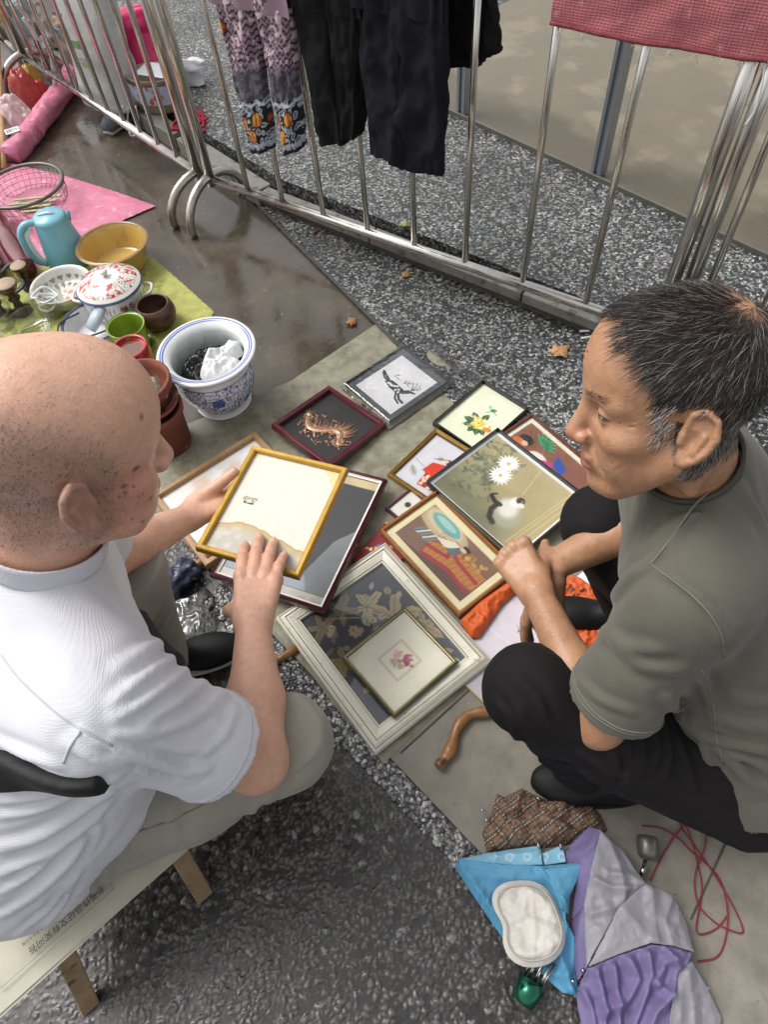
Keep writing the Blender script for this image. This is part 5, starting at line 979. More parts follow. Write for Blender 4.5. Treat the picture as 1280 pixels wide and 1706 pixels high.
def head_sdf(p, o):
    ap = p.copy(); ap[:, 1] = np.abs(ap[:, 1])
    d = ellip(p, (-.014, 0, .034), (.101, .078, .086)); d = smin(d, ellip(p, (.030, 0, .045), (.060, .064, .058)), .03); d = smin(d, ellip(p, (.034, 0, -.032), (.052, .056, .078)), .03)
    d = smin(d, cone(ap, (-.008, .054, -.052), (.052, .022, -.098), o.get('jaw', .021), .019), .022); d = smin(d, ellip(p, (.066, 0, -.102), (.020, .022, .017)), .018)
    d = smin(d, ellip(ap, (.050, .046, -.030), (.026, .020, .017)), .018); d = smin(d, ellip(ap, (.052, .036, -.062), np.array([.026, .024, .026])*o.get('cheek', 1)), .02)     # cheekbone, cheek
    d = smin(d, cone(ap, (.080, .012, .017), (.062, .050, .014), .0095, .0085), .014)                                    # brow ridge
    d = smax(d, -ellip(ap, (.091, .031, -.004), (.020, .017, .013)), .014)                                              # socket
    d = smin(d, cone(p, (.083, 0, .008), (.104, 0, -.034), .0075, .0105), .012); d = smin(d, ellip(ap, (.093, .013, -.040), (.011, .008, .008)), .006); d = smin(d, ellip(p, (.1015, 0, -.038), (.010, .010, .009)), .006)
    d = smax(d, -ellip(ap, (.095, .0075, -.049), (.006, .0035, .004)), .003)
    d = smin(d, ellip(p, (.073, 0, -.068), (.018, .028, .020)), .014)                                                   # muzzle
    d = smin(d, ellip(p, (.0865, 0, -.0655), (.0095, .021, .0056)), .005); d = smin(d, ellip(p, (.0850, 0, -.0775), (.0100, .018, .0066)), .005)
    d = smax(d, -cone(ap, (.0945, 0, -.0712), (.074, .027, -.0725), .0022, .0016), .003)                                 # mouth line
    d = smax(d, -cone(ap, (.089, .019, -.040), (.073, .035, -.075), .0022, .0014), .006)                                 # nose to mouth fold
    d = smin(d, ellip(ap, (.0685, .031, -.003), (.0142, .0150, .0125)), .005)                                            # lids
    d = smax(d, -ellip(ap, (.084, .031, -.0035), (.0115, .0125, o.get('lid', .0032))), .002)                                            # slit
    for k, zz in enumerate(o.get('wrinkles', ())): xx = .030+.060*math.sqrt(max(.05, 1-((zz-.045)/.058)**2)); d = smax(d, -cone(ap, (xx+.0010, 0, zz), (xx-.020, .046, zz-.005), .0032, .0022), .003)
    for a in o.get('crow', ()): d = smax(d, -cone(ap, (.062, .0480, -.004), (.046, .0605, -.004+a), .0019, .0012), .003)
    d = smin(d, ear_sdf(p, 1), .004); d = smin(d, ear_sdf(p, -1), .004)
    return d
# ---- a hand: returns the list of bones and an sdf
class Hand:
    def __init__(s, wrist, d, n, thumb, curl=(.3, .4, .2), per=None, spread=.10, tcurl=(.2, .3), tdir=None, sc=1.0, fk=.0012, mcp=1.0):
        s.fk, s.mcp = fk, mcp
        d = np.asarray(d, float); d /= np.linalg.norm(d); n = np.asarray(n, float); n = n-d*(n@d); n /= np.linalg.norm(n); t = np.cross(d, n); t = t if t@np.asarray(thumb, float) > 0 else -t
        s.w = np.asarray(wrist, float); s.d, s.n, s.t = d, n, t; s.sc = sc; s.f = []; L = [(.040, .025, .021), (.045, .029, .022), (.042, .027, .022), (.033, .020, .019)]; off = [.0285, .0095, -.0095, -.027]; ln = [.086, .090, .086, .078]
        rr = [(.0112, .0102, .0094, .0080), (.0114, .0104, .0095, .0081), (.0110, .0100, .0092, .0079), (.0098, .0088, .0081, .0070)]
        for k in range(4):
            cv = per[k] if per else curl; m = s.w+sc*(d*ln[k]+t*off[k]+n*.002); a = spread*(1.5-k); dd = d*math.cos(a)+t*math.sin(a); nn = n.copy(); pts = [m]; ang = 0
            for q in range(3): ang += cv[q]; pts.append(pts[-1]+sc*L[k][q]*(dd*math.cos(ang)-nn*math.sin(ang)))
            s.f.append((pts, [sc*r for r in rr[k]], dd, nn, ang))
        td = np.asarray(tdir, float) if tdir is not None else d*.75+t*.6-n*.2; td /= np.linalg.norm(td); b = s.w+sc*(d*.022+t*.022-n*.008); a1 = b+sc*td*.042; ax = td-n*tcurl[0]+d*.0; ax /= np.linalg.norm(ax); a2 = a1+sc*ax*.034; bx = ax*1.0+d*tcurl[1]*.5-n*tcurl[1]*.5; bx /= np.linalg.norm(bx); a3 = a2+sc*bx*.026
        s.tp = [b, a1, a2, a3]; s.tr = [sc*.017, sc*.0135, sc*.011, sc*.0085]
    def sdf(s, p):
        sc = s.sc; d = None
        for k, (pts, r, *_x) in enumerate(s.f):
            o = (.020, .007, -.007, -.018)[k]; c = cone(p, s.w+s.t*o*.75*sc-s.n*.002, pts[0]-s.n*.003*sc, .0165*sc, .0125*sc); d = c if d is None else smin(d, c, .010)
        d = smin(d, cone(p, s.w+sc*(s.d*.03+s.t*.016-s.n*.012), s.w+sc*(s.d*.065+s.t*.012-s.n*.008), .014*sc, .011*sc), .012)
        fg = None
        for pts, r, *_x in s.f:
            c = chain(p, pts, r); kn = np.linalg.norm(p-(pts[1]), axis=1)-r[1]*1.10; c = smin(c, kn, .003); c = smin(c, np.linalg.norm(p-(pts[0]+s.n*.002), axis=1)-.0108*sc*s.mcp, .008); fg = c if fg is None else smin(fg, c, s.fk)
        d = smin(d, fg, .006); th = cone(p, s.tp[0], s.tp[1], s.tr[0], s.tr[1]); th = np.minimum(th, chain(p, s.tp[1:], s.tr[1:])); return smin(d, th, .010)
    def nails(s):
        out = []
        for pts, r, dd, nn, ang in s.f:
            ax = (pts[3]-pts[2]); ax /= np.linalg.norm(ax); up = s.n*math.cos(ang)+dd*math.sin(ang); out.append((pts[3]+up*r[3]*.55+ax*r[3]*.15, up, ax, r[3]))
        return out
def limb(p, segs, k=.02):
    d = None
    for a, b, ra, rb in segs: c = cone(p, a, b, ra, rb); d = c if d is None else smin(d, c, k)
    return d
# ---- skin
def skin_mat(name, rough=.42):
    m = mat(name, attr='Col', rough=rough, var=.11, vs_=90, sss=.08, bump=.55, bs=300, bdist=.0012, rvar=.1); return m
def ridged(p, A, sc, seed, warp=.5):
    """creases: A maps world to stretched coordinates"""
    q = p@A.T; q = q+warp*(vnoise(q*.7+9, seed)[:, None]-.5); n = vnoise(q*sc, seed)*.65+vnoise(q*sc*2.1+3, seed+1)*.35; return 1-np.abs(n-.5)*4
def basis(long_dir, squeeze=.22):
    u = np.asarray(long_dir, float); u /= np.linalg.norm(u); return np.eye(3)-(1-squeeze)*np.outer(u, u)
def person_mesh(name, fn, regions, coarse, parent, m, colfn, hand_boxes=()):
    """regions: (lo, hi, h) fine boxes; the coarse mesh loses the faces lying inside a fine box; all joined into one mesh"""
    Vs, Fs = [], []; n0 = 0
    V, F = sdf_mesh(fn, *coarse)
    for lo, hi, h, f2 in regions:
        lo2 = np.asarray(lo)+.008; hi2 = np.asarray(hi)-.008; ins = ((V > lo2) & (V < hi2)).all(1); F = F[~ins[F].all(1)]
    V, F = prune(V, F); Vs.append(V); Fs.append(F); n0 = len(V)
    for lo, hi, h, f2 in regions: V, F = sdf_mesh(f2 or fn, lo, hi, h); Vs.append(V); Fs.append(F+n0); n0 += len(V)
    V = np.concatenate(Vs); F = np.concatenate(Fs)
    return mesh_obj(name, V, F, m, parent, True, colfn(V), world=True), V
def eyes(t, M, c, sc, iris='2a1a12'):
    for s in (-1, 1):
        th = np.linspace(0, math.pi, 17); ph = np.linspace(0, 2*math.pi, 20, endpoint=False); V = []; C = []
        for a in th:
            for b in ph: V.append((.0122*math.cos(a), .0122*math.sin(a)*math.cos(b), .0122*math.sin(a)*math.sin(b))); C.append(lin('100c0b') if a < .22 else lin(iris) if a < .5 else lin('a3968b'))
        V = (np.array(V)+(.0685, s*.031, -.0035))*sc@M.T+c; n = 20
        F = [(i*n+j, (i+1)*n+j, (i+1)*n+(j+1) % n, i*n+(j+1) % n) for i in range(16) for j in range(n)]; mesh_obj('eye', V, F, mat('eyeball', attr='Col', rough=.08, var=0, coat=.5), t, col=np.array(C), world=True)
def strands(name, roots, dirs, lens, wid, cols, t, m, grav=.3, curl=.15, seg=4, nrm=None, lift=.3):
    n = len(roots); P0 = roots.copy(); D = dirs/np.linalg.norm(dirs, axis=1)[:, None]; pts = [P0]; r_ = np.random.default_rng(3)
    for k in range(seg):
        D = D+np.array([0, 0, -grav/seg])+curl*r_.standard_normal((n, 3))*.3
        if nrm is not None: dn = (D*nrm).sum(1); D = D-nrm*(np.clip(dn-lift*(1-k/seg), -9, 9))[:, None]*.6
        D /= np.linalg.norm(D, axis=1)[:, None]; pts.append(pts[-1]+D*(lens/seg)[:, None])
    pts = np.stack(pts, 1); side = np.cross(D, nrm if nrm is not None else np.array([0, 0, 1.0])); side /= np.linalg.norm(side, axis=1)[:, None]+1e-9; up = np.cross(side, D); V = np.zeros((n, seg+1, 3, 3))
    for k in range(seg+1):
        w = wid*(1-.8*(k/seg)**2)
        for j in range(3): a = 2.094*j; V[:, k, j] = pts[:, k]+(w[:, None] if np.ndim(w) else w)*(side*math.cos(a)+up*math.sin(a))
    b = (np.arange(n)*(seg+1)*3)[:, None, None]; k = np.arange(seg)[None, :, None]*3; j = np.arange(3)[None, None]; jn = (j+1) % 3
    F = np.stack([b+k+j, b+k+jn, b+k+3+jn, b+k+3+j], -1).reshape(-1, 4); return mesh_obj(name, V.reshape(-1, 3), F, m, t, True, np.repeat(cols, (seg+1)*3, 0), world=True)
m_hair = mat('hair', attr='Col', rough=.35, var=.05, spec=.5)
def hit(fn, px, py, off=0):
    d = ray(px, py); d = d/np.linalg.norm(d); p = np.array([0, 0, CAM_H])
    for _ in range(160):
        s_ = fn(p[None])[0]-off; p = p+d*s_*.85
        if s_ < 2e-4 or p[2] < 0: break
    return p
def crease_lines(fn, lines):
    out = []
    for pts, amp, w in lines: out.append((np.array([hit(fn, x, y) for x, y in spline(pts, 4)]), amp, w))
    return out
def creases(p, L):
    f = np.zeros(len(p))
    for pts, amp, w in L:
        lo, hi = pts.min(0)-.05, pts.max(0)+.05; m = ((p > lo) & (p < hi)).all(1)
        if not m.any(): continue
        q = p[m]; d = np.full(len(q), 9.0); tt = np.zeros(len(q)); n = len(pts)-1
        for i in range(n):
            a, b = pts[i], pts[i+1]; ab = b-a; t = np.clip(((q-a)@ab)/(ab@ab+1e-12), 0, 1); dd = np.linalg.norm(q-(a+t[:, None]*ab), axis=1); k = dd < d; d = np.where(k, dd, d); tt = np.where(k, (i+t)/n, tt)
        env = np.sin(np.clip(tt*.9+.05, 0, 1)*math.pi)**.6; w = w*.85; f[m] += 1.45*amp*env*(np.exp(-(d/w)**2)-.45*np.exp(-((d-2.1*w)/(1.1*w))**2))
    return .009*np.tanh(f/.009)
def c2_(pts): return [(x*.469, 1050+y*.469) for x, y in pts]
# ================================================================ THE SEATED BALD MAN IN WHITE
LH = np.array([-.330, .482, .965]); LM = rot3(R(30), R(21), R(-6)); LS = 1.04
def toL(p): return (p-LH)@LM/LS
rsh, lsh = np.array([-.345, .275, .755]), np.array([-.475, .585, .75]); relb = np.array([-.222, .262, .495]); rwr = P(422, 1035, .462)
lelb = P(165, 935, .52); lwr = P(316, 862, .400); nb_ = np.array([-.42, .425, .81]); rd = np.array([.41, -.91, 0]); 
fd = P(442, 905, .425)-rwr; LHR = Hand(rwr, fd+np.array([0, 0, .010]), (.05, -.25, 1), (-1, 0, 0), per=[(.10, .22, .14), (.08, .16, .12), (.10, .18, .12), (.14, .22, .14)], spread=.065, sc=1.1, tdir=(-.55, .55, -.75), tcurl=(.3, .4))
ld = P(402, 818, .366)-lwr; LHL = Hand(lwr, ld, (.0, -.25, -1), (0, 1, .35), per=[(-.10, .12, .1), (-.10, .12, .1), (-.10, .12, .1), (-.08, .12, .1)], spread=.06, tdir=(.80, .50, .16), tcurl=(.0, .3), sc=1.05)
LSC = 1.0
tors_a, tors_b = np.array([-.650, .290, .375]), np.array([-.452, .398, .705])
def L_torso(p):
    d = None
    for s in (-.078, .078): c = cone(p, tors_a+rd*s, tors_b+rd*s*.95, .128, .104); d = c if d is None else smin(d, c, .07)
    d = smin(d, ellip(p, (-.53, .315, .47), (.155, .155, .15)), .06); d = smin(d, cone(p, rsh, nb_+rd*.03, .060, .055), .05); d = smin(d, cone(p, lsh, nb_-rd*.03, .060, .055), .05); return d
def L_neck(p): return cone(p, LH+LM@np.array([-.030, 0, -.055])*LS, nb_+np.array([.0, .0, -.01]), .062, .066)
def L_arm(p): return np.minimum(limb(p, [(rsh, relb, .060, .043), (relb, relb*.6+rwr*.4, .042, .043), (relb*.6+rwr*.4, rwr, .043, .0275)], .02), limb(p, [(lsh, lelb, .060, .044), (lelb, lelb*.6+lwr*.4, .042, .041), (lelb*.6+lwr*.4, lwr, .041, .027)], .02))
LO = dict(jaw=.024, crow=(.004, -.006))
def L_head(p): return head_sdf(toL(p), LO)*LS
def L_body(p):
    d = smin(L_torso(p)+.006, L_neck(p), .03); d = smin(d, L_head(p), .022); a = L_arm(p); a = smin(a, LHR.sdf(p), .014); a = smin(a, LHL.sdf(p), .014); return smin(d, a, .03)
def L_up(p):
    d = smin(L_torso(p)+.006, L_neck(p), .03); d = smin(d, L_head(p), .022)
    nap = toL(p); d = smax(d, -cone(nap, (-.098, -.05, -.075), (-.098, .05, -.075), .004, .004)*LS, .01); return d
def hfn(H_, ext):
    def f(p): return smin(ext(p), H_.sdf(p), .014)
    return f
def hbox(H_, pad=.03):
    a = np.array([q for f in H_.f for q in f[0]]+H_.tp+[H_.w]); return a.min(0)-pad, a.max(0)+pad
def L_skin(V):
    q = toL(V); c = np.tile(np.array(lin('cfa189')), (len(V), 1)); hd = (np.linalg.norm(q/np.array([1, .8, 1.1]), axis=1) < .15)
    n = fbm(V*28, 4, 3); c = blend(c, sstep(n, .45, .75), 'd29c84', .45); c = blend(c, hd*sstep(q[:, 2], .04, .11), 'd6a88f', .7)
    c = blend(c, hd*(1-sstep(np.linalg.norm((q-np.array([.03, -.06, -.03]))/np.array([.05, .05, .05]), axis=1), .5, 1.1)), 'b5705c', .5); c = blend(c, (1-sstep(np.linalg.norm((q-np.array([-.014, -.085, -.01]))/np.array([.03, .03, .04]), axis=1), .7, 1.1)), 'b06a58', .45)
    st = hd*(1-sstep(q[:, 2]+.55*q[:, 0], .03, .075))*sstep(-q[:, 0], -.045, -.01)*sstep(q[:, 2], -.085, -.05); c = blend(c, st, '96786a', .62)
    r_ = np.random.default_rng(5)
    for _ in range(34):
        cx = np.array([r_.normal(.035, .016), -.068+r_.normal(0, .006), r_.normal(-.012, .030)]); rr = abs(r_.normal(.0013, .0011))+.0007; dd = np.linalg.norm((q-cx)*np.array([1, .35, 1]), axis=1); c = blend(c, hd*(1-sstep(dd, rr*.7, rr*1.5)), '5d3526', .75)
    for _ in range(14): cx = rwr+np.array([r_.normal(-.005, .02), r_.normal(.0, .09), .02]); dd = np.linalg.norm((V-cx)*np.array([1, 1, .3]), axis=1); c = blend(c, 1-sstep(dd, .0012, .003), '96593f', .6)
    for H_ in (LHR, LHL):
        for pts, r, *_x in H_.f:
            for z_ in pts[:3]: c = blend(c, 1-sstep(np.linalg.norm(V-z_, axis=1), .010, .018), 'b8755f', .35)
    return np.clip(c, 0, 1)
lp = thing('person', 'bald person in white polo shirt sitting on a stool, both hands on a gold frame', 'person', (-.60, .28, 0))
m_skl = skin_mat('skin_fair'); hb1, hb2 = hbox(LHR), hbox(LHL); hl = LM@np.zeros(3)+LH
_o, LV = person_mesh('body', L_body, [(LH-.165, LH+.165, .0028, L_up), (*hb1, .0021, hfn(LHR, L_arm)), (*hb2, .0021, hfn(LHL, L_arm))], ((-.86, .02, .2), (-.12, .86, 1.12), .0066), lp, m_skl, L_skin)
eyes(lp, LM, LH, LS)
ql = toL(LV); okl = np.linalg.norm(ql, axis=1) < .15; lv = LV[okl]; ql = ql[okl]; wst = (1-sstep(ql[:, 2]+.55*ql[:, 0], .02, .085))*sstep(-ql[:, 0], -.05, -.01)*sstep(ql[:, 2], -.09, -.05)*(1-(np.hypot(ql[:, 0]+.014, ql[:, 2]+.012) < .036)*(np.abs(ql[:, 1]) > .070))+.04*(ql[:, 2] > -.06)
r_ = np.random.default_rng(21); NS = 9000; pk = r_.choice(len(lv), NS, p=wst/wst.sum()); rt = lv[pk]+r_.normal(0, .0011, (NS, 3)); nl = grad(L_up, rt); rt = rt-nl*(L_up(rt)[:, None]); dl = nl*.8+.5*r_.standard_normal((NS, 3))+(np.array([-.4, 0, -.5])@LM.T); gy_ = r_.random(NS) < .55
strands('stubble', rt, dl, r_.uniform(.0016, .0034, NS), np.full(NS, .00022), np.where(gy_[:, None], np.array(lin('a79a90')), np.array(lin('4a3c36')))*r_.uniform(.7, 1.3, (NS, 1)), lp, m_hair, grav=.0, curl=.1, seg=1)
def nail_parts(H_, t, hx):
    for c0, up, ax, r in H_.nails():
        sd = np.cross(up, ax); V = []
        for i in range(5):
            for j in range(5): u, w = (i/4-.5)*2, (j/4-.5)*2; V.append(c0+ax*u*r*.85*(1-.12*w*w)+sd*w*r*.62-up*(w*w*.28*r+.0*u)+up*r*.30)
        mesh_obj('fingernail', V, grid_faces(5, 5), mat('nail_'+hx, hx, rough=.25, var=.04), t, world=True)
nail_parts(LHR, lp, 'c79a84')
# --- white polo shirt: a shell with an inside, cut at neck, cuffs and hem
cufR = rsh*.31+relb*.69; cufL = lsh*.3+lelb*.7; aR = (relb-rsh)/np.linalg.norm(relb-rsh); aL = (lelb-lsh)/np.linalg.norm(lelb-lsh); tax = (tors_b-tors_a)/np.linalg.norm(tors_b-tors_a)
A1 = basis(aR*.8+np.array([.2, .4, 0]), .25); A2 = basis(rd+np.array([-.25, 0, -.25]), .25); A3 = basis(aR+rd*.7, .18); ndir = (LH+LM@np.array([-.03, 0, -.06])-nb_); ndir /= np.linalg.norm(ndir)
hem_n = np.array([.35, .2, 1.0]); hem_n /= np.linalg.norm(hem_n); hem_c = np.array([-.60, .2, .330])
def L_base(p):
    t = L_torso(p); sl = limb(p, [(rsh, cufR+aR*.05, .061, .067)], .02); sl2 = limb(p, [(lsh, cufL+aL*.05, .062, .072)], .02); d = smin(smin(t-.010, sl-.006, .055), sl2-.006, .05)
    return smin(d, cone(p, rsh*.75+relb*.25+np.array([-.07, .01, -.09]), tors_a+rd*.09+np.array([-.01, 0, .05]), .035, .060), .08), sl, sl2   # loose cloth hanging below the arm pit
LCR = crease_lines(lambda p: L_base(p)[0], [(c2_(l), a, w) for l, a, w in (
    ([(655, 70), (560, 130), (470, 200), (400, 260)], .006, .007), ([(695, 112), (610, 180), (500, 260), (410, 310)], .0065, .007), ([(745, 165), (640, 250), (520, 330)], .006, .007), ([(795, 215), (700, 300), (560, 360), (420, 380)], .006, .008), ([(620, 20), (540, 60), (420, 130)], .005, .008),
    ([(430, 440), (560, 478), (650, 500), (730, 500)], .008, .008), ([(285, 360), (400, 420), (560, 470), (690, 540)], .007, .006), ([(250, 400), (350, 455), (460, 490)], .007, .008), ([(840, 280), (790, 380), (700, 460)], .003, .007), ([(480, 400), (620, 430), (740, 420)], .004, .008), ([(460, 500), (560, 520), (650, 545)], .006, .006),
    ([(0, 600), (120, 590), (280, 560), (420, 530)], .008, .009), ([(0, 660), (120, 640), (300, 575), (400, 550)], .006, .007), ([(0, 770), (150, 725), (320, 620), (430, 545)], .009, .010), ([(0, 860), (160, 800), (320, 680), (400, 590)], .007, .009), ([(0, 1010), (130, 930), (250, 820), (300, 730)], .008, .009), ([(60, 1075), (180, 980), (260, 880)], .006, .007), ([(150, 1060), (230, 960), (280, 860)], .006, .006), ([(0, 930), (110, 870), (230, 770)], .005, .007),
    ([(0, 400), (90, 440), (200, 480)], .005, .008), ([(340, 640), (350, 720), (310, 800)], .004, .006))])
def L_cloth(p):
    d, sl, sl2 = L_base(p); ws = 1-sstep(sl, .0, .10); f = creases(p, LCR)+.0030*ridged(p, A2, 17, 8)*(1-ws)*sstep(-((p-tors_b)@tax), .0, .14)+.0016*ridged(p, A3, 30, 14); return d-f, sl, sl2
def L_shirt(p):
    d, sl, sl2 = L_cloth(p); d0 = d; d = np.maximum(d, np.where(sl < .06, (p-cufR)@aR, -1)); d = np.maximum(d, np.where(sl2 < .06, (p-cufL)@aL, -1)); d = np.maximum(d, -((p-hem_c)@hem_n)); nk = L_neck(p); ct = (p-nb_)@ndir; d = np.maximum(d, np.where(nk < .022, ct-.066, -1)); return np.maximum(d, -(d0+.016))
m_whp = mat('white_polo', 'd2d2d8', rough=.8, var=.03, vs_=30, bump=.22, bs=200, wave=130, bdist=.0010, sheen=.1)
V, F = sdf_mesh(L_shirt, (-.92, .0, .2), (-.13, .80, .95), .0049); mesh_obj('shirt', V, F, m_whp, lp, world=True)
# collar, cuff bands and seams
def ring_on(fn, c, ax, r0, n=90, up=None):
    """points of a closed ring round axis ax through c where fn = 0"""
    u = np.cross(ax, (0, 0, 1.0)); u /= np.linalg.norm(u); w = np.cross(ax, u); a = np.linspace(0, 2*math.pi, n, endpoint=False); dr = np.cos(a)[:, None]*u+np.sin(a)[:, None]*w; lo = np.full(n, .01); hi = np.full(n, r0)
    for _ in range(22): mid = (lo+hi)/2; s = fn(c+dr*mid[:, None]) < 0; lo = np.where(s, mid, lo); hi = np.where(s, hi, mid)
    return c+dr*lo[:, None], dr
def collar_band(fn, c, ax, r0, h0, h1, off, m, t, name='collar', lean=.0, th=.0025):
    n = 90; rows = []
    for s in np.linspace(h0, h1, 7): q, dr = ring_on(fn, c+ax*s, ax, r0, n); rows.append(q+dr*(off+lean*(s-h0)))
    rows2 = [r-dr*th for r in rows[::-1]]; R_ = np.array(rows+rows2); k = len(R_); i = np.arange(k*n); r = i//n; cc_ = i % n
    F = np.stack([r*n+cc_, r*n+(cc_+1) % n, ((r+1) % k)*n+(cc_+1) % n, ((r+1) % k)*n+cc_], 1); return mesh_obj(name, R_.reshape(-1, 3), F, m, t, world=True)
m_whr = mat('white_rib', 'cdcdd4', rough=.8, var=.03, bump=.3, bs=260, wave=140, bdist=.0012)
collar_band(L_neck, nb_, ndir, .12, -.0+.050, .084, .006, m_whr, lp, lean=.10, th=.003)
# black strap of a waist pouch across the back
s1_, s2_ = hit(lambda p: L_base(p)[0], 10, 1278), hit(lambda p: L_base(p)[0], 178, 1299); e_ = (s2_-s1_)/np.linalg.norm(s2_-s1_); sp_n = tax-e_*(tax@e_); sp_n /= np.linalg.norm(sp_n); sp_c = s1_
def L_strap(p): d = L_base(p)[0]; w = .030-.016*sstep((p-s1_)@e_, .02, .15); return smax(smax(d-.014, np.abs((p-sp_c)@sp_n)-w, .006), np.maximum(np.maximum(-(d+.004), (p-s2_)@e_), np.linalg.norm(p-s1_, axis=1)-.26), .002)
V, F = sdf_mesh(L_strap, (-.90, .05, .2), (-.2, .7, .85), .006); mesh_obj('waist_strap', V, F, mat('black_webbing', '101012', rough=.7, var=.2, bump=.3, bs=200), lp, world=True)
# --- grey trousers
rhip, lhip = np.array([-.600, .222, .325]), np.array([-.675, .345, .325]); rkn, lkn = np.array([-.193, .305, .425]), np.array([-.475, .635, .445]); rank, lank = np.array([-.33, .38, .09]), np.array([-.535, .615, .09])
A4 = basis(rkn-rhip, .2); A5 = basis((0, 0, 1), .5)
LTC = []
def L_trs(p):
    d = limb(p, [(rhip, rhip*.4+rkn*.6, .100, .084), (rhip*.4+rkn*.6, rkn, .086, .068), (rkn, rank, .066, .062)], .03); e = limb(p, [(lhip, lhip*.4+lkn*.6, .112, .086), (lhip*.4+lkn*.6, lkn, .086, .062), (lkn, lank, .062, .058)], .03); d = smin(d, e, .04)
    for s in (-.07, .07): d = smin(d, cone(p, tors_a+rd*s+np.array([0, 0, -.01]), tors_a+rd*s+tax*.05, .112, .110), .05)
    f = .0035*ridged(p, A4, 22, 4)+.0045*ridged(p, A5, 20, 9)*sstep(-((p-rkn)@(rkn-rhip)), .02, .19); d = d-f-(creases(p, LTC) if LTC else 0); d = np.maximum(d, .065-p[:, 2]); d = np.maximum(d, p[:, 2]-.47); return d
LTC = crease_lines(L_trs, [(c2_(l), a, w) for l, a, w in (([(300, 830), (400, 840), (560, 760)], .004, .006), ([(380, 680), (370, 780), (380, 900)], .006, .008), ([(320, 800), (330, 900), (340, 1000)], .006, .007), ([(270, 900), (300, 980), (310, 1040)], .005, .006), ([(960, 540), (920, 620), (830, 700)], .005, .008), ([(1000, 500), (985, 560), (950, 620)], .005, .007), ([(600, 560), (610, 650), (620, 760)], .004, .010), ([(480, 560), (460, 680), (480, 800)], .004, .010), ([(1120, 430), (1060, 480), (960, 530)], .003, .006))])
m_gt = mat('grey_trousers', '8a867b', rough=.8, var=.06, vs_=20, bump=.25, bs=350, sheen=.15)
V, F = sdf_mesh(L_trs, (-.88, .02, .05), (-.08, .78, .53), .0055); mesh_obj('trousers', V, F, m_gt, lp, world=True)
# seam along the near thigh
sm = []
for s in np.linspace(.05, 1.0, 30):
    c = rhip+(rkn-rhip)*s; dr = np.array([.10, -.62, .62]); dr /= np.linalg.norm(dr); lo, hi = .02, .2
    for _ in range(18):
        mid = (lo+hi)/2
        if L_trs((c+dr*mid)[None])[0] < 0: lo = mid
        else: hi = mid
    sm.append(c+dr*(lo+.0003))
MB().tube(sm, .0014, 6).build('seam', mat('grey_seam', '7d796f', rough=.85), lp, world=True)
# shoes
def shoe(t, c, d, L, m, sole=None, hgt=.055):
    d = np.array([d[0], d[1], 0])/math.hypot(*d[:2]); s = np.array([-d[1], d[0], 0]); c = np.asarray(c, float)
    def f(p):
        q = p-c; x, y, z = q@d, q@s, q[:, 2]; r = np.stack([x, y, z], 1); e = smin(ellip(r, (L*.16, 0, .028), (L*.34, .044, hgt*.62)), ellip(r, (-L*.26, 0, .04), (L*.24, .036, hgt*.9)), .03); return np.maximum(np.maximum(e, .012-p[:, 2]), p[:, 2]-c[2]-hgt*1.6)
    V, F = sdf_mesh(f, c-np.array([L, L, .02])*.75, c+np.array([L*.75, L*.75, .16]), .006); mesh_obj('shoe', V, F, m, t, world=True)
    n = 28; q = [c+d*L*.5*math.cos(a)*.98+s*.043*math.sin(a)*(1+.1*math.cos(a)) for a in np.linspace(0, 2*math.pi, n, endpoint=False)]; b = MB(); b.prism([(x[0], x[1]) for x in q], .006+0, .019); b.build('shoe_sole', sole or m, t, False, world=True)
m_shb = mat('black_leather', '0e0e0f', rough=.6, spec=.3, var=.2, vs_=30, bump=.2, bs=120); m_sl = mat('pale_sole', 'b9b7ae', rough=.6)
shoe(lp, (-.485, .640, .006), (1, .12), .25, m_shb, m_sl); shoe(lp, (-.31, .40, .012), (1, .2), .25, m_shb, m_sl)
# ================================================================ THE SQUATTING MAN IN THE GREY-GREEN SHIRT
RH = np.array([.352, .535, .885]); RM = rot3(R(171), R(6), R(23)); RS = 1.02
def toR(p): return (p-RH)@RM/RS/np.array([1, 1, 1.05])
r_lsh, r_rsh = np.array([.385, .365, .675]), np.array([.475, .690, .675]); r_lelb = np.array([.300, .288, .425]); r_lwr = P(893, 985, .475); r_relb = np.array([.500, .625, .475]); r_rwr = P(928, 938, .450); r_nb = np.array([.432, .522, .735])
RHL = Hand(r_lwr, P(858, 930, .478)-r_lwr, (-.30, -.42, 1), (.8, .3, .2), per=[(1.15, 1.1, .6), (1.2, 1.1, .6), (1.25, 1.1, .6), (1.3, 1.1, .6)], spread=.02, tdir=(.30, .85, -.30), tcurl=(.2, .2), fk=.004, mcp=.95, sc=.96)
RHR = Hand(r_rwr, P(872, 1035, .315)-r_rwr+np.array([-.01, 0, .0]), (-.75, .25, .15), (-.2, -.8, 0), per=[(.10, .25, .15), (.2, .3, .2), (.3, .35, .25), (.4, .4, .3)], spread=.05, tdir=(.05, -.55, -.75), tcurl=(.1, .2))
r_pel, r_chs = np.array([.635, .315, .235]), np.array([.462, .50, .625]); r_ld = np.array([-.265, -.964, 0])
r_tax = (r_chs-r_pel)/np.linalg.norm(r_chs-r_pel)
def R_torso(p):
    d = None
    for s in (-.072, .072): c = cone(p, r_pel+r_ld*s, r_chs+r_ld*s, .118, .098); d = c if d is None else smin(d, c, .07)
    d = smin(d, cone(p, r_lsh, r_nb+r_ld*.03, .056, .050), .05); d = smin(d, cone(p, r_rsh, r_nb-r_ld*.03, .056, .050), .05); return d
def R_neck(p):
    q = toR(p); return np.minimum(cone(p, RH+RM@np.array([-.028, 0, -.055])*RS, r_nb+np.array([0, 0, -.01]), .055, .060), 9)
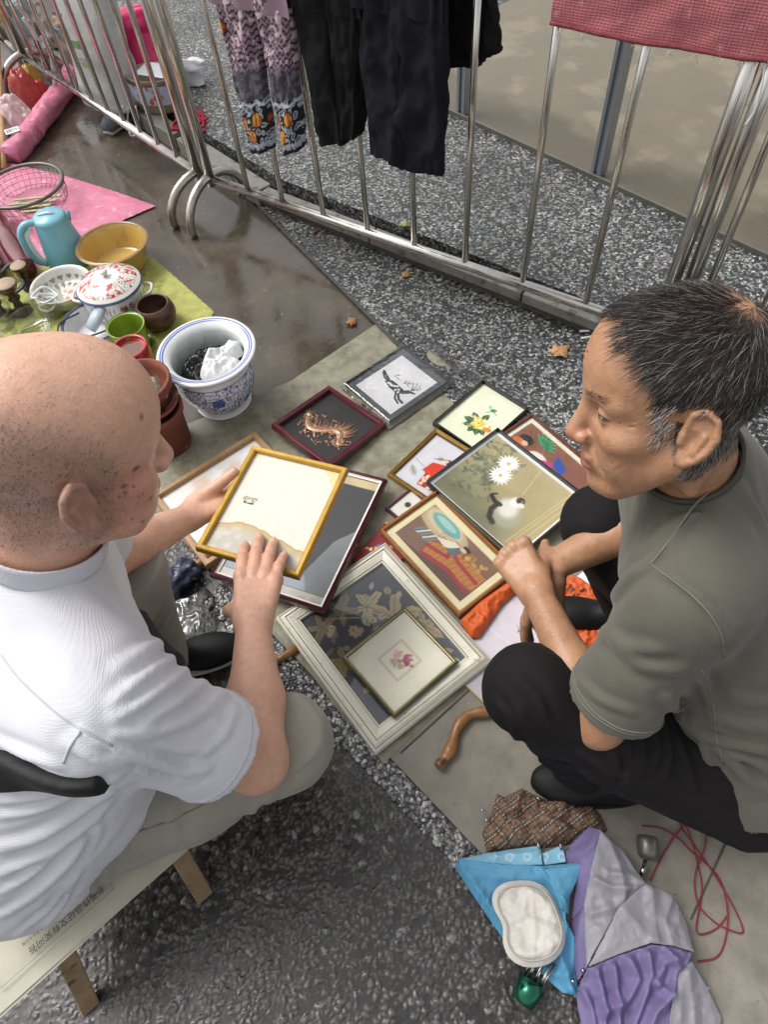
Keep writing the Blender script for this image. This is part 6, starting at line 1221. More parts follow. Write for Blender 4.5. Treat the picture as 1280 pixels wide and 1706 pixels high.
def R_arm(p): return np.minimum(limb(p, [(r_lsh, r_lelb, .055, .042), (r_lelb, r_lelb*.62+r_lwr*.38, .039, .036), (r_lelb*.62+r_lwr*.38, r_lwr, .036, .0245)], .02), limb(p, [(r_rsh, r_relb, .055, .043), (r_relb, r_relb*.6+r_rwr*.4, .042, .041), (r_relb*.6+r_rwr*.4, r_rwr, .041, .0265)], .02))
RO = dict(jaw=.020, cheek=.72, lid=.0030, wrinkles=(.058, .049, .040, .031), crow=(.006, -.002, -.010))
def R_up(p):
    d = smin(R_torso(p)+.006, R_neck(p), .028); q = toR(p); h = head_sdf(q, RO)
    h = smin(h, cone(q, (-.035, .050, -.05), (-.030, .040, -.10), .008, .008), .03)          # neck cord
    return smin(d, h*RS, .018)
def R_body(p): a = smin(smin(R_arm(p), RHL.sdf(p), .014), RHR.sdf(p), .010); return smin(R_up(p), a, .03)
def hair_mask(q):
    """1 inside the hair: q in head axes"""
    x, y, z = q[:, 0], np.abs(q[:, 1]), q[:, 2]
    top = sstep(z-.098+.9*(x-.030)-.25*np.clip(.02-y, 0, 1), -.006, .010)*(x < .058)
    back = sstep(.012-x+.35*(z-.0), -.006, .008)*sstep(z+.060+.9*np.clip(x+.045, 0, .09), -.004, .014)
    burn = sstep(.011-np.abs(x-.019), -.002, .006)*sstep(z+.034-.5*np.abs(x-.019), -.004, .012)*(z < .06)*(y > .045)
    temple = sstep(z-.014-1.5*np.clip(x-.006, 0, 1), -.006, .008)*(x < .05)
    m = np.maximum.reduce([top*(z > .05), back, burn, temple*(z > .01)*(x < .045)]); ear = (np.hypot(x+.012, z+.012) < .036)*(y > .072); return np.clip(m*(1-ear), 0, 1)
WH = np.array([-.072, .015, .104])
def R_skin(V):
    q = toR(V); c = np.tile(np.array(lin('aa7f61')), (len(V), 1)); hd = np.linalg.norm(q/np.array([1, .8, 1.1]), axis=1) < .15; n = fbm(V*30, 4, 6); c = blend(c, sstep(n, .42, .75), 'b68a6a', .5); c = blend(c, sstep(fbm(V*60, 3, 16), .6, .75), '966a4c', .35)
    c = blend(c, hd*(1-sstep(np.linalg.norm((q-np.array([.10, 0, -.038]))/np.array([.02, .02, .018]), axis=1), .6, 1.2)), 'b87a62', .5); c = blend(c, hd*(q[:, 0] > .07)*(np.abs(q[:, 2]+.071) < .009)*(np.abs(q[:, 1]) < .026), '93594a', .75)
    c = blend(c, hd*(q[:, 0] > .045)*(1-sstep(np.abs(q[:, 2]-(.021-.1*np.abs(np.abs(q[:, 1])-.03))), .002, .005))*(np.abs(q[:, 1]) > .014)*(np.abs(q[:, 1]) < .052), '4a372c', .4)
    c = blend(c, hd*(q[:, 0] > .05)*(1-sstep(np.hypot((np.abs(q[:, 1])-.033)/.017, (q[:, 2]+.0030)/.0042), .75, 1.1)), '2c1f19', .85)
    c = blend(c, hd*(q[:, 0] > .05)*(q[:, 2] < -.05)*(vnoise(V*500, 9) > .72), '5d483c', .35)
    hm = hair_mask(q)*hd; bald = 1-sstep(np.linalg.norm((q-WH)/np.array([1.15, 1.0, .8]), axis=1), .008, .036); bn_ = (q[:, 0] > .004)*(q[:, 2] < .02); c = blend(c, hm*(1-bald)*(1-.75*bn_), '3a312d', .9); c = blend(c, hm*bald, '9c7356', .6)
    return np.clip(c, 0, 1)
rp = thing('person', 'squatting person in grey green t-shirt and black trousers with short greying black hair', 'person', (.50, .40, 0))
m_skr = skin_mat('skin_tanned', .40); hb1, hb2 = hbox(RHL), hbox(RHR); hlo = np.minimum(hb1[0], hb2[0]); hhi = np.maximum(hb1[1], hb2[1])
_o, RV = person_mesh('body', R_body, [(RH-.17, RH+.16, .0023, R_up), (hlo, hhi, .0021, lambda p: smin(smin(R_arm(p), RHL.sdf(p), .014), RHR.sdf(p), .006))], ((.10, .10, .12), (.80, .86, 1.06), .0066), rp, m_skr, R_skin)
eyes(rp, RM, RH, RS)
nail_parts(RHR, rp, '9a7058')
# hair: strands growing from the scalp out of a whorl at the crown
q = toR(RV); ok = (np.linalg.norm(q, axis=1) < .15); RVh = RV[ok]; qh = q[ok]; hm = hair_mask(qh)
r_ = np.random.default_rng(11)
bald = 1-sstep(np.linalg.norm((qh-WH)/np.array([1.15, 1, .8]), axis=1), .004, .036); w = hm*(1-.62*bald); sel = np.where(w > .2)[0]; w = w*np.where((qh[:, 0] > .002) & (qh[:, 2] < .024), 2.2, 1.0); pk = r_.choice(sel, 15000, p=w[sel]/w[sel].sum()); roots = RVh[pk]+r_.normal(0, .0010, (15000, 3)); qr = toR(roots); nrm = grad(lambda p: R_up(p), roots)
fl = qr-WH; fl = fl+np.stack([.04*np.clip(qr[:, 2]-.05, 0, 1)*10*(qr[:, 0] > -.05), .03*np.sign(qr[:, 1]+.02)*0, -.05*sstep(-qr[:, 2], -.07, -.0)], 1); swirl = np.cross(fl, np.array([0, .2, 1.0])); fl = fl/np.linalg.norm(fl, axis=1)[:, None]+.35*swirl/(np.linalg.norm(swirl, axis=1)[:, None]+1e-6)
fl = fl+.22*r_.standard_normal((15000, 3)); dw = fl@RM.T; dw = dw-nrm*(dw*nrm).sum(1)[:, None]; dw /= np.linalg.norm(dw, axis=1)[:, None]; dw = dw+nrm*.20
side = sstep(-qr[:, 2], -.03, .03); burn = (qr[:, 0] > .002)*(qr[:, 2] < .024)
ln = np.where(qr[:, 2] > .05, r_.uniform(.018, .036, 15000), r_.uniform(.010, .020, 15000))*(1-.3*side)*np.where(burn, .75, 1)
gray = r_.random(15000) < np.clip(.16+.45*side+.5*burn, 0, .88); cols = np.where(gray[:, None], np.where(burn[:, None], np.array(lin('c9c1bc')), np.array(lin('8a8683')))*r_.uniform(.7, 1.3, (15000, 1)), np.array(lin('2a2523'))*r_.uniform(.5, 1.8, (15000, 1))); brown = (bald[pk] > .3); cols = np.where(brown[:, None] & ~gray[:, None], np.array(lin('4a3322')), cols)
strands('hair', roots-nrm*.001, dw, ln, np.full(15000, .00042), cols, rp, m_hair, grav=.35, curl=.35, nrm=nrm, lift=.16)
# eyebrows
eb = RVh[(np.abs(np.abs(qh[:, 1])-.033) < .019) & (np.abs(qh[:, 2]-.021) < .004) & (qh[:, 0] > .045)]
for sg in (-1, 1):
    eb_ = eb[(toR(eb)[:, 1]*sg) > 0]
    if not len(eb_): continue
    eb_ = eb_[r_.integers(0, len(eb_), 60)]; eb0, eb = eb, eb_; qe = toR(eb); ne = grad(R_up, eb); de = np.column_stack([-.25*np.ones(len(eb)), np.sign(qe[:, 1]), .35*np.ones(len(eb))])@RM.T+.2*r_.standard_normal((len(eb), 3)); strands('eyebrow', eb, de, r_.uniform(.004, .008, len(eb)), np.full(len(eb), .00028), np.tile(np.array(lin('4f3d33')), (len(eb), 1)), rp, m_hair, grav=.1, curl=.1, nrm=ne, lift=.1, seg=3); eb = eb0
# --- shirt
cuf = r_lsh*.20+r_lelb*.80; cuf2 = r_rsh*.35+r_relb*.65; bA = (r_lelb-r_lsh)/np.linalg.norm(r_lelb-r_lsh); bB = (r_relb-r_rsh)/np.linalg.norm(r_relb-r_rsh); B1 = basis(bA+r_ld*.5, .25); B2 = basis(r_ld+np.array([.5, 0, -.35]), .22); rnd = RH+RM@np.array([-.03, 0, -.06])-r_nb; rnd /= np.linalg.norm(rnd)
r_hem_n = np.array([-.62, .35, .85]); r_hem_n /= np.linalg.norm(r_hem_n); r_hem_c = np.array([.535, .20, .235])
def R_base(p):
    t = R_torso(p); sl = limb(p, [(r_lsh, cuf+bA*.05, .060, .066)], .02); sl2 = limb(p, [(r_rsh, cuf2+bB*.05, .058, .064)], .02); d = smin(smin(t-.012, sl-.006, .05), sl2-.006, .05); d = smin(d, cone(p, (.60, .215, .25), (.655, .195, .15), .085, .055), .07); d = smin(d, cone(p, (.70, .33, .25), (.70, .33, .16), .09, .08), .06)
    return d, sl, sl2
def c4_(pts): return [(720+x*.4375, 1020+y*.4375) for x, y in pts]
def c3_(pts): return [(800+x*.387, 460+y*.387) for x, y in pts]
RCR = crease_lines(lambda p: R_base(p)[0], [(c4_(l), a, w) for l, a, w in (
    ([(900, 320), (960, 420), (1080, 490), (1280, 530)], .009, .009), ([(1040, 470), (1100, 540), (1190, 620), (1290, 690)], .008, .009), ([(1090, 520), (1200, 560), (1290, 600)], .007, .008), ([(1020, 220), (1060, 330), (1085, 440)], .006, .008), ([(1040, 360), (1150, 420), (1290, 440)], .006, .010), ([(980, 400), (1040, 520), (1060, 640)], .007, .009), ([(1110, 500), (1180, 600), (1230, 700)], .007, .009), ([(920, 430), (980, 520), (1020, 620)], .006, .008), ([(1130, 300), (1200, 330), (1290, 340)], .005, .010), ([(560, 260), (640, 330), (760, 380)], .004, .008), ([(700, 130), (800, 200), (960, 220)], .005, .012), ([(640, 60), (740, 130), (880, 150)], .005, .011))]+[(c3_(l), a, w) for l, a, w in (
    ([(1000, 930), (900, 1020), (760, 1120), (690, 1200)], .006, .008), ([(940, 1000), (860, 1090), (740, 1230)], .005, .008), ([(720, 1240), (640, 1290), (560, 1400)], .006, .010), ([(1100, 900), (1180, 1000), (1240, 1120)], .004, .012), ([(760, 1260), (900, 1340), (1010, 1460), (1050, 1580)], .005, .007), ([(820, 1050), (760, 1160), (700, 1250)], .005, .008))])
def R_cloth(p):
    d, sl, sl2 = R_base(p); ws = 1-sstep(sl, .0, .09); return d-1.35*creases(p, RCR)-.0030*ridged(p, B2, 15, 37)*(1-ws)*sstep(-((p-r_chs)@r_tax), -.02, .16)-.0014*ridged(p, B2, 26, 41), sl, sl2
def R_shirt(p):
    d, sl, sl2 = R_cloth(p); o = d; d = np.maximum(d, np.where(sl < .05, (p-cuf)@bA, -1)); d = np.maximum(d, np.where(sl2 < .06, (p-cuf2)@bB, -1)); d = np.maximum(d, -((p-r_hem_c)@r_hem_n)); nk = R_neck(p); d = np.maximum(d, np.where(nk < .022, (p-r_nb)@rnd-.056, -1)); return np.maximum(d, -(o+.017))
m_gs = mat('grey_green_shirt', '57554a', rough=.85, var=.05, vs_=20, bump=.25, bs=200, wave=130, bdist=.0010, sheen=.15)
V, F = sdf_mesh(R_shirt, (.20, .0, .05), (.92, .86, .86), .0050); mesh_obj('shirt', V, F, m_gs, rp, world=True)
m_gr = mat('grey_green_rib', '48473e', rough=.85, var=.05, bump=.5, bs=260, wave=120, bdist=.0012); collar_band(R_neck, r_nb, rnd, .11, .040, .066, .007, m_gr, rp, lean=.08, th=.005)
# seams: round the near arm hole and the cuff stitch
def seam(fn, c, ax, r0, m, t, off=.0006, sel=None, rad=.0016):
    q_, dr = ring_on(fn, c, ax, r0, 80); q_ = q_+dr*off
    if sel is not None: q_ = q_[sel(q_)]
    q_ = np.vstack([q_, q_[:1]]) if sel is None else q_; return MB().tube(q_, rad, 6).build('seam', m, t, world=True)
m_seam = mat('green_seam', '6c6b60', rough=.9); seam(lambda p: R_cloth(p)[0], cuf-bA*.022, bA, .12, m_seam, rp); seam(lambda p: R_cloth(p)[0], cuf-bA*.017, bA, .12, m_seam, rp)
m_ws = mat('white_seam', 'b9bac2', rough=.9); Lc = lambda p: L_cloth(p)[0]; seam(Lc, cufR-aR*.018, aR, .13, m_ws, lp, .0004)
def px_seam(fn, pts, m, t, rad=.0014): MB().tube([hit(fn, x, y, -.0006) for x, y in spline(pts, 6)], rad, 6).build('seam', m, t, world=True)
px_seam(Lc, c2_([(3, 82), (60, 160), (130, 230), (210, 300), (290, 352), (400, 410)]), m_ws, lp); px_seam(Lc, c2_([(285, 360), (250, 410), (225, 470)]), m_ws, lp, .002)
Rc = lambda p: R_cloth(p)[0]; px_seam(Rc, c3_([(985, 930), (925, 985), (860, 1075), (800, 1160), (735, 1240)]), m_seam, rp); px_seam(Rc, c3_([(735, 1240), (830, 1310), (920, 1380), (1000, 1470), (1045, 1560), (1050, 1640)]), m_seam, rp); px_seam(Rc, c4_([(1030, 220), (1070, 340), (1085, 480), (1105, 560), (1105, 660), (1095, 715)]), m_seam, rp)
# --- black trousers and shoes
k1, k2_ = np.array([.205, .347, .425]), np.array([.392, .632, .445]); h1_, h2_ = np.array([.585, .205, .205]), np.array([.665, .40, .215]); a1_, a2_ = np.array([.345, .305, .09]), np.array([.54, .60, .09]); C1 = basis(k1-h1_, .25)
RTC = []
def R_trs(p):
    d = limb(p, [(h1_, h1_*.4+k1*.6, .098, .088), (h1_*.4+k1*.6, k1, .088, .071), (k1, a1_, .066, .058)], .03); d = smin(d, limb(p, [(h2_, h2_*.4+k2_*.6, .098, .086), (h2_*.4+k2_*.6, k2_, .086, .066), (k2_, a2_, .064, .058)], .03), .03)
    for s in (-.06, .06): d = smin(d, cone(p, r_pel+r_ld*s+np.array([.01, 0, -.04]), r_pel+r_ld*s+r_tax*.11, .118, .116), .05)
    f = .005*ridged(p, C1, 18, 51)*sstep((p-k1)@(h1_-k1), .0, .12)+.002*ridged(p, C1, 30, 55); return np.maximum(d-f-(creases(p, RTC) if RTC else 0), .06-p[:, 2])
RTC = crease_lines(R_trs, [(c4_(l), a, w) for l, a, w in (([(840, 420), (865, 520), (845, 610)], .006, .008), ([(890, 430), (905, 530), (890, 640)], .006, .008), ([(790, 430), (805, 560), (770, 670)], .006, .009), ([(690, 520), (720, 620), (770, 690)], .005, .008), ([(330, 370), (350, 440), (420, 520)], .004, .010), ([(380, 580), (480, 630), (600, 670)], .005, .008), ([(260, 480), (340, 560), (420, 600)], .004, .008), ([(940, 470), (980, 600), (1000, 680)], .006, .008), ([(230, 330), (300, 420), (330, 540)], .005, .007), ([(400, 330), (440, 420), (520, 500)], .005, .008), ([(300, 230), (380, 300), (430, 380)], .004, .009), ([(430, 560), (560, 600), (700, 700)], .006, .007), ([(740, 470), (760, 580), (730, 690)], .006, .007), ([(560, 540), (650, 600), (720, 690)], .005, .007), ([(320, 500), (420, 570), (540, 660)], .005, .007))])
m_bt = mat('black_trousers', '131012', rough=.85, var=.12, vs_=20, bump=.25, bs=350, spec=.3)
V, F = sdf_mesh(R_trs, (.08, .05, .04), (.84, .76, .55), .0056); mesh_obj('trousers', V, F, m_bt, rp, world=True)
shoe(rp, (.365, .268, .010), (-1, .18), .25, m_shb, m_shb, .046); shoe(rp, (.46, .63, .012), (-1, .2), .26, m_shb, m_shb)
# ================================================================ LOOSE THINGS ON THE GROUND
SLB = .008
def cr5(pts): return [(680+x*.469, 1260+y*.469) for x, y in pts]
def w5(pts, z=.03): return pxpoly(cr5(pts), z)
def colour_by(v, z, regs, base):
    c = np.tile(np.array(lin(base)), (len(v), 1)); q = Q(np.column_stack([v[:, :2], np.full(len(v), z)]))
    for poly, hx in regs: c = blend(c, in_poly(q, np.array(cr5(poly))), hx)
    return c, q
def mvc(p, poly, vals):
    """mean value interpolation of the corner heights"""
    n = len(poly); d = poly[None]-p[:, None]; r = np.linalg.norm(d, axis=2)+1e-7; a = np.zeros((len(p), n))
    for k in range(n):
        u, v = d[:, k], d[:, (k+1) % n]; a[:, k] = np.arctan2(u[:, 0]*v[:, 1]-u[:, 1]*v[:, 0], (u*v).sum(1))
    t = np.tan(np.clip(a, -3.1, 3.1)/2); w = (t+np.roll(t, 1, 1))/r; s = w.sum(1); s = np.where(np.abs(s) < 1e-9, 1e-9, s); z = (w@vals)/s; return np.clip(z, vals.min(), vals.max())
def panel(pts, hx, t, m, folds=(), seed=1, puff=.004, wr=.002, step=.0028, colfn=None, z0=SLB, name='panel'):
    poly = np.array([P(*cr5([(x, y)])[0], z)[:2] for x, y, z in pts]); vals = np.array([z for *_x, z in pts])+z0
    fw = [(np.array([P(*cr5([q])[0], .04)[:2] for q in l]), a, w) for l, a, w in folds]
    def zf(p, z, dd):
        q = np.clip(dd/.012, 0, 1); h = mvc(p, poly, vals)+puff*q*(fbm(p*22, 2, seed)-.3)*2+wr*q*(1-np.abs(fbm(p*55+2*fbm(p*18, 2, seed+5)[:, None], 2, seed+2)-.5)*4)
        for l, a, w in fw: dl = poly_dist(p, l, False); h = h+a*(np.exp(-(dl/w)**1.3)-.3*np.exp(-((dl-2.2*w)/w)**2))*np.clip(dd/.006, .25, 1)
        return np.maximum(h, .004)
    v, f, d = heap_geo(poly, 0, .01, step=step, zfun=zf); c = np.tile(np.array(lin(hx)), (len(v), 1))*(.95+.1*fbm(v*70, 3, seed))[:, None]
    if colfn: c = colfn(c, (Q(v)-np.array([680, 1260]))/.469)
    o = mesh_obj(name, v, f, m, t, col=c, world=True); so = o.modifiers.new('thick', 'SOLIDIFY'); so.thickness = .0008; so.offset = -1; return o
m_umb = mat('umbrella_nylon', attr='Col', rough=.6, var=.06, vs_=50, spec=.35, bump=.10, bs=160)
m_slv = mat('umbrella_silver', attr='Col', rough=.5, metal=.0, var=.08, vs_=40, bump=.12, bs=160)
SV, PU = '87858c', '736990'
t = thing('silver_umbrella', 'crumpled open umbrella, silver outside and purple inside, on the concrete slab', 'umbrella', P(1010, 1560, 0))
panel([(682, 264, .075), (722, 300, .07), (762, 335, .05), (800, 395, .045), (842, 452, .06), (745, 545, .055), (690, 640, .06), (632, 748, .055), (624, 620, .045), (622, 520, .045), (645, 410, .06)], SV, t, m_slv, [([(690, 290), (740, 400), (760, 520)], .007, .008), ([(700, 420), (780, 430), (835, 455)], .006, .006), ([(650, 440), (720, 470), (800, 470)], .007, .006), ([(640, 560), (700, 540), (745, 545)], .005, .006)], 3)
panel([(842, 450, .068), (890, 470, .055), (938, 492, .04), (985, 590, .03), (1010, 693, .05), (935, 672, .065), (860, 662, .075), (750, 700, .07), (636, 748, .06), (700, 625, .07), (745, 535, .078)], SV, t, m_slv, [([(845, 460), (860, 560), (865, 655)], .006, .010), ([(930, 500), (900, 580), (920, 660)], .007, .008), ([(745, 545), (800, 600), (850, 655)], .004, .010), ([(960, 560), (930, 620)], .005, .006)], 7)
panel([(1004, 725, .045), (1060, 820, .022), (1110, 928, .010), (1090, 1040, .008), (915, 1040, .03), (930, 900, .045), (952, 770, .055)], SV, t, m_slv, [([(985, 760), (1010, 880), (1020, 1000)], .007, .009), ([(960, 820), (965, 920), (970, 1020)], .006, .007)], 9)
panel([(640, 250, .045), (684, 262, .072), (648, 410, .06), (626, 520, .045), (600, 560, .025), (576, 580, .012), (590, 470, .015), (552, 372, .018), (560, 330, .02)], PU, t, m_umb, [([(650, 280), (610, 380), (600, 480)], .006, .008), ([(580, 345), (620, 340), (660, 310)], .006, .007)], 11)
panel([(634, 752, .052), (750, 704, .066), (860, 668, .07), (935, 676, .06), (1007, 697, .045), (990, 740, .05), (955, 770, .05), (935, 900, .04), (915, 1040, .03), (640, 1040, .015), (600, 900, .012), (596, 830, .018)], PU, t, m_umb, [([(660, 760), (690, 850), (705, 1000)], .016, .006), ([(715, 745), (735, 840), (750, 1000)], .018, .006), ([(765, 720), (805, 790), (770, 860), (700, 900)], .018, .007), ([(830, 700), (850, 770), (830, 850), (790, 990)], .018, .006), ([(905, 690), (950, 750), (945, 830), (870, 900), (830, 1000)], .02, .007), ([(620, 830), (660, 900), (670, 1000)], .012, .005), ([(880, 810), (920, 840), (945, 820)], .014, .006), ([(960, 700), (900, 730), (870, 800)], .012, .006)], 13, puff=.008)
panel([(626, 515, .045), (624, 620, .045), (633, 748, .05), (598, 800, .02), (580, 720, .008), (568, 640, .006), (578, 575, .012), (600, 555, .025)], PU, t, m_umb, [([(610, 560), (600, 650), (605, 760)], .008, .006)], 17)
m_chr = mat('chrome', 'a9a7a4', rough=.2, metal=1, var=.1)
for a in ((628, 752), (592, 790), (1000, 690), (640, 735)): p = P(*cr5([a])[0], .05); MB().tube([p, p+np.array([-.006, -.004, .002])], [.0022, .0035], 8).build('rib_tip', m_chr, t, world=True)
hp = P(*cr5([(850, 330)])[0], .03); MB().tube([P(*cr5([(828, 425)])[0], .035), P(*cr5([(845, 370)])[0], .032)], .004, 8).build('shaft', m_chr, t, world=True); hd_ = np.array([.012, .045, 0]); MB().tube([hp-hd_*.35, hp-hd_*.2, hp+hd_*.3, hp+hd_*.5, hp+hd_*.52], [.012, .018, .020, .018, .006], 18).build('handle', mat('handle_grey', '6d6a66', rough=.35, metal=.5), t, world=True)
# --- blue umbrella
def scroll(c, qq): sw = np.abs(np.hypot(((qq[:, 0]-330) % 62)-31, (qq[:, 1]-356)*1.2)-13) < 3.0; return blend(c, sw & (qq[:, 0] > 300), 'b9d5df', .85)
def blue_fl(c, qq): r = np.hypot(qq[:, 0]-300, qq[:, 1]-515); return blend(c, (np.abs(np.sin(r*.16+2*np.sin(np.arctan2(qq[:, 1]-515, qq[:, 0]-300)*4))) < .22) & (r < 55), '2d6fa5', .7)
t = thing('blue_umbrella', 'folded sky blue umbrella with white scroll border beside the silver one', 'umbrella', P(880, 1500, 0))
panel([(276, 345, .012), (370, 330, .015), (467, 318, .022), (478, 386, .034), (380, 388, .03), (178, 366, .02)], '7db2ca', t, m_umb, [([(300, 350), (400, 345), (465, 340)], .004, .005)], 23, colfn=scroll)
panel([(474, 345, .018), (545, 316, .020), (560, 376, .03), (482, 388, .028)], '7db2ca', t, m_umb, (), 25, colfn=scroll)
panel([(178, 364, .024), (330, 384, .036), (480, 390, .042), (632, 377, .038), (600, 430, .035), (568, 490, .036), (556, 575, .04), (590, 640, .03), (588, 740, .012), (606, 852, .008), (545, 838, .006), (470, 772, .006), (330, 640, .004), (240, 510, .006), (164, 396, .006)], '5592b4', t, m_umb, [([(182, 380), (260, 480), (340, 600)], .008, .008), ([(470, 400), (510, 460), (560, 520)], .010, .006), ([(560, 600), (545, 700), (590, 840)], .012, .008), ([(500, 760), (550, 780), (590, 760)], .006, .006), ([(240, 420), (400, 440), (560, 420)], .004, .008)], 27, colfn=blue_fl)
panel([(482, 402, .048), (560, 392, .046), (628, 380, .042), (600, 440, .036), (572, 500, .03), (568, 560, .03), (545, 545, .046), (520, 480, .05)], '5c99b9', t, m_umb, (), 29)
for a in ((175, 362), (464, 318), (543, 320), (628, 376)): p = P(*cr5([a])[0], .03); MB().tube([p+np.array([0, -.006, 0]), p+np.array([0, .008, .002])], [.0035, .002], 8).build('rib_tip', m_chr, t, world=True)
gp = P(*cr5([(425, 835)])[0], .028); gd = P(*cr5([(455, 775)])[0], .03)-gp; gd /= np.linalg.norm(gd); MB().tube([gp-gd*.022, gp-gd*.02, gp, gp+gd*.018, gp+gd*.019], [.008, .020, .024, .025, .020], 22).build('handle_cap', mat('green_metal', '2e6a55', rough=.18, metal=.85, var=.2), t, world=True)
for k in range(9): o = np.cross(gd, (0, 0, 1.0))*(.016*math.sin(k*.7))+np.array([0, 0, .012*math.cos(k*.7)]); MB().tube([gp+gd*.015+o, gp+gd*.065+o*1.3], .0016, 6).build('rib', m_chr, t, world=True)
MB().tube(spline([gp-gd*.01+np.array([-.03, .03, -.01]), gp+np.array([-.035, 0, -.012]), gp-gd*.02+np.array([-.01, -.01, -.008])], 6), .0022, 6).build('wrist_cord', mat('black_rubber', '1a1a1b'), t, world=True)
# --- white padded disc on the blue umbrella
out = [(400, 437), (445, 440), (490, 462), (525, 510), (545, 560), (562, 620), (556, 680), (520, 726), (470, 746), (410, 745), (362, 715), (340, 660), (338, 600), (312, 550), (300, 505), (315, 465), (355, 443)]
sp = spline(out+[out[0]], 4)[:-1]; v_, f_, d_ = heap_geo(w5(sp, .06), .048, .024, .022, .0026, 53, .4, 34, folds=[(w5([(310, 520), (420, 470), (530, 540)], .06), .004, .005), (w5([(345, 620), (450, 560), (550, 600)], .06), -.003, .004), (w5([(360, 700), (460, 700), (540, 650)], .06), .004, .005), (w5([(440, 480), (450, 620), (445, 720)], .06), .0025, .004)])
t = thing('white_pad', 'white padded cloth cap brim lying on the blue umbrella', 'cap', P(880, 1540, .05)); mesh_obj('pad', v_, f_, mat('white_cotton', 'cfcac2', rough=.85, var=.05, vs_=40, bump=.3, bs=250), t, world=True)
e_ = w5(sp, .06); ctr_ = e_.mean(0); MB().tube([(*(ctr_+(p-ctr_)*.86), .066) for p in np.vstack([e_, e_[:1]])], .0016, 6).build('stitched_seam', mat('pad_seam', 'b5afa5', rough=.9), t, world=True)
# --- plaid umbrella on the slab
def plaid(q, s, base, lines):
    c = np.tile(np.array(lin(base)), (len(q), 1))
    for ang in (.5, .5+math.pi/2):
        x = (q[:, 0]*math.cos(ang)+q[:, 1]*math.sin(ang))/s % 1
        for pos, w, hx, a in lines: c = blend(c, np.abs(x-pos) < w, hx, a)
    return c
out = [(318, 128), (345, 140), (405, 108), (430, 120), (490, 150), (532, 122), (560, 150), (600, 168), (652, 164), (690, 205), (715, 262), (640, 290), (560, 315), (470, 325), (280, 338), (265, 270), (290, 215)]
v_, f_, d_ = heap_geo(w5(out, .02), SLB, .045, .03, .0026, 61, .45, 26, folds=[(w5([(290, 215), (400, 190), (600, 275)], .02), .012, .007), (w5([(400, 110), (380, 190)], .02), .01, .006), (w5([(480, 200), (560, 165), (650, 170)], .02), .012, .007)]); wq = v_[:, :2]+.02*np.column_stack([v_[:, 2], -v_[:, 2]])*20*.05+.01*np.column_stack([fbm(v_*20, 2, 3), fbm(v_*20, 2, 8)])
c_ = plaid(wq*np.array([1, 1]), .024, '7b6450', [(.12, .07, '2b2422', .75), (.34, .07, '2b2422', .75), (.23, .02, 'c9bda8', .8), (.72, .035, '2b2422', .6), (.9, .02, 'a33b32', .45)])
t = thing('plaid_umbrella', 'folded brown plaid umbrella next to the black shoe', 'umbrella', P(890, 1380, 0)); mesh_obj('canopy', v_, f_, mat('plaid_cloth', attr='Col', rough=.7, var=.06, vs_=60), t, col=c_, world=True)
for a in ((270, 195), (470, 155), (570, 165), (285, 230)): p = P(*cr5([a])[0], .03); MB().tube([p, p+np.array([-.006, .006, .0])], [.003, .002], 8).build('rib_tip', m_chr, t, world=True)
# --- red string
t = thing('red_string', 'loose tangle of thin red string on the concrete slab', 'string', P(1170, 1450, 0)); cs = cr5([(830, 245), (900, 255), (960, 290), (1010, 340), (1060, 380), (1110, 440), (1135, 540), (1130, 640), (1100, 710), (1030, 728)]); cs2 = cr5([(860, 440), (900, 360), (950, 280), (1000, 230), (1060, 222), (1055, 320), (1020, 420), (1030, 520), (1080, 580), (1130, 610), (1190, 625), (1170, 560), (1120, 470), (1050, 360), (970, 250), (990, 250), (1030, 380), (1045, 480), (1025, 620), (1090, 615), (1140, 560)])
for c in (cs, cs2): MB().tube(spline([P(x, y, .011+.004*(i % 3 == 0)) for i, (x, y) in enumerate(c)], 6), .0016, 6).build('string', mat('red_cord', '7d2330', rough=.8, var=.2), t, world=True)
# --- curved branches
def c4(pts): return [(720+x*.4375, 1020+y*.4375) for x, y in pts]
m_br = mat('peeled_branch', '8a5f37', rough=.4, var=.3, vs_=30, bump=.4, bs=60, coat=.15, grain=('5a3a20', 24, .6))
t = thing('branch', 'knobbly curved wooden stick poking out beside the black trouser knee', 'stick', P(770, 1220, 0)); pts = spline([P(x, y, .022) for x, y in c4([(300, 372), (205, 378), (140, 392), (95, 440), (75, 510), (45, 560), (22, 590)])], 6); k = len(pts); rr = .0115+.0025*np.exp(-((np.arange(k)-k*.70)/2.5)**2)-.0012*np.sin(np.arange(k)*.7); MB().tube(pts, rr, 14).build('stick', m_br, t, world=True)
t = thing('branch', 'straight wooden stick end poking out under the cream frame', 'stick', P(478, 1092, 0)); MB().tube([P(455, 1104, .015), P(470, 1095, .015), P(484, 1086, .015), P(496, 1079, .014)], [.007, .0095, .010, .010], 12).build('stick', m_br, t, world=True)
t = thing('branch', 'orange brown stick end beside the pale wood frame', 'stick', P(328, 940, 0)); MB().tube([P(316, 946, .016), P(332, 938, .016), P(352, 925, .014)], [.008, .011, .011], 12).build('stick', m_br, t, world=True)
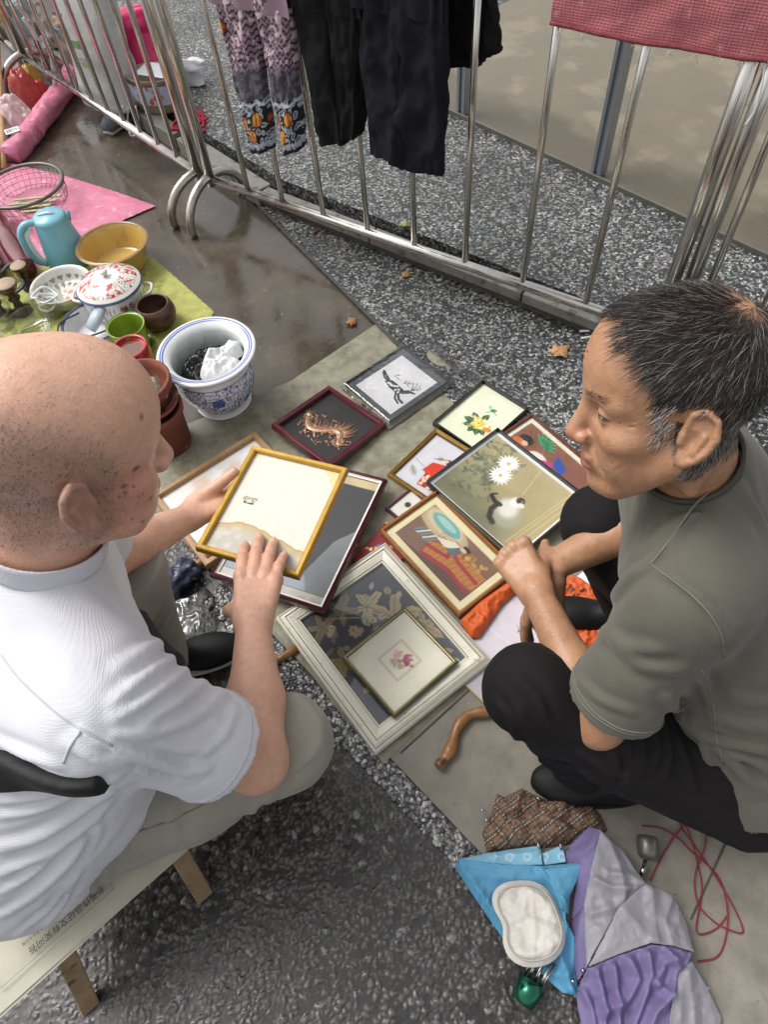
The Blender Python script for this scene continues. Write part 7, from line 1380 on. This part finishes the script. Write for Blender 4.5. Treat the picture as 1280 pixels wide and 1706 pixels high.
# --- orange cloth bag
out = [(766, 1032), (800, 1000), (850, 965), (885, 985), (930, 955), (965, 958), (1005, 985), (1040, 1030), (1010, 1080), (960, 1110), (905, 1100), (925, 1060), (905, 1020), (860, 985), (838, 1005), (800, 1060), (785, 1060)]
v_, f_, d_ = heap_geo(pxpoly(out, .035), MATZ+.014, .024, .018, .0028, 71, .75, 34); q_ = Q(v_); c_ = np.tile(np.array(lin('c8571f')), (len(v_), 1)); c_ = c_*(.9+.2*fbm(v_*50, 3, 2))[:, None]
ln_ = np.minimum.reduce([poly_dist(q_, np.array(l), False) for l in ([(948, 975), (965, 1000), (985, 1040)], [(958, 990), (975, 985)], [(968, 1010), (985, 1012)], [(950, 1000), (965, 1025), (970, 1050)])]); c_ = blend(c_, (ln_ < 4.5) & (fbm(q_*.25, 2, 7) > .45), '22150f', .9)
t = thing('orange_bag', 'crumpled orange cloth bag with black print under the clasped hands', 'bag', P(930, 1030, 0)); mesh_obj('cloth', v_, f_, mat('orange_cloth', attr='Col', rough=.6, var=.06, vs_=60, bump=.2, bs=200), t, col=c_, world=True)
# --- navy plaid umbrella in a clear bag
t = thing('navy_plaid_umbrella', 'closed navy plaid umbrella lying beside the seated person\'s shoe', 'umbrella', P(290, 980, 0)); a_, b__ = P(245, 1018, .03), P(322, 938, .028); ps = [a_+(b__-a_)*s for s in np.linspace(0, 1, 24)]; rr = .026+.004*np.sin(np.arange(24)*1.3)+.004*(np.arange(24) > 15); mb = MB(); mb.tube(ps, rr, 40); V = np.array(mb.v); ax_ = (b__-a_)/np.linalg.norm(b__-a_); rad = V-(a_+((V-a_)@ax_)[:, None]*ax_); V = V+rad*(.16*np.sin(np.arctan2(rad[:, 2], rad@np.cross(ax_, (0, 0, 1.0)))*7))[:, None]
xa = np.stack([(V-a_)@ax_, np.arctan2(rad[:, 2], rad@np.cross(ax_, (0, 0, 1.0)))*.026], 1); mesh_obj('canopy', V, mb.f, mat('plaid_cloth', attr='Col'), t, col=plaid(xa, .026, '23263f', [(.2, .08, '55586a', .6), (.3, .015, 'b0aeb2', .8), (.6, .06, '15172a', .8)]), world=True)
MB().tube([a_-ax_*.02, a_-ax_*.005, a_+ax_*.012], [.017, .021, .022], 16).build('handle', m_ssd, t, world=True)
v_, f_, _ = heap_geo(pxpoly([(255, 1010), (300, 985), (330, 960), (352, 985), (360, 1020), (350, 1055), (325, 1075), (300, 1095), (270, 1085), (250, 1050)], .03), .004, .05, .03, .0032, 83, .5, 20); t = thing('clear_plastic_bag', 'crumpled clear plastic bag beside the navy plaid umbrella', 'bag', P(305, 1040, 0)); mesh_obj('film', v_, f_, glass_mat('bag_film', rough=.1, amount=.8, base=.06, tint=(.9, .905, .88)), t, world=True)
# --- fallen leaves
def leaf(px, py, s, rz, hx, lb, z=.018, surf=None):
    p = P(px, py, z); t = thing('fallen_leaf', lb, 'leaf', p, rz); n = 44; V = [(0, 0, .004)]; 
    for k in range(n): a = 2*math.pi*k/n; r = s*(.66+.13*math.cos(5*a)+.06*math.cos(10*a+1)+.14*math.cos(a)+.03*math.sin(17*a)); V.append((r*math.cos(a), r*math.sin(a), .010*s/.05*(math.cos(3*a+rz)*.5+.5)*(r/s)))
    F = [(0, k+1, (k+1) % n+1) for k in range(n)]; o = mesh_obj('blade', V, F, mat('leaf_'+hx, hx, rough=.6, var=.25, vs_=60), t); so = o.modifiers.new('thick', 'SOLIDIFY'); so.thickness = .0006
    MB().tube([(0, 0, .005), (-s*.5, .0, .004), (-s*.9, s*.1, .006)], .0009, 5).build('stem', mat('leaf_'+hx, hx), t)
leaf(930, 586, .042, .4, 'b98d5f', 'large curled tan leaf on the terrazzo near the mat corner'); leaf(587, 537, .026, 2.0, '8d5f35', 'brown leaf on the wet walkway by the joint strip', .012); leaf(676, 459, .022, 1.1, 'a5713c', 'small orange brown leaf beside the kerb'); leaf(677, 374, .026, 3.0, '8a8c4a', 'yellow green leaf on the terrazzo behind the bottom rail', PZ+.006); leaf(242, 232, .026, 2.2, '77804a', 'green leaf on the walkway under the barrier with bags', .012); leaf(525, 385, .016, 5.2, '5a2a20', 'tiny dark red leaf by the kerb foot')
# --- two white sticks by the kerb
for k, (a_, b__) in enumerate((((966, 552), (1030, 549)), ((968, 564), (1030, 553)))):
    t = thing('white_stick', ('upper' if k == 0 else 'lower')+' of two thin white sticks lying by the kerb', 'stick', P(*a_, .02)); MB().tube([P(*a_, .018), P(*b__, .03)], .0035, 8).build('stick', MATS['kettle_white'], t, world=True)
# --- stool with a newspaper on it
t = thing('wooden_stool', 'low wooden stool with splayed legs under the seated person', 'stool', P(200, 1500, 0)); m_wd = mat('old_wood', '8a7358', rough=.65, var=.3, vs_=24, bump=.5, bs=60, grain=('5a4632', 30, .58), aniso_scale=(1, 1, .3))
l1, l2 = P(338, 1488, .0), P(148, 1672, .0); u1, u2 = P(285, 1400, .235), P(95, 1560, .235); wdt = np.array([-.17, .19, 0])*1.0
ax_ = (u2-u1); ax_ /= np.linalg.norm(ax_); pn = np.array([-ax_[1], ax_[0], 0]); pn = pn if pn[0] < 0 else -pn
def leg_box(b, a, w=.017, dpt=.013):
    d = a-b; V = [];
    for p in (b, a):
        for sx, sy in ((-1, -1), (1, -1), (1, 1), (-1, 1)): V.append(p+ax_*w*sx+pn*dpt*sy)
    return MB().add(V, [(3, 2, 1, 0), (4, 5, 6, 7), (0, 1, 5, 4), (1, 2, 6, 5), (2, 3, 7, 6), (3, 0, 4, 7)])
for b, a in ((l1, u1), (l2, u2), (l1+pn*.30, u1+pn*.24), (l2+pn*.30, u2+pn*.24)): leg_box(b, a).build('leg', m_wd, t, False, world=True, bevel=.003)
s0 = (u1+u2)/2+pn*.12; V = []
for zz in (.232, .258):
    for sx, sy in ((-1, -1), (1, -1), (1, 1), (-1, 1)): V.append(np.array([*(s0+ax_*.165*sx+pn*.15*sy)[:2], zz]))
MB().add(V, [(3, 2, 1, 0), (4, 5, 6, 7), (0, 1, 5, 4), (1, 2, 6, 5), (2, 3, 7, 6), (3, 0, 4, 7)]).build('seat', m_wd, t, False, world=True, bevel=.004)
nz_ = .262; n0, n1 = P(2, 1690, nz_), P(292, 1432, nz_); nx_ = (n1-n0)/np.linalg.norm(n1-n0); ny_ = np.array([-nx_[1], nx_[0], 0]); ny_ = ny_ if ny_[0] < 0 else -ny_; LN = np.linalg.norm(n1-n0)
t = thing('newspaper', 'folded printed newspaper sheet spread on the wooden stool', 'newspaper', n0); M2 = np.stack([nx_, ny_, [0, 0, 1]], 1)
for k, (sh, zz) in enumerate(((0, 0), (.004, .0016))):
    gx, gy = np.meshgrid(np.linspace(-.02, LN+.03, 50), np.linspace(sh, .30, 30)); V = np.column_stack([gx.ravel(), gy.ravel(), np.full(gx.size, zz)]); V[:, 2] += -.05*np.clip(.05-V[:, 1], 0, 1)*3*(.4+fbm(V[:, :2]*9, 2, 3))+.003*(fbm(V[:, :2]*14, 3, k)-.5); o = mesh_obj('sheet', V@M2.T+n0, grid_faces(50, 30), mat('news_paper', 'b9b5a3', rough=.8, var=.08, vs_=20), t, world=True)
def text_mesh(txt, size, pos, ang, name, t):
    cu = bpy.data.curves.new(name, 'FONT'); cu.body = txt; cu.size = size; o = bpy.data.objects.new(name, cu); COL.objects.link(o); dg = bpy.context.evaluated_depsgraph_get(); me = bpy.data.meshes.new_from_object(o.evaluated_get(dg)); bpy.data.objects.remove(o)
    if len(me.vertices) == 0: return
    v = np.array([tuple(x.co) for x in me.vertices]); f = [tuple(p.vertices) for p in me.polygons]; c, s = math.cos(ang), math.sin(ang); v2 = np.column_stack([v[:, 0]*c-v[:, 1]*s+pos[0], v[:, 0]*s+v[:, 1]*c+pos[1], np.full(len(v), pos[2])]); mesh_obj(name, v2@M2.T+n0, f, mat('news_ink', '2b2a29', rough=.8), t, False, world=True)
text_mesh('书画作品征文有奖问答', .0135, (.205, .048, .0075), math.pi, 'headline', t)
for k in range(9): text_mesh('文化生活报道家庭健康书画作品展览新闻'[k:]+'作品征文问答', .006, (.21+.01*(k % 2), .062+.009*k, .0075), math.pi, 'text_line', t)
for (xa_, ya_, xb_, yb_) in ((.012, .030, .215, .0305), (.012, .030, .0126, .056), (.214, .030, .2146, .056)): MB().add([n0+M2@np.array(p) for p in ((xa_, ya_, .0075), (xb_, ya_, .0075), (xb_, yb_, .0045), (xa_, yb_, .0045))], [(0, 1, 2, 3)]).build('rule_line', mat('news_ink', '2b2a29'), t, False, world=True)
# ---------------------------------------------------------------- pieces that belong to a part hang under that part
UNDER = {'lid_grip': 'lid', 'lid_knob': 'lid', 'handle_grip': 'handle', 'fingernail': 'body', 'eye': 'body', 'stubble': 'body', 'eyebrow': 'body', 'shoe_sole': 'shoe', 'collar': 'shirt', 'hem': 'cloth', 'loose_thread': 'cloth', 'rib_tip': ('panel', 'canopy'), 'headline': 'sheet', 'text_line': 'sheet', 'rule_line': 'sheet', 'stripe': 'card', 'printed_mark': 'bag_body', 'stitched_seam': 'pad', 'hanging_hook': 'backing_board', 'seam': 'shirt', 'cap': 'body', 'label': 'tub'}
for root in [o for o in COL.objects if o.parent is None and o.children]:
    kids = list(root.children)
    for ch in kids:
        up = UNDER.get(ch.name.split('.')[0])
        if not up or ch.type != 'MESH': continue
        tgt = [k for k in kids if k is not ch and k.name.split('.')[0] in ((up,) if isinstance(up, str) else up) and not k.modifiers]
        if not tgt: tgt = [k for k in kids if k is not ch and k.name.split('.')[0] in ((up,) if isinstance(up, str) else up)]
        if tgt:
            if ch.name.startswith('shoe_sole'):
                c0 = sum((Vector(b) for b in ch.bound_box), Vector())/8; tgt.sort(key=lambda k: (sum((Vector(b) for b in k.bound_box), Vector())/8-c0).length)
            if ch.name.startswith('seam') and root.name.startswith('person') and ch.data.materials[0].name == 'grey_seam': tgt = [k for k in kids if k.name.startswith('trousers')] or tgt
            ch.parent = tgt[0]
